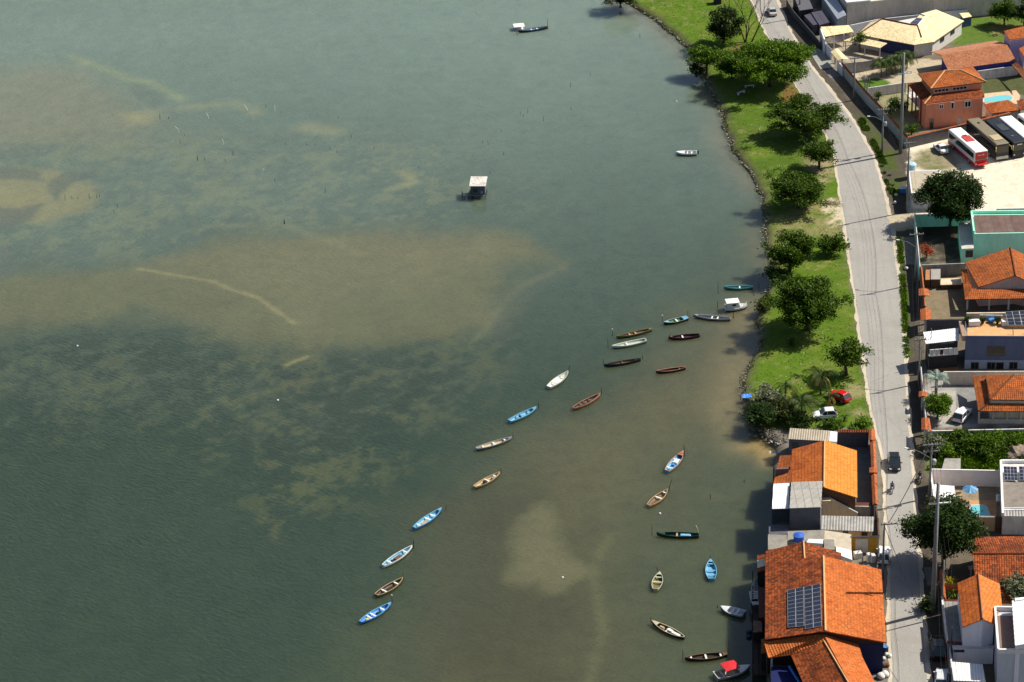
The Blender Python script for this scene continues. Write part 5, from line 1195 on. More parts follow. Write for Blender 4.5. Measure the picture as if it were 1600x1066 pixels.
gateroof('small tiled gate roof left of the black car', kA, [(950, 418), (950, 378), (985, 416), (985, 374), (1020, 420), (1018, 380)], (2.75, 3.0))
h2 = house('house', 'house with two-tone gable roof, dull orange on the left and yellow orange on the right', 'house', kA, (575, 400))
roof(h2, kA, [[(300, 620, 3.6), (305, 226, 3.6), (577, 150, 5.5), (572, 540, 5.5)]], M_orange2, .14)
roof(h2, kA, [[(852, 628, 3.6), (848, 236, 3.6), (577, 150, 5.5), (572, 540, 5.5)]], tiles('yellow_orange_clay_tiles', (.68, .25, .04), (.40, .08, .012), (.72, .30, .06), .26, .5, .1, .3), .14)
ridgecap(h2, kA, [(577, 150, 5.55), (572, 540, 5.55)], plain('ridge_mortar', (.60, .35, .16)), .11)
walls(h2, kA, [(300, 620, 3.6), (572, 540, 5.5), (852, 628, 3.6), (848, 236, 3.6), (577, 150, 5.5), (305, 226, 3.6)], plain('brown_plaster', (.12, .065, .04), var=.4), .45, .2)
h3 = house('house', 'two-storey grey block with a flat corrugated roof beside the white roof', 'house', kA, (420, 600))
roof(h3, kA, [[(286, 716, 5.7), (548, 706, 5.7), (561, 489, 5.8), (300, 497, 5.8)]], M_corrg, .1)
wl, Q = walls(h3, kA, [(286, 716, 5.65), (548, 706, 5.65), (561, 489, 5.75), (300, 497, 5.75)], M_dkgrey, .05, .1)
q = MB(); a, b = Q[1], Q[1]; q.box((Q[1].x, Q[1].y - .03, LZ), (.16, .16, 5.6)); q.build('corner_post', M_white, h3, world=True)
h4 = house('house', 'water-edge veranda block with a bright white sheet roof', 'house', kA, (210, 620))
roof(h4, kA, [[(140, 720, 5.0), (283, 716, 5.0), (286, 504, 5.3), (152, 512, 5.3)]], M_corrw, .08)
wl, Q = walls(h4, kA, [(140, 720, 2.2), (283, 716, 2.2), (286, 504, 2.2), (152, 512, 2.2)], M_dkgrey, .1, .0, base=-1.2)
A_, B_ = Q[0], Q[1]
q = MB(); panel(q, A_, B_, LZ + 2.2, LZ + 2.4, .05, .25); q.build('balcony_rail', M_offw, h4, world=True)
q = MB(); 
for v in Q: q.box((v.x, v.y, LZ + 2.1), (.16, .16, 2.85))
q.build('veranda_post', M_dkwood, h4, world=True)
bc = centroid([Q[2], Q[3]]); q = MB(); panel(q, Q[3] + Vector((.2, -.6, 0)), Q[2] + Vector((-.2, -.6, 0)), LZ + 2.1, LZ + 5.0, .0, .2); q.build('inner_wall', M_dkgrey, h4, world=True)
h5 = house('lean_to', 'orange tiled lean-to over the water, left of the two-tone roof', 'lean-to', kA, (230, 400))
roof(h5, kA, [[(150, 512, 3.9), (205, 278, 3.9), (303, 271, 4.6), (300, 500, 4.6)]], M_orange, .12)
walls(h5, kA, [(150, 512, 3.9), (300, 500, 4.5), (303, 271, 4.5), (205, 278, 3.9)], M_dkgrey, .25, .2, base=-1.2)
h6 = house('staircase', 'beige stair block with a sloping parapet under the yellow orange gable', 'staircase', kA, (600, 700))
walls(h6, kA, [(555, 655, 3.6), (630, 653, 3.6), (628, 604, 3.6), (558, 602, 3.6)], M_beige, 0, 0)
P = [L(*kA(630, 640), 3.5), L(*kA(857, 768), 1.2)]
P[1].y = P[0].y - .4; q = MB(); d = Vector((0, .22, 0)); lo = [Vector((p.x, p.y, LZ)) for p in P]; q.add([P[0], P[1], lo[1], lo[0], P[0] + d, P[1] + d, lo[1] + d, lo[0] + d], [(0, 3, 2, 1), (4, 5, 6, 7), (0, 1, 5, 4), (1, 2, 6, 5), (3, 0, 4, 7)]); q.build('stair_wall', M_beige, h6, world=True)
q = MB().tube([P[0] + Vector((0, .1, .04)), P[1] + Vector((0, .1, .04))], .10, 4); q.build('coping', M_offw, h6, world=True)
h7 = house('shed', 'long shed with ribbed grey sheet roof below the stair block', 'shed', kA, (760, 850))
roof(h7, kA, [[(545, 892, 2.7), (985, 910, 2.7), (990, 786, 3.1), (550, 776, 3.1)]], M_corrl, .07)
wl, Q = walls(h7, kA, [(545, 892, 2.6), (985, 910, 2.6), (990, 786, 2.9), (550, 776, 2.9)], M_beige, .25, .1)
winpx(h7, kA, Q[0], Q[1], (730, 903, 775, 925), M_dkgrey); winpx(h7, kA, Q[0], Q[1], (885, 915, 935, 945), M_dkgrey)
h8 = house('yard_block', 'brown-topped beige block in the corner of the yard beside the stair', 'outbuilding', kA, (880, 700))
walls(h8, kA, [(800, 700, 1.9), (960, 705, 1.9), (962, 672, 1.9), (815, 668, 1.9)], M_grey, 0, 0)
roof(h8, kA, [[(815, 690, 1.95), (985, 692, 1.95), (985, 668, 2.0), (820, 666, 2.0)]], plain('dark_red_slab', (.10, .03, .02)), .08)
wallrun('boundary_wall', 'dark wall along the road beside the ribbed shed', kA, [(1005, 690), (1022, 800), (1030, 940)], 2.2, plain('dark_brown_wall', (.09, .05, .04)), None, .2, group='walls around the two-tone house')
# flat roofed blocks in the middle
def block(label, k, pts, h, roofm, wallm, t=.12, cat='outbuilding', name='outbuilding', inset=.1, base=-.3, group=None):
    h_ = house(name, label, cat, k, pts[0], group); roof(h_, k, [[(*p, h) for p in pts]], roofm, t); wl, Q = walls(h_, k, [(*p, h - .05) for p in pts], wallm, inset, .05, base=base); return h_, Q
block('low dark grey block at the water edge above the big tiled roof', kI, [(0, 235), (122, 228), (118, 142), (0, 140)], 3.2, M_fl, M_dkgrey, base=-1.2)
block('small dark roof block between the veranda block and the flat roofs', kI, [(5, 140), (130, 138), (132, 80), (5, 78)], 2.6, M_dkgrey, M_dkgrey, base=-1.2)
block('grey brown flat roof beside the blue water tank', kI, [(120, 190), (350, 178), (355, 112), (124, 120)], 3.0, M_fl, M_grey)
h9, Q9 = block('pale sunlit flat roof right of the blue water tank', kI, [(350, 200), (522, 240), (520, 140), (355, 114)], 2.6, plain('pale_flat_roof', (.48, .42, .33), var=.25), M_beige)
block('white sheet roof just right of the water tank', kI, [(240, 190), (345, 198), (348, 172), (255, 168)], 3.25, M_white, M_offw)
block('grey upright block beside the second gable roof', kI, [(350, 232), (418, 236), (412, 172), (350, 170)], 3.4, M_fl, M_grey)
block('white sheet roof at the corner of the workshop yard', kI, [(428, 262), (527, 300), (522, 240), (424, 215)], 2.7, M_white, M_offw)
p = L(*kI(192, 178), 3.1); t = thing('water_tank', 'round blue water tank on the grey brown flat roof', 'water tank', (p.x, p.y, p.z), 0)
M_tank = paint('tank_blue', (.03, .11, .48)); MB().lathe((0, 0, 0), [(.62, 0), (.70, .1), (.74, .8), (.76, .82)], 20).build('tank', M_tank, t); MB().lathe((0, 0, .82), [(.80, 0), (.78, .06), (.3, .22), (.12, .26), (.02, .27)], 20).build('lid', M_tank, t)
h10 = house('workshop', 'roofless workshop yard with yellow and white painted wall by the road', 'workshop', kI, (600, 200))
A_, B_ = L(*kI(515, 158), 2.6), L(*kI(695, 155), 2.6); q = MB(); panel(q, A_, B_, LZ, LZ + 2.6, 0, .2); q.build('wall', plain('yellow_painted_wall', (.52, .28, .03), var=.3), h10, world=True)
q = MB(); panel(q, A_ + (B_ - A_) * .18, A_ + (B_ - A_) * .62, LZ, LZ + 2.3, .03, .05); q.build('white_panel', M_offw, h10, world=True)
q = MB().tube([A_ + Vector((0, 0, .05)), B_ + Vector((0, 0, .05))], .08, 6).tube([B_, L(*kI(682, 350), 2.6)], .08, 6); q.build('frame', M_dkgrey, h10, world=True)
for x, y, s, dd in ((560, 285, 'grey crate leaning in the workshop yard', (1.1, .8, .9)), (632, 310, 'white appliance standing at the front of the workshop yard', (.7, .7, 1.3)), (655, 312, 'second white appliance, next to the road post of the yard', (.6, .7, 1.2)), (598, 240, 'dark machine in the shade of the yellow wall', (1.4, .9, 1.1))):
    p = L(*kI(x, y)); o = MB().box((0, 0, 0), dd, .2).build('workshop_item', M_dkgrey if 'dark' in s else M_offw, bev=.06); o.location = (p.x, p.y, LZ); tag(o, s, 'appliance' if 'white' in s else 'crate')
# --- big tiled house
hb = house('house', 'largest house, sprawling weathered orange roof with a solar array, beside the road bottom', 'house', kB, (600, 500))
EV, RD = 5.0, 7.3
Lsl = P3(kB, [(166, 752, EV), (170, 190, EV), (597, 135, RD), (612, 690, RD)])
roof(hb, kB, [[(166, 752, EV), (168, 190, EV), (597, 137, RD), (612, 688, RD)]], M_red, .16)
M_orr = tiles('faded_orange_clay_tiles', (.60, .155, .030), (.22, .05, .015), (.66, .22, .06), .32, .42, .3, .6)
roof(hb, kB, [[(1061, 773, EV), (1025, 236, EV), (597, 137, RD), (612, 688, RD)]], M_orr, .16)
roof(hb, kB, [[(168, 215, 4.65), (171, 100, 4.65), (450, 30, 6.35), (458, 155, 6.35)], [(730, 175, 4.9), (728, 114, 4.9), (450, 30, 6.35), (458, 155, 6.35)]], M_red, .14, 'rear_roof')
ridgecap(hb, kB, [(597, 137, RD), (612, 688, RD)], plain('ridge_mortar', (.60, .35, .16)), .14); ridgecap(hb, kB, [(450, 30, 6.35), (458, 155, 6.35)], plain('ridge_mortar', (.60, .35, .16)), .12)
M_dblue = plain('deep_blue_wall', (.003, .008, .06), var=.25)
wl, Q = walls(hb, kB, [(166, 752, EV), (612, 690, RD), (1061, 773, EV), (1025, 236, EV), (597, 137, RD), (170, 190, EV)], plain('shadow_brown_wall', (.03, .018, .014)), .5, .25, base=-1.2)  # near-black brown: shadow under the roof edge painted into the wall
q = MB(); panel(q, Q[1].lerp(Q[2], .45), Q[2], LZ, LZ + EV - .4, .03, .05); q.build('blue_wall_panel', M_dblue, hb, world=True)
walls(hb, kB, [(168, 215, 4.5), (728, 175, 4.6), (728, 114, 4.6), (450, 30, 6.2), (171, 100, 4.5)], M_offw, .3, .3, name='rear_wall')
# front wing
M_orf = tiles('new_orange_clay_tiles', (.56, .145, .03), (.22, .05, .015), (.62, .21, .06), .34, .46, .2, .45)
hc_ = house('house', 'front wing with a slanting tiled gable roof cut by the bottom edge', 'house', kB, (600, 850))
roof(hc_, kB, [[(190, 886, 4.3), (362, 862, 4.3), (602, 765, 6.2), (597, 708, 6.5), (160, 768, 4.6)]], M_orf, .12)
roof(hc_, kB, [[(520, 1240, 4.5), (358, 868, 4.4), (602, 765, 6.2), (880, 1240, 6.2)]], M_red, .13, 'gable_roof')
roof(hc_, kB, [[(1065, 1240, 4.5), (885, 880, 4.5), (842, 742, 4.7), (597, 708, 6.5), (602, 765, 6.2), (880, 1240, 6.2)]], M_orf, .13, 'side_roof')
ridgecap(hc_, kB, [(602, 765, 6.2), (880, 1240, 6.2)], plain('ridge_mortar', (.60, .35, .16)), .12)
walls(hc_, kB, [(380, 880, 4.2), (602, 775, 5.8), (835, 770, 4.4), (875, 880, 4.3), (1050, 1240, 4.3), (530, 1240, 4.3)], M_dblue, .3, .25)
h11, Q = block('bright blue painted flat block in the bottom left corner of the houses', kB, [(212, 1240), (470, 1240), (345, 955), (212, 955)], 2.4, plain('royal_blue_roof', (.003, .010, .085), var=.2), M_dblue, base=-1.2)
q = MB(); p0, p1 = L(*kB(345, 950), 2.6), L(*kB(440, 1100), 2.6); q.tube([p0, p1], .18, 6); q.build('gutter', paint('light_blue_gutter', (.06, .22, .60)), h11, world=True)
q = MB(); p0 = L(*kB(216, 890), 3.0); q.box((p0.x, p0.y, LZ), (.22, .22, 3.0)); q.build('post', M_offw, h11, world=True)
block('small dark gap roof between the blue block and the front wing', kB, [(215, 950), (340, 950), (340, 890), (215, 895)], 1.0, M_dkgrey, M_dkgrey, base=-1.2)
# solar array on the left slope
def sl(x, y): return onplane(*kB(x, y), Lsl, .10)
solar('grey blue solar array, left bank, on the largest tiled roof', [sl(335, 667), sl(457, 655), sl(452, 364), sl(330, 391)], 1, 5, group='two banks of solar panels on the largest roof')
solar('grey blue solar array, lower-reaching right bank, on the largest tiled roof', [sl(462, 679), sl(587, 655), sl(576, 340), sl(454, 364)], 1, 5, group='two banks of solar panels on the largest roof')
# clutter on the water side of the big house
hs = house('annex', 'small striped annex roof of orange and cream over the water', 'annex', kB, (135, 200))
roof(hs, kB, [[(110, 255, 3.3), (108, 132, 3.3), (168, 122, 3.8), (170, 240, 3.8)]], M_red, .1); roof(hs, kB, [[(110, 224, 3.36), (110, 168, 3.36), (168, 155, 3.86), (168, 208, 3.86)]], plain('cream_sheet', (.62, .55, .42)), .04, 'cream_sheet')
walls(hs, kB, [(110, 255, 3.2), (170, 240, 3.5), (168, 122, 3.5), (108, 132, 3.2)], M_dkwood, .15, .1, base=-1.2)
dk = house('jetty', 'ramshackle dark wooden landing under the left eave of the largest house', 'jetty', kB, (120, 500))
roof(dk, kB, [[(72, 1010, .3), (170, 1010, .3), (172, 300, .3), (78, 330, .3)]], plain('dark_deck_boards', (.05, .035, .028), var=.5), .15, 'deck')
q = MB()
for y in range(330, 1010, 75):
    for x in (76, 120): p0 = L(*kB(x, y), .3); q.tube([(p0.x, p0.y, -.5), (p0.x, p0.y, LZ + (1.4 if (y // 75) % 2 else 2.2))], .07, 5)
q.build('post', M_dkwood, dk, world=True)
block('red brown lean-to roof under the upper left eave', kB, [(120, 590), (172, 590), (172, 368), (122, 365)], 2.6, plain('red_brown_boards', (.16, .045, .022), var=.5), M_dkwood, base=-.5, inset=.2)
block('rusty sheet roof halfway down the left eave', kB, [(80, 697), (146, 693), (145, 615), (80, 612)], 2.0, plain('rusty_sheet', (.24, .13, .09), var=.6), M_dkwood, base=-.5, inset=.2)
block('orange tiled scrap roof at the corner of the two left eaves', kB, [(138, 855), (178, 850), (165, 745), (138, 748)], 3.0, M_orf, M_dkwood, base=-.5, inset=.2)
p = L(*kB(98, 365), .6); t = thing('dinghy', 'grey upturned dinghy on the landing', 'dinghy', (p.x, p.y, p.z - .1), 1.45)
rg = [[(x, y * w2, z * (1 - .3 * abs(x) / 1.6)) for y, z in ((-1, 0), (-.85, .35), (-.4, .52), (.4, .52), (.85, .35), (1, 0))] for x, w2 in ((-1.6, .45), (-.8, .62), (.2, .65), (1.0, .45), (1.6, .05))]
MB().loft(rg).build('hull', plain('dinghy_grey', (.30, .29, .28)), t); MB().box((0, 0, .5), (3.0, .08, .06)).build('keel', M_dkgrey, t)
p = L(*kB(87, 440), .6); t = thing('plastic_crates', 'pale slatted pallet standing on the landing', 'pallet', (p.x, p.y, p.z - .2), 0); q = MB()
for i in range(4): q.box((0, -.75 + .5 * i, .5), (1.2, .28, .08))
q.build('slat', M_offw, t); q = MB()
for x in (-.5, .5): q.box((x, 0, .0), (.1, 1.9, .5))
q.build('leg', M_offw, t)
p = L(*kB(107, 503), .6); t = thing('table', 'small white table on the landing below the pallet', 'table', (p.x, p.y, p.z - .2), 0); MB().box((0, 0, .6), (1.3, .7, .07)).build('tabletop', M_offw, t); q = MB()
for x in (-.55, .55):
    for y in (-.28, .28): q.box((x, y, 0), (.06, .06, .6))
q.build('leg', M_offw, t)
for (x, y, s) in ((1052, 835, 'blue plastic drum against the blue wall by the road'),):
    p = L(*kB(x, y + 15)); t = thing('barrel', s, 'barrel', (p.x, p.y, LZ)); MB().lathe((0, 0, 0), [(.38, 0), (.42, .1), (.42, .6), (.42, .9), (.36, 1.0)], 14).build('barrel', navy, t); MB().lathe((0, 0, 1.0), [(.37, 0), (.37, .04), (.1, .05)], 14).build('lid', azure, t)
rj = random.Random(12)
for i, (x, y, s) in enumerate(((1040, 900, 'cream sack against the blue wall beside the drum'), (1062, 870, 'white sack nearest the road below the drum'), (1045, 950, 'brown sack at the end of the blue wall'), (1065, 950, 'orange bucket beside the brown sack'), (1050, 1020, 'large pale boulder-like bundle by the front wing'), (1020, 1035, 'grey bundle left of the large pale one'), (1085, 880, 'white box at the road edge by the sacks'))):
    p = L(*kB(x, y)); sc_ = 1.1 if 'large' in s else .65; m = {'cream': M_offw, 'brown': M_wood, 'orange': M_cope}.get(s.split()[0], M_offw)
    o = MB().loft([[(sc_ * r * math.cos(a) * (1 + .15 * math.sin(3 * a + i)), sc_ * r * math.sin(a), sc_ * z) for a in [2 * math.pi * j / 10 for j in range(10)]] for r, z in ((.35, 0), (.52, .18), (.5, .42), (.3, .62), (.08, .68))]).build('bundle', m, smooth=True); o.location = (p.x, p.y, LZ); tag(o, s, s.split()[1] if s.split()[1] in ('sack', 'bucket', 'bundle', 'box') else 'bundle')

# ================================================================== BUILDINGS, RIGHT OF THE ROAD, BOTTOM TO TOP
# --- bottom right
t = block('white ribbed sheet roof on a carport cut by the bottom edge', kC, [(515, 1050), (803, 1060), (775, 905), (495, 882)], 2.7, M_corrw, M_grey, name='carport', cat='carport', inset=.4)[0]
hg = house('house', 'narrow house with orange gable roof and a blank whitish gable wall', 'house', kC, (700, 600))
roof(hg, kC, [[(595, 573, 5.6), (548, 178, 5.6), (738, 97, 7.0), (777, 500, 7.0)]], M_orange2, .13)
roof(hg, kC, [[(885, 545, 5.6), (955, 420, 5.6), (928, 185, 5.6), (738, 97, 7.0), (777, 500, 7.0)]], tiles('gable_orange_tiles', (.60, .19, .035), (.30, .07, .02), (.66, .25, .07), .26, .5, .1, .35), .13)
ridgecap(hg, kC, [(738, 97, 7.0), (777, 500, 7.0)], plain('ridge_terracotta', (.40, .14, .07)), .12)
M_wsh = plain('bluish_white_plaster', (.78, .78, .84), var=.12, streak=True)
walls(hg, kC, [(595, 573, 5.6), (777, 500, 7.0), (885, 545, 5.6), (928, 185, 5.6), (738, 97, 7.0), (548, 178, 5.6)], M_wsh, .3, .2)
hg2, Q = block('grey white lower storey in front of the narrow gable house', kC, [(505, 762), (880, 762), (880, 735), (505, 735)], 2.5, M_offw, M_wsh)
winpx(hg2, kC, Q[0], Q[1], (515, 775, 612, 797), M_dkgrey)
ht, Q = block('grey roof terrace with a red coping left of the narrow gable house', kC, [(458, 715), (628, 735), (580, 330), (412, 330)], 2.4, plain('terrace_concrete', (.24, .24, .22), var=.3), M_grey, inset=0)
q = MB(); P = P3(kC, [(412, 330, 2.4), (458, 715, 2.4)]); q.prism([P[0] + Vector((-.12, 0, .5)), P[1] + Vector((-.12, 0, .5)), P[1] + Vector((.12, 0, .5)), P[0] + Vector((.12, 0, .5))], .55); q.build('parapet', M_white, ht, world=True)
q = MB(); P = P3(kC, [(458, 715, 2.4), (628, 735, 2.4)]); q.prism([P[0] + Vector((0, -.15, .3)), P[1] + Vector((0, -.15, .3)), P[1] + Vector((0, .15, .3)), P[0] + Vector((0, .15, .3))], .3); q.build('coping', plain('dark_red_coping', (.16, .03, .03)), ht, world=True)
P = L(*kC(495, 700), 2.4); MB().tube([(P.x, P.y, P.z), (P.x, P.y, P.z + 2.2)], .07, 6).build('stovepipe', M_dkgrey, ht, world=True)
wallrun('planter_wall', 'orange tiled wall in front of the small planted bed', kC, [(405, 70), (430, 325)], 2.2, plain('orange_wall', (.35, .10, .03)), M_cope, .3, cw=.15)
wallrun('planter_wall', 'thin orange cross wall behind the green planted bed', kC, [(435, 207), (550, 212)], 2.2, plain('orange_wall', (.35, .10, .03)), M_cope, .2, cw=.05)
wallrun('planter_wall', 'thin brown cross wall in front of the green planted bed', kC, [(415, 330), (560, 333)], 2.5, plain('dark_red_coping', (.16, .03, .03)), None, .2)
tree('shrub', 'green yellow plants in the bed between the orange walls', 0, 0, 1.6, .9, 1.0, 'bright', 41, 'shrub', nl=8, dens=46, size=.3, k=lambda x, y: kC(497, 262))
tree('shrub', 'yellow flowering bush above the planted bed', 0, 0, .95, .9, 1.4, 'yellow', 42, 'shrub', nl=6, dens=50, size=.25, k=lambda x, y: kC(470, 172))
wallrun('boundary_wall', 'low white wall running down to the bottom edge beside the carport', kC, [(478, 740), (498, 900), (520, 1240)], 2.0, M_offw, None, .2)
hp = house('house', 'grey white two-storey house with a boarded roof deck inside white parapets', 'house', kC, (950, 900))
wl, Q = walls(hp, kC, [(915, 806, 5.8), (1300, 806, 5.8), (1290, 430, 5.8), (885, 425, 5.8)], plain('cool_grey_plaster', (.52, .56, .62), var=.15, streak=True), 0, 0)
q = MB()
for a, b in ((Q[0], Q[1]), (Q[3], Q[2]), (Q[0], Q[3])):
    d = (b - a).normalized(); s_ = Vector((-d.y, d.x, 0)) * .14; c_ = [a - s_, b - s_, b + s_, a + s_]; q.prism([v + Vector((0, 0, .62 + .004 * len(q.f))) for v in c_], .62)
q.build('parapet', M_white, hp, world=True)
roof(hp, kC, [[(935, 795, 5.86), (1290, 795, 5.86), (1280, 470, 5.86), (908, 470, 5.86)]], plain('boarded_deck', (.20, .13, .11), var=.3, streak=True), .04, 'roof_deck')
hw_ = house('house', 'bright white flat roof raised over the boarded deck at the right edge', 'house', kC, (1100, 500))
roof(hw_, kC, [[(1066, 738, 7.6), (1300, 700, 7.6), (1290, 290, 7.6), (1038, 337, 7.6)]], M_corrw, .15); roof(hw_, kC, [[(1066, 335, 7.75), (1290, 300, 7.75), (1290, 290, 7.75), (1064, 312, 7.75)]], M_white, .1, 'upper_slab')
walls(hw_, kC, [(1066, 738, 7.4), (1300, 700, 7.4), (1290, 290, 7.4), (1038, 337, 7.4)], M_wsh, .5, .1)
tree('shrub', 'grey green tree squeezed beside the white roof at the right edge', 0, 0, 2.6, 2.0, 3.6, 'grey', 43, 'tree', nl=10, dens=36, size=.36, k=lambda x, y: kC(1100, 255))
# tiled double roof
hd2 = house('house', 'house with broad weathered red tiled roof behind the narrow gable house', 'house', kI, (1450, 262))
roof(hd2, kI, [[(1310, 560, 3.2), (1640, 575, 3.2), (1640, 262, 4.9), (1278, 262, 4.9)], [(1285, 156, 3.6), (1640, 150, 3.6), (1640, 262, 4.9), (1278, 262, 4.9)]], M_red, .14)
ridgecap(hd2, kI, [(1278, 262, 4.92), (1640, 262, 4.92)], M_cope, .12); walls(hd2, kI, [(1310, 560, 3.1), (1640, 575, 3.1), (1640, 150, 3.5), (1285, 156, 3.5)], M_beige, .5, .2)
p = L(*kI(1270, 345), 2.5); t = thing('tv_antenna', 'small white antenna in the dark gap left of the broad red roof', 'antenna', (p.x, p.y, LZ)); q = MB().tube([(0, 0, 0), (0, 0, 2.5)], .04, 5)
for i in range(5): q.tube([(-.4, -.4 + .2 * i, 2.4), (.4, -.4 + .2 * i, 2.5)], .03, 4)
q.build('mast', M_white, t)
tree('tree', 'big dark mango-like tree beside the tall pole at the pavement', 1476, 838, 5.1, 4.6, 5.0, 'dark', 44, nl=34, dens=34, size=.34, lay=.8)
tree('shrub', 'olive hedge clump above the big dark tree by the pole', 1462, 792, 1.7, .9, 2.1, 'olive', 45, 'shrub', nl=8, dens=44, size=.28)
tree('shrub', 'small olive clump between the hedge and the pool', 1488, 800, 1.5, .9, 1.8, 'olive', 46, 'shrub', nl=7, dens=44, size=.28)
tree('shrub', 'dark low hedge on the pavement below the tall pole', 1447, 945, 1.5, .8, .7, 'dark', 47, 'shrub', nl=8, dens=40, size=.3)
tree('shrub', 'small yellow bush at the end of the tan wall by the pool', 1526, 815, .8, .8, 1.3, 'yellow', 48, 'shrub', nl=5, dens=46, size=.25)
# pool compound
wallrun('boundary_wall', 'tall white wall behind the blue umbrella', kD, [(180, 388), (765, 400)], 2.7, plain('compound_white_plaster', (.82, .76, .74), var=.15), None, .2)
wallrun('boundary_wall', 'white street wall of the pool compound', kD, [(180, 388), (205, 560), (225, 700)], 2.7, plain('compound_white_plaster', (.82, .76, .74), var=.15), None, .25)
wallrun('boundary_wall', 'tan wall below the pool with a dark brown pilaster', kD, [(490, 784), (722, 787)], 2.3, plain('tan_wall', (.46, .33, .20), var=.2), M_offw, .2, cw=.02, ch=.02)
wallrun('boundary_wall', 'tan wall section right of the brown pilaster', kD, [(775, 788), (1150, 790)], 2.3, plain('tan_wall', (.46, .33, .20), var=.2), None, .2)
wallrun('pilaster', 'dark brown pilaster between the two tan walls', kD, [(724, 788), (773, 788)], 2.35, plain('dark_brown_wall', (.09, .05, .04)), None, .3, cat='pilaster')
t = block('square white awning roof at the street side of the pool', kD, [(216, 700), (398, 712), (380, 530), (198, 515)], 2.6, M_corrw, M_offw, name='carport', cat='carport', inset=.5)[0]
M_pool = plain('pool_water', (.15, .50, .56), rough=.08, var=.06, spec=.6)
def pool(label, k, pts, z, rimm):
    P = [L(*k(*p), z) for p in pts]; c = centroid(P)
    t = thing('swimming_pool', label, 'swimming pool', (c.x, c.y, LZ)); 
    sm = []
    for i in range(len(P)):
        a, b, d = P[i - 1], P[i], P[(i + 1) % len(P)]
        for f in (.25, .75): pass
        sm += [a.lerp(b, .8), b.lerp(d, .2)] if False else [b.lerp(a, .22), b.lerp(c, .04), b.lerp(d, .22)]
    MB().prism([v + Vector((0, 0, .02)) for v in sm], .3).build('water', M_pool, t, world=True)
    MB().prism([c + (v - c) * 1.09 + Vector((0, 0, 0)) for v in sm], .28).build('rim', rimm, t, world=True); return t
pool('turquoise pool below the blue umbrella', kD, [(492, 782), (520, 690), (615, 687), (650, 705), (660, 735), (680, 782)], .12, M_white)
p = L(*kD(507, 650)); t = thing('beach_umbrella', 'blue striped beach umbrella beside the pool', 'umbrella', (p.x, p.y, LZ)); MB().tube([(0, 0, 0), (0, 0, 2.35)], .03, 6).build('pole', M_white, t)
hu = 2.25; n = 10; rim_ = [Vector((1.15 * math.cos(2 * math.pi * i / n), 1.15 * math.sin(2 * math.pi * i / n), hu - .38)) for i in range(n)]; ap = Vector((0, 0, hu + .1))
for par_, m, nm in ((0, paint('umbrella_blue', (.06, .22, .42)), 'canopy'), (1, paint('umbrella_pale_blue', (.13, .32, .52)), 'canopy_panel')):
    q = MB()
    for i in range(par_, n, 2): a, b = rim_[i], rim_[(i + 1) % n]; q.add([ap, a, b, (a + b) / 2 * .97 + Vector((0, 0, .0))], [(0, 1, 3), (0, 3, 2)])
    q.build(nm, m, t)
def seatthing(label, k, x, y, col_, rz=0, w_=.5):
    p = L(*k(x, y)); t = thing('chair', label, 'chair', (p.x, p.y, LZ), rz); MB().box((0, 0, .40), (w_, .5, .06)).build('seat', col_, t); MB().box((0, .24, .45), (w_, .05, .5)).build('backrest', col_, t)
    for a in (-1, 1):
        for b in (-1, 1): MB().box((a * (w_ / 2 - .04), b * .2, 0), (.05, .05, .4)).build('leg', col_, t)
seatthing('light frame chair on the bright deck left of the umbrella', kD, 415, 632, plain('rattan', (.50, .38, .25)), .2, .8); seatthing('dark small chair at the pool corner', kD, 497, 712, M_dkgrey, .4)
hr = house('house', 'flat grey roofed house with two solar panels inside white parapets', 'house', kD, (850, 600))
wl, Q = walls(hr, kD, [(782, 780, 3.0), (1150, 785, 3.0), (1140, 338, 3.0), (765, 338, 3.0)], M_offw, 0, 0)
q = MB()
for i, (a, b) in enumerate(((Q[3], Q[2]), (Q[0], Q[3]))):
    d = (b - a).normalized(); s_ = Vector((-d.y, d.x, 0)) * .15; q.prism([v + Vector((0, 0, .5 + .004 * i)) for v in (a - s_, b - s_, b + s_, a + s_)], .5)
q.build('parapet', M_white, hr, world=True)
roof(hr, kD, [[(790, 705, 3.05), (1150, 705, 3.05), (1140, 490, 3.05), (785, 490, 3.05)]], plain('stained_grey_roof', (.22, .19, .165), var=.4), .04, 'roof_deck')
roof(hr, kD, [[(790, 780, 3.02), (1150, 785, 3.02), (1150, 735, 3.3), (790, 735, 3.3)]], M_corrl, .04, 'sheet_roof'); q = MB(); P = P3(kD, [(785, 715, 3.3), (1150, 712, 3.3)]); q.tube(P, .12, 6); q.build('roof_beam', M_white, hr, world=True)
for (x0, x1, s) in ((790, 905, 'left solar panel on the flat grey roof by the overgrown lot'), (918, 1060, 'right solar panel on the flat grey roof, cut by the picture edge')):
    solar(s, P3(kD, [(x0 + 5, 483, 3.25), (x1 + 2, 487, 3.25), (x1 - 5, 372, 3.75), (x0 - 3, 368, 3.75)]), 2, 2)
MB().lathe((L(*kD(745, 620), 2.2).x, L(*kD(745, 620), 2.2).y, L(*kD(745, 620), 2.2).z - .6), [(.3, 0), (.35, .8), (.2, .95)], 12).build('side_tank', plain('pale_tank', (.5, .55, .6)), hr, world=True)
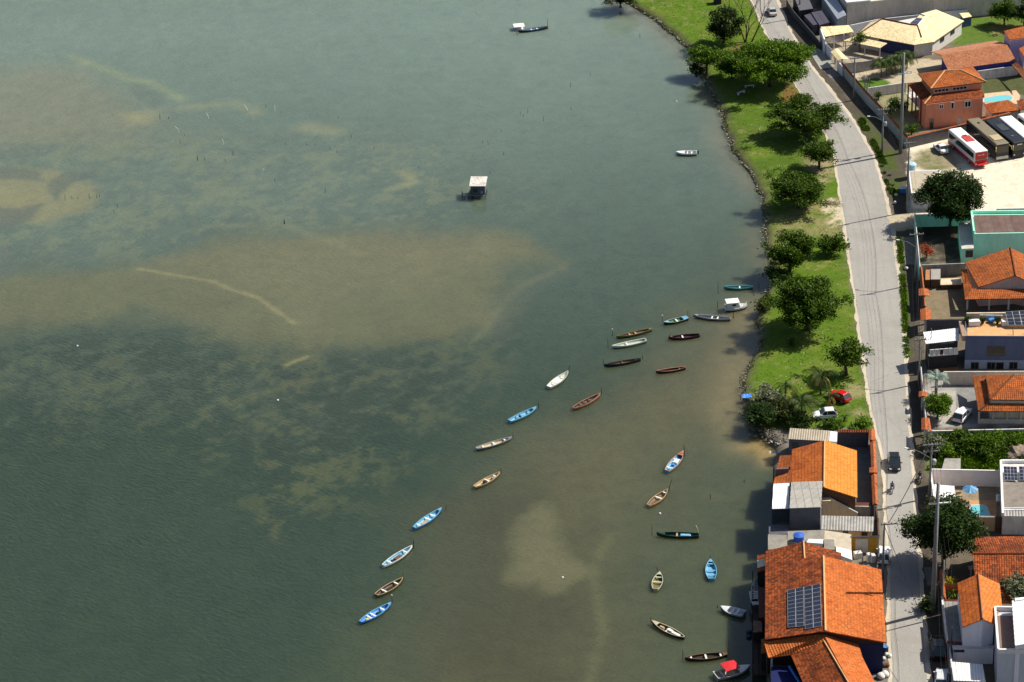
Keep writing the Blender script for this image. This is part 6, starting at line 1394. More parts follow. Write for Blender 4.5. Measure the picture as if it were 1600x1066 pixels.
# overgrown lot
tag(scatter_tufts('undergrowth', over, 5200, .55, 'bright', 0, 9), 'rank undergrowth over the empty lot', 'undergrowth')
rb_ = random.Random(4)
for i, (x, y, r, lf, s) in enumerate(((215, 190, 2.0, 'grey', 'pale leafed bush at the street corner of the overgrown lot'), (280, 240, 1.5, 'bright', 'green bush beside the pale leafed one on the lot'), (430, 110, 1.5, 'mid', 'leafy papaya-like bush against the top of the lot'), (470, 190, 1.7, 'mid', 'green bush in the middle of the overgrown lot'), (590, 180, 1.6, 'bright', 'round bush in the middle right of the overgrown lot'), (690, 170, 2.3, 'bright', 'largest bright bush on the overgrown lot'), (730, 225, 1.6, 'mid', 'green bush left of the debris mound'), (640, 260, 1.6, 'mid', 'low bush below the largest bright one'), (830, 170, 1.5, 'mid', 'bush above the debris mound'), (900, 160, 1.4, 'bright', 'small bush at the right end of the lot'))):
    tree('bush', s, 0, 0, r, r * .55, r * .5 + .2, lf, 60 + i, 'bush', 'bushes on the overgrown lot', nl=9, dens=44, size=.33, k=lambda x_, y_, x=x, y=y: kD(x, y))
p = L(*kD(880, 260)); o = MB(); bm_ = bmesh.new(); bmesh.ops.create_icosphere(bm_, subdivisions=3, radius=1)
for v in bm_.verts: n_ = mnoise.noise(v.co * 2.2) * .35; v.co = Vector((v.co.x * 2.0, v.co.y * 2.0, max(-.1, v.co.z * 1.25))) * (1 + n_)
o.add([v.co.copy() for v in bm_.verts], [tuple(v.index for v in f.verts) for f in bm_.faces]); bm_.free(); o = o.build('debris_mound', plain('brown_debris', (.22, .17, .13), var=.5, scale=2)); o.location = (p.x, p.y, LZ); tag(o, 'brown heap of dry debris at the right of the overgrown lot', 'mound')
t, Q = block('bare grey concrete slab wall standing in the overgrown lot', kD, [(275, 385), (430, 390), (432, 300), (300, 300)], .9, M_grey, M_grey, name='concrete_slab', cat='slab', inset=0)
# orange hip roofed house with the courtyard
hh = house('house', 'orange hip roofed bungalow with veranda beside the paved courtyard', 'house', kE, (800, 800))
roof(hh, kE, [[(677, 770, 4.0), (640, 562, 4.0), (872, 562, 5.3)], [(677, 770, 4.0), (1150, 775, 4.0), (1150, 562, 5.3), (872, 562, 5.3)]], M_orange, .14)
roof(hh, kE, [[(578, 866, 2.7), (531, 570, 2.7), (640, 575, 3.35), (672, 800, 3.35)], [(578, 866, 2.7), (1150, 870, 2.7), (1150, 805, 3.35), (672, 800, 3.35)]], M_orange, .12, 'veranda_roof')
ridgecap(hh, kE, [(677, 770, 4.0), (872, 562, 5.3)], M_cope, .12); ridgecap(hh, kE, [(578, 866, 2.72), (672, 800, 3.37)], M_cope, .12)
walls(hh, kE, [(677, 772, 3.9), (1150, 777, 3.9), (1150, 562, 3.9), (640, 565, 3.9)], plain('cream_plaster', (.70, .61, .48)), .25, .1)
q = MB(); a, b = L(*kE(578, 970), 0), L(*kE(1150, 972), 0); panel(q, a, b, LZ, LZ + .75, 0, .2); q.build('veranda_parapet', plain('cream_plaster', (.70, .61, .48)), hh, world=True)
for x in (582, 700, 815, 930, 1045): pt = L(*kE(x, 970), 0); MB().box((pt.x, pt.y + .12, LZ), (.24, .24, 2.65)).build('veranda_post', plain('cream_plaster', (.70, .61, .48)), hh, world=True)
wallrun('boundary_wall', 'cream wall between the blue house and the orange bungalow', kE, [(290, 537), (1150, 532)], 2.3, plain('cream_wall', (.62, .55, .46), var=.25), None, .2)
wallrun('boundary_wall', 'low pale kerb wall at the lower side of the paved courtyard', kE, [(150, 1030), (1150, 1008)], 1.0, M_offw, None, .2)
wallrun('boundary_wall', 'dark red and white street wall of the paved courtyard', kE, [(98, 500), (112, 650), (128, 800), (140, 925)], 2.2, plain('dark_red_plaster', (.16, .05, .05), var=.3), M_offw, .22, cw=.03, ch=.03)
gateroof('small gate roof by the courtyard palm', kE, [(80, 748), (84, 702), (112, 738), (115, 695), (155, 745), (158, 712)], (2.4, 2.75))
gateroof('larger gate roof at the lower corner of the courtyard', kE, [(105, 1022), (104, 925), (138, 1018), (135, 915), (190, 1028), (172, 925)], (2.6, 3.0))
palm('silver_palm', 'silver blue fan palm in the paved courtyard', 0, 0, 3.2, 2.3, 26, 'silver', 50, k=lambda x, y: kE(232, 600), trunk_r=.2, droop=.7)
tree('shrub', 'round green clipped bush in the paved courtyard', 0, 0, 2.0, 1.7, 1.8, 'bright', 51, 'bush', nl=18, dens=150, size=.26, lay=.9, k=lambda x, y: kE(243, 845))
p = L(*kE(268, 690)); t = thing('garden_lamp', 'small white garden lamp post near the silver palm', 'lamp post', (p.x, p.y, LZ)); MB().tube([(0, 0, 0), (0, 0, 1.3)], .04, 6).build('post', M_white, t); MB().lathe((0, 0, 1.3), [(.05, 0), (.14, .08), (.14, .2), (.04, .28)], 10).build('lamp', M_lamp, t)
# blue house
M_bl = plain('slate_blue_plaster', (.095, .12, .22), var=.2, streak=True)
hbl = house('house', 'slate blue two-storey house with an orange roof terrace', 'house', kE, (700, 350))
wl, Q = walls(hbl, kE, [(475, 258, 5.4), (1150, 262, 5.4), (1150, 100, 5.4), (480, 100, 5.4)], M_bl, 0, 0)
roof(hbl, kE, [[(488, 248, 5.42), (1150, 250, 5.42), (1150, 110, 5.42), (488, 110, 5.42)]], plain('orange_terrace_tiles', (.60, .34, .15), var=.2), .04, 'terrace')
q = MB(); P = P3(kE, [(415, 130, 5.4), (440, 130, 5.4), (492, 252, 5.4), (445, 255, 5.4)]); q.prism([v + Vector((0, 0, .3)) for v in P], .9); q.build('side_parapet', plain('beige_brown_parapet', (.33, .22, .16)), hbl, world=True)
q = MB(); P = P3(kE, [(475, 256, 5.4), (1150, 260, 5.4)]); panel(q, P[0], P[1], LZ + 5.3, LZ + 5.75, .02, .12); q.build('front_parapet', M_bl, hbl, world=True)
A_, B_ = Q[0], Q[1]
q = MB(); panel(q, A_, B_, LZ, LZ + 1.55, .02, .04); q.build('lower_band', plain('pale_blue_plaster', (.26, .32, .44)), hbl, world=True)
winpx(hbl, kE, A_, B_, (650, 325, 800, 408), M_dkgrey, mull=0); 
for r_ in ((515, 458, 583, 517), (650, 458, 720, 517), (835, 456, 905, 515)): winpx(hbl, kE, A_, B_, r_, M_dkgrey, mull=1)
winpx(hbl, kE, A_, B_, (724, 458, 790, 525), M_dkgrey, name='door', mull=0)
q = MB(); a, b = L(*kE(588, 108), 5.4), L(*kE(780, 112), 5.4); panel(q, a, b, LZ + 5.4, LZ + 6.3, .0, .15); q.build('terrace_wall', plain('pale_blue_white', (.50, .55, .62)), hbl, world=True)
a, b = L(*kE(480, 85), 5.4), L(*kE(1000, 80), 5.4); q = MB(); panel(q, a, b, LZ + 5.2, LZ + 6.1, .0, .3); q.build('rear_parapet', M_beige, hbl, world=True)
for x0, x1, s in ((500, 585, 'left white roof-terrace chest on the blue house'), (772, 822, 'right white roof-terrace chest on the blue house')):
    a = L(*kE((x0 + x1) / 2, 150), 5.45); o = MB().box((0, 0, 0), ((x1 - x0) / 5.33 / 9.2, .9, .85)).build('terrace_chest', M_white, bev=.03); o.location = (a.x, a.y, a.z); tag(o, s, 'chest')
p = L(*kE(688, 125), 5.45); t = thing('lounger', 'blue seat in the middle of the orange roof terrace', 'chair', (p.x, p.y, p.z)); MB().lathe((0, 0, .05), [(.35, 0), (.5, .2), (.55, .42), (.45, .5), (.1, .46)], 12).build('seat', azure, t, smooth=True); MB().box((0, 0, 0), (.5, .5, .1)).build('base', M_white, t)
for x, s in ((614, 'potted plant left of the blue seat'), (738, 'potted plant right of the blue seat'), (487, 'potted plant at the left end of the roof terrace')):
    p = L(*kE(x, 138), 5.45); t = thing('potted_plant', s, 'potted plant', (p.x, p.y, p.z), 0, 'potted plants on the roof terrace'); MB().lathe((0, 0, 0), [(.18, 0), (.26, .4), (.28, .42)], 10).build('pot', M_cope, t); v, f = leafcloud(np.random.default_rng(int(x)), [(0, 0, .7, .4, .4)], 300, .2); meshnp('leaves', v, f, LEAF['dark'], t)
solar('tilted solar array on a frame at the right of the orange roof terrace', P3(kE, [(828, 152, 6.0), (1060, 152, 6.0), (1035, 25, 7.2), (800, 40, 7.2)]), 2, 2)
q = MB()
for x, y in ((870, 235), (1000, 235)): pt = L(*kE(x, y), 5.4); q.tube([pt, pt + Vector((0, .6, 1.0))], .06, 5)
q.build('frame_leg', M_dkgrey, hbl, world=True)
hv = house('house', 'white roofed building with a glazed balcony over a dark patio', 'house', kE, (280, 250))
roof(hv, kE, [[(140, 305, 4.6), (418, 275, 4.6), (415, 172, 5.0), (120, 208, 5.0)]], M_corrw, .1)
wl, Q = walls(hv, kE, [(160, 310, 4.5), (418, 290, 4.5), (415, 172, 4.8), (135, 208, 4.8)], plain('very_dark_plaster', (.03, .03, .035)), .2, .15)
A_, B_ = Q[0], Q[1]
gl = plain('greenish_balcony_glass', (.40, .52, .46), rough=.2, var=.1)
q = MB(); a2, b2 = A_ - Vector((0, .7, 0)), B_ - Vector((0, .7, 0)); panel(q, a2, b2, LZ + 2.6, LZ + 2.75, .0, .8); q.build('balcony_floor', M_offw, hv, world=True)
for i in range(6): f0, f1 = i / 6 + .01, (i + 1) / 6 - .01; window(hv, a2.lerp(b2, f0), a2.lerp(b2, f1), LZ + 2.75, LZ + 3.85, M_white, [gl, gl, plain('maroon_pane', (.06, .01, .015)), gl, M_offw, M_offw][i], 'balcony_panel', 0)
wallrun('boundary_wall', 'dark wall behind the white sheet roof', kE, [(150, 108), (470, 103)], 2.4, M_dkgrey, M_dkgrey, .2, cw=.02, ch=.02)
p = L(*kE(183, 300), 4); t = thing('vent_pipe', 'thin pipe rising past the white sheet roof', 'pipe', (p.x, p.y, LZ)); MB().tube([(0, 0, 0), (0, 0, 6.6)], .06, 6).build('pipe', M_post, t)
# orange gable house with columns
ho_ = house('house', 'orange tiled gable house with columned veranda, above the solar terrace', 'house', kF, (850, 850))
RZ = 5.4
roof(ho_, kF, [[(690, 922, 3.6), (590, 742, 3.6), (920, 636, RZ), (958, 836, RZ)], [(1215, 960, 3.6), (1190, 760, 3.6), (920, 636, RZ), (958, 836, RZ)]], M_orange, .14)
ridgecap(ho_, kF, [(920, 636, RZ), (958, 836, RZ)], M_cope, .12)
walls(ho_, kF, [(690, 922, 3.6), (958, 836, RZ), (1215, 960, 3.6), (1190, 760, 3.6), (920, 636, RZ), (590, 742, 3.6)], plain('pinkish_gable_plaster', (.68, .48, .40), var=.2), .3, .2)
roof(ho_, kF, [[(592, 1010, 2.7), (1220, 1000, 2.7), (1220, 935, 3.3), (640, 932, 3.3)], [(592, 1010, 2.7), (566, 795, 2.7), (605, 790, 3.3), (650, 932, 3.3)]], M_orange, .12, 'veranda_roof')
for x in (607, 765, 905, 1040): pt = L(*kF(x, 1085), 0); MB().box((pt.x, pt.y, LZ), (.26, .26, 2.7)).build('column', M_offw, ho_, world=True)
wallrun('boundary_wall', 'brown street wall with orange coping beside the fenced patio', kF, [(272, 780), (285, 900), (300, 1066)], 2.2, plain('brown_wall', (.20, .09, .06)), M_cope, .25, cw=.12, group='walls of the fenced patio')
gateroof('small gable gate roof halfway along the brown street wall', kF, [(258, 982), (256, 935), (296, 980), (292, 925), (335, 985), (330, 938)], (2.4, 2.8))
gateroof('gable gate roof at the lower end of the brown street wall', kE, [(98, 108), (94, 18), (142, 105), (138, 5), (187, 96), (184, 18)], (2.5, 2.9))
wallrun('boundary_wall', 'grey cross wall below the mint walled yard', kF, [(278, 760), (598, 748)], 2.2, M_grey, None, .25, group='walls of the fenced patio')
block('small hutch with a pale grey lid in the fenced patio', kF, [(345, 865), (415, 865), (415, 790), (345, 790)], 1.7, M_grey, M_wood, name='hutch', cat='hutch')
block('small orange brown hutch left of the grey lidded one', kF, [(305, 868), (342, 868), (342, 795), (308, 795)], 1.5, plain('orange_boards', (.40, .17, .07)), M_wood, name='hutch', cat='hutch')
block('long low beige cover below the two hutches', kF, [(415, 905), (570, 900), (565, 855), (418, 860)], .9, M_beige, M_wood, name='cover', cat='cover')
# mint house
M_mint = plain('mint_plaster', (.40, .84, .66), var=.15, streak=True)
wallrun('boundary_wall', 'mint green street wall of the shady yard', kF, [(228, 388), (245, 560), (266, 785)], 2.3, M_mint, M_white, .2, cw=.0, ch=.02, group='mint green yard walls')
wallrun('boundary_wall', 'mint green cross wall behind the dark round tree', kF, [(228, 400), (640, 388)], 2.3, M_mint, M_white, .2, cw=.0, ch=.02, group='mint green yard walls')
hm = house('house', 'mint green house with a dark brown sunken roof', 'house', kF, (800, 650))
wl, Q = walls(hm, kF, [(657, 535, 4.7), (1240, 525, 4.7), (1235, 385, 4.7), (638, 390, 4.7)], M_mint, 0, 0)
q = MB()
for i, (a, b) in enumerate(((Q[3], Q[2]), (Q[0], Q[3]))):
    d = (b - a).normalized(); s_ = Vector((-d.y, d.x, 0)) * .13; q.prism([v + Vector((0, 0, .55 + .004 * i)) for v in (a - s_, b - s_, b + s_, a + s_)], .6)
q.build('parapet', M_mint, hm, world=True)
roof(hm, kF, [[(668, 530, 4.72), (1240, 520, 4.72), (1235, 395, 5.0), (655, 400, 5.0)]], corrug('brown_sheet_roof', (.12, .065, .05), (.20, .14, .12), 3.0, stain=.6, seam=1.6), .03, 'roof')
hm2, Q = block('low mint annex with a pale sunken roof left of the mint house', kF, [(568, 645), (657, 640), (637, 445), (545, 456)], 2.9, plain('pale_annex_roof', (.50, .48, .42), var=.3), M_mint, inset=0, name='annex', cat='annex')
winpx(hm2, kF, Q[0], Q[1], (597, 655, 650, 705), M_dkgrey)
tree('tree', 'dark round dense tree between the sand lot and the shady yard', 1486, 317, 5.5, 4.4, 4.6, 'dark', 52, nl=34, dens=34, size=.34, lay=.8)
tree('shrub', 'red flowering shrub in the corner of the mint walled yard', 0, 0, 1.35, 1.0, 1.4, 'red', 53, 'shrub', nl=8, dens=46, size=.26, k=lambda x, y: kF(312, 662))
# beige flat roof by the lot
hf = house('house', 'small house with a flat beige roof at the corner of the sand lot', 'house', kF, (300, 250))
wl, Q = walls(hf, kF, [(205, 248, 3.2), (430, 240, 3.2), (400, 70, 3.2), (185, 80, 3.2)], plain('pale_grey_plaster', (.54, .57, .62), var=.2), 0, 0)
roof(hf, kF, [[(212, 228, 3.24), (425, 222, 3.24), (395, 76, 3.24), (194, 84, 3.24)]], plain('beige_roof_sheet', (.40, .35, .27), var=.2), .05); q = MB(); panel(q, Q[0], Q[1], LZ + 2.9, LZ + 3.45, .03, .15); panel(q, Q[0] + Vector((.08, 0, 0)), Q[3] + Vector((.0, -.1, 0)), LZ + 2.9, LZ + 3.44, 0, .12); q.build('fascia', M_white, hf, world=True)
block('white sheet awning right of the flat beige roof', kF, [(418, 185), (466, 150), (460, 100), (400, 92)], 2.6, M_corrw, M_offw, name='awning', cat='awning', inset=.3)
p = L(*kF(204, 92), 1); t = thing('water_tank', 'pale blue round tank lid at the corner of the flat beige roof', 'water tank', (p.x, p.y, LZ)); MB().lathe((0, 0, 0), [(.75, 0), (.82, .5), (.82, 2.6), (.9, 2.65), (.8, 2.8), (.2, 2.95), (.02, 2.96)], 18).build('tank', plain('pale_blue_tank', (.40, .58, .70), rough=.4, var=.1), t)
p = L(*kF(142, 236)); t = thing('kiosk', 'small pale blue topped box on the pavement by the pole', 'kiosk', (p.x, p.y, LZ)); MB().box((0, 0, 0), (.8, .8, .9)).build('body', azure, t); MB().box((0, 0, .9), (1.0, 1.1, .08)).build('lid', plain('pale_blue_lid', (.55, .68, .80)), t)
for x, y, s in ((85, 318, 'white sack of rubbish on the shaded pavement'), (168, 795, 'white bag on the pavement by the brown wall'), (92, 262, 'pale post stub on the verge by the kiosk')):
    p = L(*kF(x, y)); o = MB().lathe((0, 0, 0), [(.15, 0), (.33, .12), (.3, .4), (.08, .55)], 9).build('rubbish_sack', M_offw, smooth=True); o.location = (p.x, p.y, LZ); tag(o, s, 'sack')
# --- pink house and pool, top right
wallrun('boundary_wall', 'grey wall with red coping between the pink house and the coaches', kH, [(95, 1145), (440, 1065), (1066, 910), (1200, 880)], 2.2, plain('dark_grey_wall', (.13, .125, .13), var=.35), M_cope, .2, cw=.05, ch=.04)
wallrun('boundary_wall', 'white street wall with red tiled coping along the curve', kJ, [(465, 400), (610, 575), (730, 700), (870, 860)], 2.2, plain('grey_white_wall', (.50, .50, .50), var=.3), M_cope, .22, cw=.12)
M_pink = plain('salmon_pink_plaster', (.68, .25, .15), var=.15, streak=True)
hpk = house('house', 'salmon pink two-storey house with two tiers of orange hipped roof', 'house', kH, (480, 1000))
E1, I1, E2, R2_ = 5.2, 5.9, 7.3, 8.8
roof(hpk, kH, [[(290, 738, E2), (180, 613, E2), (405, 590, R2_)], [(290, 738, E2), (752, 682, E2), (532, 582, R2_), (405, 590, R2_)], [(752, 682, E2), (641, 556, E2), (532, 582, R2_)], [(641, 556, E2), (180, 613, E2), (405, 590, R2_), (532, 582, R2_)]], M_orange, .14, 'upper_roof')
ridgecap(hpk, kH, [(290, 738, E2), (405, 590, R2_), (532, 582, R2_), (752, 682, E2)], plain('ridge_mortar', (.60, .35, .16)), .13)
roof(hpk, kH, [[(236, 866, E1), (92, 692, E1), (212, 680, I1), (302, 786, I1)], [(236, 866, E1), (737, 806, E1), (714, 740, I1), (302, 786, I1)]], M_red, .13, 'lower_roof')
ridgecap(hpk, kH, [(236, 866, E1), (302, 786, I1), (212, 680, I1)], plain('ridge_mortar', (.60, .35, .16)), .12)
wl, Q = walls(hpk, kH, [(290, 738, E2), (752, 682, E2), (641, 556, E2), (180, 613, E2)], M_pink, .85, .15, name='upper_wall')
winpx(hpk, kH, Q[0], Q[1], (318, 740, 440, 765), M_offw, mull=3); winpx(hpk, kH, Q[0], Q[1], (470, 722, 590, 748), M_offw, mull=3)
wl, Q = walls(hpk, kH, [(248, 868, E1), (730, 810, E1), (640, 700, E1), (190, 800, E1)], M_pink, .12, .12)
for r_, m_ in (((360, 870, 395, 905), 1), ((457, 852, 483, 908), 0), ((571, 842, 624, 893), 1)): winpx(hpk, kH, Q[0], Q[1], r_, M_white, mull=m_)
winpx(hpk, kH, Q[0], Q[1], (507, 982, 549, 1046), plain('grey_door', (.42, .38, .36)), plain('grey_door', (.42, .38, .36)), name='door', mull=0)
winpx(hpk, kH, Q[0], Q[1], (276, 988, 314, 1075), plain('door_surround', (.45, .2, .12)), M_glass, name='archway', mull=0)
for (x, y) in ((95, 700), (130, 740), (160, 775), (200, 825)): pt = L(*kH(x, y), E1); MB().box((pt.x + .2, pt.y, LZ), (.26, .26, E1 - .1)).build('veranda_column', plain('brick_red_column', (.30, .07, .04)), hpk, world=True)
P = P3(kH, [(82, 775, 2.6), (240, 955, 2.6), (300, 900, 2.6), (150, 760, 2.6)]); q = MB(); q.prism(P, .2); q.build('balcony_floor', M_offw, hpk, world=True)
q = MB(); q.tube([P[0] + Vector((0, 0, .9)), P[1] + Vector((0, 0, .9))], .06, 5).tube([P[0] + Vector((0, 0, .45)), P[1] + Vector((0, 0, .45))], .04, 5); q.build('balcony_rail', M_white, hpk, world=True)
pool('turquoise pool behind the salmon pink house', kH, [(735, 852), (735, 818), (860, 796), (935, 790), (975, 812), (958, 838), (850, 850)], .12, plain('pool_rim_stone', (.62, .52, .38)))
M_pav = plain('green_pavers', (.06, .075, .04), var=.3)
hgz = house('gazebo', 'small hipped tile gazebo between the pool and the coaches', 'gazebo', kH, (880, 920))
roof(hgz, kH, [[(792, 946, 2.5), (733, 868, 2.5), (868, 842, 3.5)], [(792, 946, 2.5), (1030, 918, 2.5), (932, 832, 3.5), (868, 842, 3.5)], [(1030, 918, 2.5), (985, 862, 2.5), (932, 832, 3.5)]], M_orange, .12)
walls(hgz, kH, [(792, 946, 2.4), (1030, 918, 2.4), (985, 862, 2.4), (733, 868, 2.4)], M_offw, .35, .1)
hq = house('outbuilding', 'dark orange tiled roof corner at the right edge beside the gazebo', 'outbuilding', kH, (1040, 860))
roof(hq, kH, [[(1032, 918, 2.6), (1160, 905, 2.6), (1150, 800, 3.3), (1005, 838, 3.3)]], M_red, .12); walls(hq, kH, [(1032, 918, 2.5), (1160, 905, 2.5), (1150, 800, 2.5), (1005, 838, 2.5)], M_offw, .3, .1)
# long tan roof with the blue strip
hl_ = house('house', 'long tan tiled roof over a blue painted wall above the pink house', 'house', kH, (680, 480))
roof(hl_, kH, [[(432, 582, 2.9), (1002, 506, 2.9), (922, 366, 4.3), (370, 456, 4.3)]], M_tan, .14)
roof(hl_, kH, [[(284, 430, 3.2), (828, 338, 3.2), (922, 366, 4.3), (370, 456, 4.3)]], tiles('pale_tan_clay_tiles', (.50, .22, .12), (.25, .10, .05), (.58, .30, .18), .32, .42, .2, .4), .14, 'rear_roof')
walls(hl_, kH, [(432, 582, 2.85), (1002, 506, 2.85), (922, 366, 4.2), (870, 345, 3.2), (400, 420, 3.2), (370, 456, 4.1)], plain('cobalt_blue_plaster', (.03, .05, .30), var=.2), .35, .15)
wallrun('boundary_wall', 'pale stained wall in front of the blue painted wall', kH, [(680, 592), (1018, 545)], 2.0, M_offw, None, .2)
# lilac houses
M_lil = plain('lilac_plaster', (.58, .46, .56), var=.12)
hll = house('house', 'lilac house with orange roof at the right edge of the lawn', 'house', kH, (1000, 400))
roof(hll, kH, [[(945, 330, 5.2), (1160, 305, 5.2), (1150, 215, 6.2), (898, 258, 6.2)], [(885, 275, 5.6), (1140, 200, 5.6), (1150, 215, 6.2), (898, 258, 6.2)]], M_orange, .13)
walls(hll, kH, [(945, 332, 5.2), (1160, 307, 5.2), (1150, 215, 6.1), (898, 260, 6.1)], M_lil, .15, .15)
hl2 = house('house', 'dark orange porch roof at the right edge below the lilac house', 'house', kH, (1040, 480))
roof(hl2, kH, [[(1066, 470, 4.6), (1160, 440, 4.6), (1150, 350, 5.4), (1022, 405, 5.4)]], M_orange, .12); walls(hl2, kH, [(1066, 470, 4.5), (1160, 440, 4.5), (1150, 350, 4.6), (1022, 405, 4.6)], M_lil, .2, .15)
roof(hl2, kH, [[(1070, 665, 2.8), (962, 537, 2.8), (1010, 520, 3.5), (1090, 600, 3.5)]], M_tan, .12, 'porch_roof')
# yellow tiled house
hy = house('house', 'sprawling low house with pale yellow tiled hip roofs beside the big grey wall', 'house', kJ, (900, 300))
roof(hy, kJ, [[(562, 216, 3.0), (915, 281, 3.0), (960, 232, 3.6), (935, 160, 4.7), (715, 116, 4.9)], [(915, 281, 3.0), (1037, 262, 3.0), (960, 232, 3.6)]], M_yell, .14)
roof(hy, kJ, [[(1037, 262, 3.0), (1226, 131, 3.0), (985, 100, 4.9), (935, 160, 4.6), (960, 232, 3.6)], [(885, 152, 4.3), (935, 160, 4.5), (985, 100, 4.9), (955, 88, 4.9)]], M_yell, .14, 'side_roof')
roof(hy, kJ, [[(640, 140, 3.6), (562, 214, 3.0), (715, 116, 4.88)], [(640, 138, 3.4), (885, 150, 4.0), (715, 114, 4.88)], [(1226, 131, 3.0), (1050, 60, 3.4), (955, 86, 4.85), (985, 98, 4.85)]], M_yell, .12, 'rear_roof')
ridgecap(hy, kJ, [(715, 116, 4.95), (885, 152, 4.75), (935, 160, 4.7), (960, 232, 3.65)], M_tan, .12); ridgecap(hy, kJ, [(562, 216, 3.05), (715, 116, 4.95)], M_tan, .12); ridgecap(hy, kJ, [(955, 88, 4.95), (985, 100, 4.95), (935, 160, 4.65)], M_white, .12)
wl, Q = walls(hy, kJ, [(562, 216, 2.95), (915, 281, 2.95), (1037, 262, 2.95), (1226, 131, 2.95), (1050, 80, 2.95), (715, 140, 2.95)], plain('white_house_plaster', (.60, .58, .55), var=.2), .5, .15)
q = MB(); panel(q, Q[0].lerp(Q[1], .35), Q[1], LZ, LZ + 2.7, .03, .06); q.build('blue_wall_panel', plain('dark_blue_plaster', (.03, .04, .13)), hy, world=True)
winpx(hy, kJ, Q[2], Q[3], (1075, 235, 1100, 262), M_dkgrey); winpx(hy, kJ, Q[2], Q[3], (1140, 190, 1165, 215), M_dkgrey)
Pl = P3(kJ, [(885, 152, 4.3), (935, 160, 4.5), (985, 100, 4.9)]); 
solar('dark solar water heater panels between the two yellow ridges', [onplane(*kJ(x, y), Pl, .12) for x, y in ((888, 146), (935, 152), (972, 118), (930, 112))], 3, 1)
roof(hy, kJ, [[(472, 254, 2.3), (700, 300, 2.3), (745, 270, 2.8), (540, 228, 2.8)]], M_yell, .1, 'porch_roof'); q = MB()
for x, y in ((480, 256), (600, 280), (695, 300)): pt = L(*kJ(x, y), 2.3); q.box((pt.x + .2, pt.y + .15, LZ), (.2, .2, 2.2))
q.build('porch_post', M_offw, hy, world=True)
hcp = house('carport', 'yellow tiled carport beside the tall white street wall', 'carport', kG, (700, 330))
roof(hcp, kG, [[(596, 384, 2.8), (893, 330, 2.8), (842, 262, 3.4), (548, 280, 3.4)]], M_yell, .1); q = MB()
for x, y in ((690, 372), (790, 352), (885, 335)): pt = L(*kG(x, y), 2.8); q.box((pt.x, pt.y, LZ), (.2, .2, 2.7))
q.build('post', M_offw, hcp, world=True)
gateroof('yellow tiled double gate roof on the white street wall', kG, [(652, 542), (728, 632), (698, 514), (772, 612), (728, 505), (840, 620)], (2.6, 3.0), M_yell)
wallrun('boundary_wall', 'tall white street wall of the yellow tiled house', kG, [(548, 290), (590, 410)], 3.2, M_wsh, None, .25); wallrun('boundary_wall', 'white street wall between the carport and the yellow gate roof', kG, [(583, 425), (660, 520)], 2.2, M_wsh, M_white, .2, cw=.03, ch=.02)
wallrun('boundary_wall', 'short white wall at the end of the yellow gate roof', kG, [(725, 635), (778, 690)], 2.2, M_wsh, None, .2)
wallrun('boundary_wall', 'grey cross wall below the yard of the yellow tiled house', kG, [(778, 660), (1000, 640), (1290, 585), (1450, 560)], 2.2, plain('shaded_grey_wall', (.30, .29, .28)), None, .2)
wallrun('boundary_wall', 'pale cross wall left of the salmon pink house', kG, [(1045, 915), (1440, 858)], 2.0, M_offw, None, .2)
tree('tree', 'small leafy tree in the yard of the yellow tiled house', 0, 0, 1.9, 1.7, 2.4, 'mid', 54, nl=10, dens=38, size=.3, k=lambda x, y: kG(955, 420))
AG = 'feathery palms beside the yard walls'
for i, (x, y, s) in enumerate(((1180, 660, 'left feathery palm of the cluster by the lawn patch'), (1240, 640, 'middle feathery palm of the cluster by the lawn patch'), (1300, 625, 'feathery palm just left of the tall pole top'), (1390, 600, 'feathery palm right of the tall pole top'), (1450, 575, 'feathery palm nearest the tan tiled roof'))):
    palm('areca_palm', s, 0, 0, 3.0, 3.0, 22, 'palm', 70 + i, k=lambda x_, y_, x=x, y=y: kG(x, y), group=AG, trunk_r=.09, droop=1.1, dry=2)
for i, (x, y, r, lf, s) in enumerate(((790, 660, 1.7, 'mid', 'dark leafy shrub left of the pink veranda'), (900, 810, 1.6, 'mid', 'shrub in front of the pink veranda'), (840, 665, 1.3, 'dark', 'dark shrub under the pink balcony'), (760, 700, 1.3, 'dark', 'low shrub behind the coping wall'), (690, 600, .9, 'mid', 'small shrub against the pale cross wall'))):
    tree('shrub', s, 0, 0, r, r * .7, r * .8, lf, 80 + i, 'shrub', 'shrubs around the pink house', nl=8, dens=42, size=.28, k=lambda x_, y_, x=x, y=y: kJ(x, y))
tree('tree', 'round green tree on the lawn by the grey wall', 0, 0, 3.2, 2.5, 3.0, 'mid', 55, nl=16, dens=34, size=.36, k=lambda x, y: kH(905, 95))
tree('tree', 'dark tree cut by the right edge at the lawn', 0, 0, 3.4, 2.6, 3.2, 'dark', 56, nl=14, dens=34, size=.36, k=lambda x, y: kH(1075, 110))
# big grey wall building and sheds at the top
hwz = thing('warehouse', 'huge blank grey concrete warehouse wall across the top right', 'warehouse', tuple(L(1323, 44)))
A0, B0 = L(1323, 46), L(1680, 10); d = (B0 - A0).normalized(); A1 = A0 + (L(1262, -32) - A0); B1 = B0 + (A1 - A0)
M_bw = plain('rough_grey_render', (.60, .54, .47), var=.35, scale=.35, streak=True)
q = MB(); z = Vector((0, 0, 5.7)); q.prism([v + z for v in (A0, B0, B1, A1)], 6.2); q.build('wall', M_bw, hwz, world=True)
q = MB(); q.prism([v + Vector((0, 0, 5.98)) for v in (A0 + (B0 - A0) * -.002, A0 + (B0 - A0) * .10, A1 + (B0 - A0) * .10, A1 - (B0 - A0) * .002)], .28); q.build('roof', M_white, hwz, world=True)
wallrun('boundary_wall', 'low white wall at the foot of the grey warehouse', kJ, [(515, 158), (690, 120), (1248, 60)], 1.9, plain('white_low_wall', (.66, .68, .72), var=.15), None, .2)
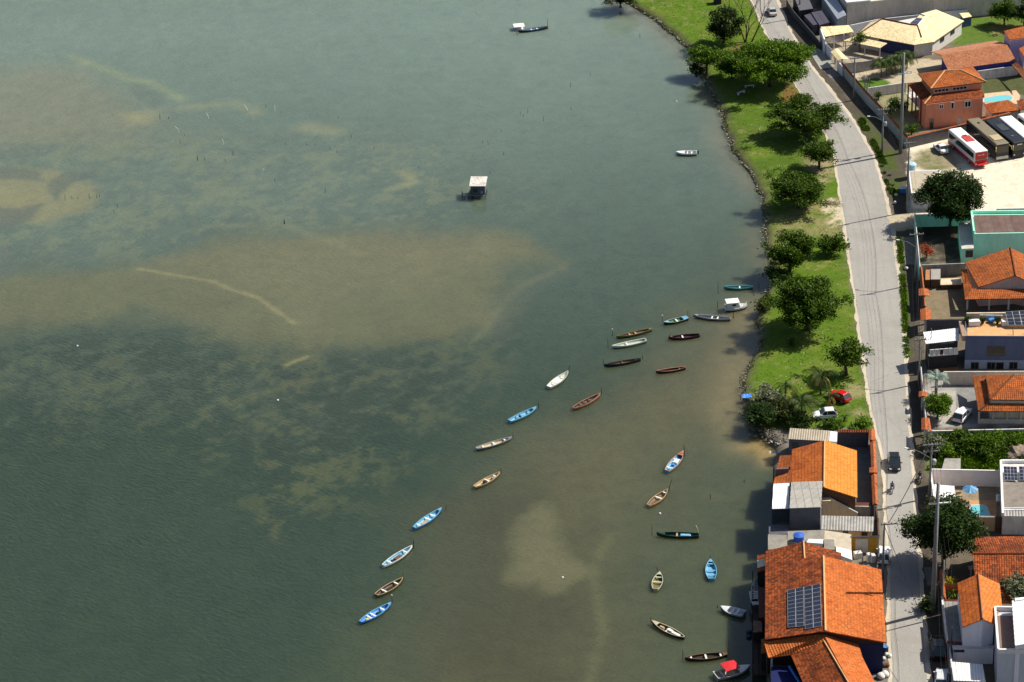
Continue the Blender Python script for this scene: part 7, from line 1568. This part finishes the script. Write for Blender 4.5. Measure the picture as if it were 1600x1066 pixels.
hss = house('outbuilding', 'little blue hut with a beige roof on the lawn', 'hut', kH, (580, 150)); roof(hss, kH, [[(560, 152, 2.2), (633, 138, 2.2), (605, 105, 2.5), (527, 110, 2.5)]], M_yell, .1); walls(hss, kH, [(560, 152, 2.1), (633, 138, 2.1), (605, 105, 2.3), (535, 112, 2.3)], plain('blue_hut_wall', (.05, .09, .20)), .12, .1)
hle = house('shed', 'lean-to with a blue grey metal roof against the grey warehouse', 'shed', kG, (700, 150))
roof(hle, kG, [[(724, 200, 3.6), (545, -60, 3.6), (690, -60, 4.4), (816, 155, 4.4)]], corrug('blue_grey_metal', (.42, .46, .54), (.30, .32, .36), .4), .08)
walls(hle, kG, [(724, 198, 3.5), (816, 160, 4.2), (690, -60, 4.2), (560, -60, 3.5)], plain('light_grey_render', (.40, .42, .44), var=.15), .1, .1)
block('dark sheet roof garage, nearer of two beside the metal lean-to', kG, [(535, 262), (640, 232), (560, 110), (450, 130)], 2.4, plain('purple_grey_sheet', (.06, .055, .085), var=.2), M_dkgrey, name='garage', cat='garage')
block('dark sheet roof garage behind the nearer one', kG, [(470, 262), (520, 255), (440, 140), (375, 160)], 2.2, plain('purple_grey_sheet', (.06, .055, .085), var=.2), M_dkgrey, name='garage', cat='garage')
block('dark block at the top edge beside the sandy forecourt', kG, [(330, 110), (470, 90), (400, -70), (260, -60)], 3.0, M_dkgrey, plain('very_dark_plaster', (.03, .03, .035)))
wallrun('fence', 'dark gate fence with white posts along the forecourt near the top', kG, [(195, -10), (262, 110), (365, 230), (470, 350), (545, 440)], 1.8, plain('very_dark_plaster', (.03, .03, .035)), M_offw, .15, cat='fence', cw=.0, ch=.0)
wallrun('boundary_wall', 'low white end wall of the sandy lot', kF, [(820, 352), (1240, 345)], 1.0, M_white, None, .2)

# ================================================================== POLES AND CABLES
_, a1 = pole('utility pole nearest the top edge beside the dark garages', 1249.5, 28, 9, lamp=(-1.6, -.5))
_, a2 = pole('utility pole at the driveway end of the white street wall', 1334, 157, 9)
_, a3 = pole('utility pole with a white box in front of the coping wall', 1378, 240, 9, arms=((1.0, 0, 1.1), (.9, 0, .8)), lamp=(-2.4, .4), drum=True)
_, a4 = pole('first tall concrete transmission pole, beside the pink house', 1407, 240, 20, .26, arms=((.81, .3, 1.3),), fat=True, group='tall transmission poles', steps=True)
_, a5 = pole('leaning-looking pole at the corner of the flat beige roof', 1417, 332, 13.5, .15)
_, a6 = pole('lamp pole beside the mint green street wall', 1429, 445, 9.5, .13, arms=((1.0, 0, 1.2),), lamp=(-2.6, 1.2))
_, a7 = pole('lamp pole beside the glazed balcony building', 1435, 600, 8.0, .13, arms=((1.0, 0, .9),), lamp=(-2.2, 1.0))
_, a8 = pole('crowded utility pole with transformer near the overgrown lot', 1452, 778, 9.0, .16, arms=((1.0, 0, 1.3), (.88, 0, 1.2)), lamp=(-3.0, 1.5), drum=True)
_, a9 = pole('second tall concrete transmission pole, beside the big dark tree', 1457, 957, 20, .27, arms=((.86, .3, 1.45),), fat=True, group='tall transmission poles', steps=True)
_, a10 = pole('utility pole on the left roadside by the white parked car', 1379, 905, 9.0, .15, arms=((1.0, .6, 1.1),))
_, a11 = pole('thin pole just right of the second transmission pole', 1471, 965, 9.0, .11, arms=())
for i in range(3):
    p = L(1351 + i * 3.4, 147); o = MB().box((0, 0, 0), (.18, .18, 3.2)).build('pillar', M_post); o.location = (p.x, p.y, LZ); tag(o, ['left', 'middle', 'right'][i] + ' of three bare concrete pillars by the lawn patch', 'pillar', 'bare pillars by the lawn patch')
far0 = a1 + Vector((-9, 40, 8.8)); end = L(1478, 1140); runs = [a1, a2, a3, a5, a6, a7, a8, a11, end]
hts = [8.7, 8.7, 8.7, 9.0, 9.0, 7.8, 8.7, 8.6, 8.6]
for j, (dx, dz, s) in enumerate(((-.9, 0, 'outermost road-side cable strung pole to pole'), (-.3, .02, 'second cable from the road strung pole to pole'), (.35, 0, 'third cable from the road strung pole to pole'), (.9, 0, 'cable nearest the walls strung pole to pole'), (0.05, -1.2, 'thick low telephone cable strung pole to pole'))):
    cable(s, [far0 + Vector((dx, 0, dz))] + [r_ + Vector((dx, -.1, h_ + dz)) for r_, h_ in zip(runs, hts)], .55, .026 if j == 4 else .014)
cable('bundle of pale wires crossing the road to the left roadside pole', [a8 + Vector((-.4, 0, 8.4)), a10 + Vector((.4, 0, 8.6))], .5, .06)
cable('wire slanting across the road from the left roadside pole toward the bottom right', [a10 + Vector((0, 0, 8.5)), L(1462, 1010, 5.0)], .4, .04)
hi = [a4 + Vector((0, 0, 16.3)), a9 + Vector((0, 0, 17.3))]
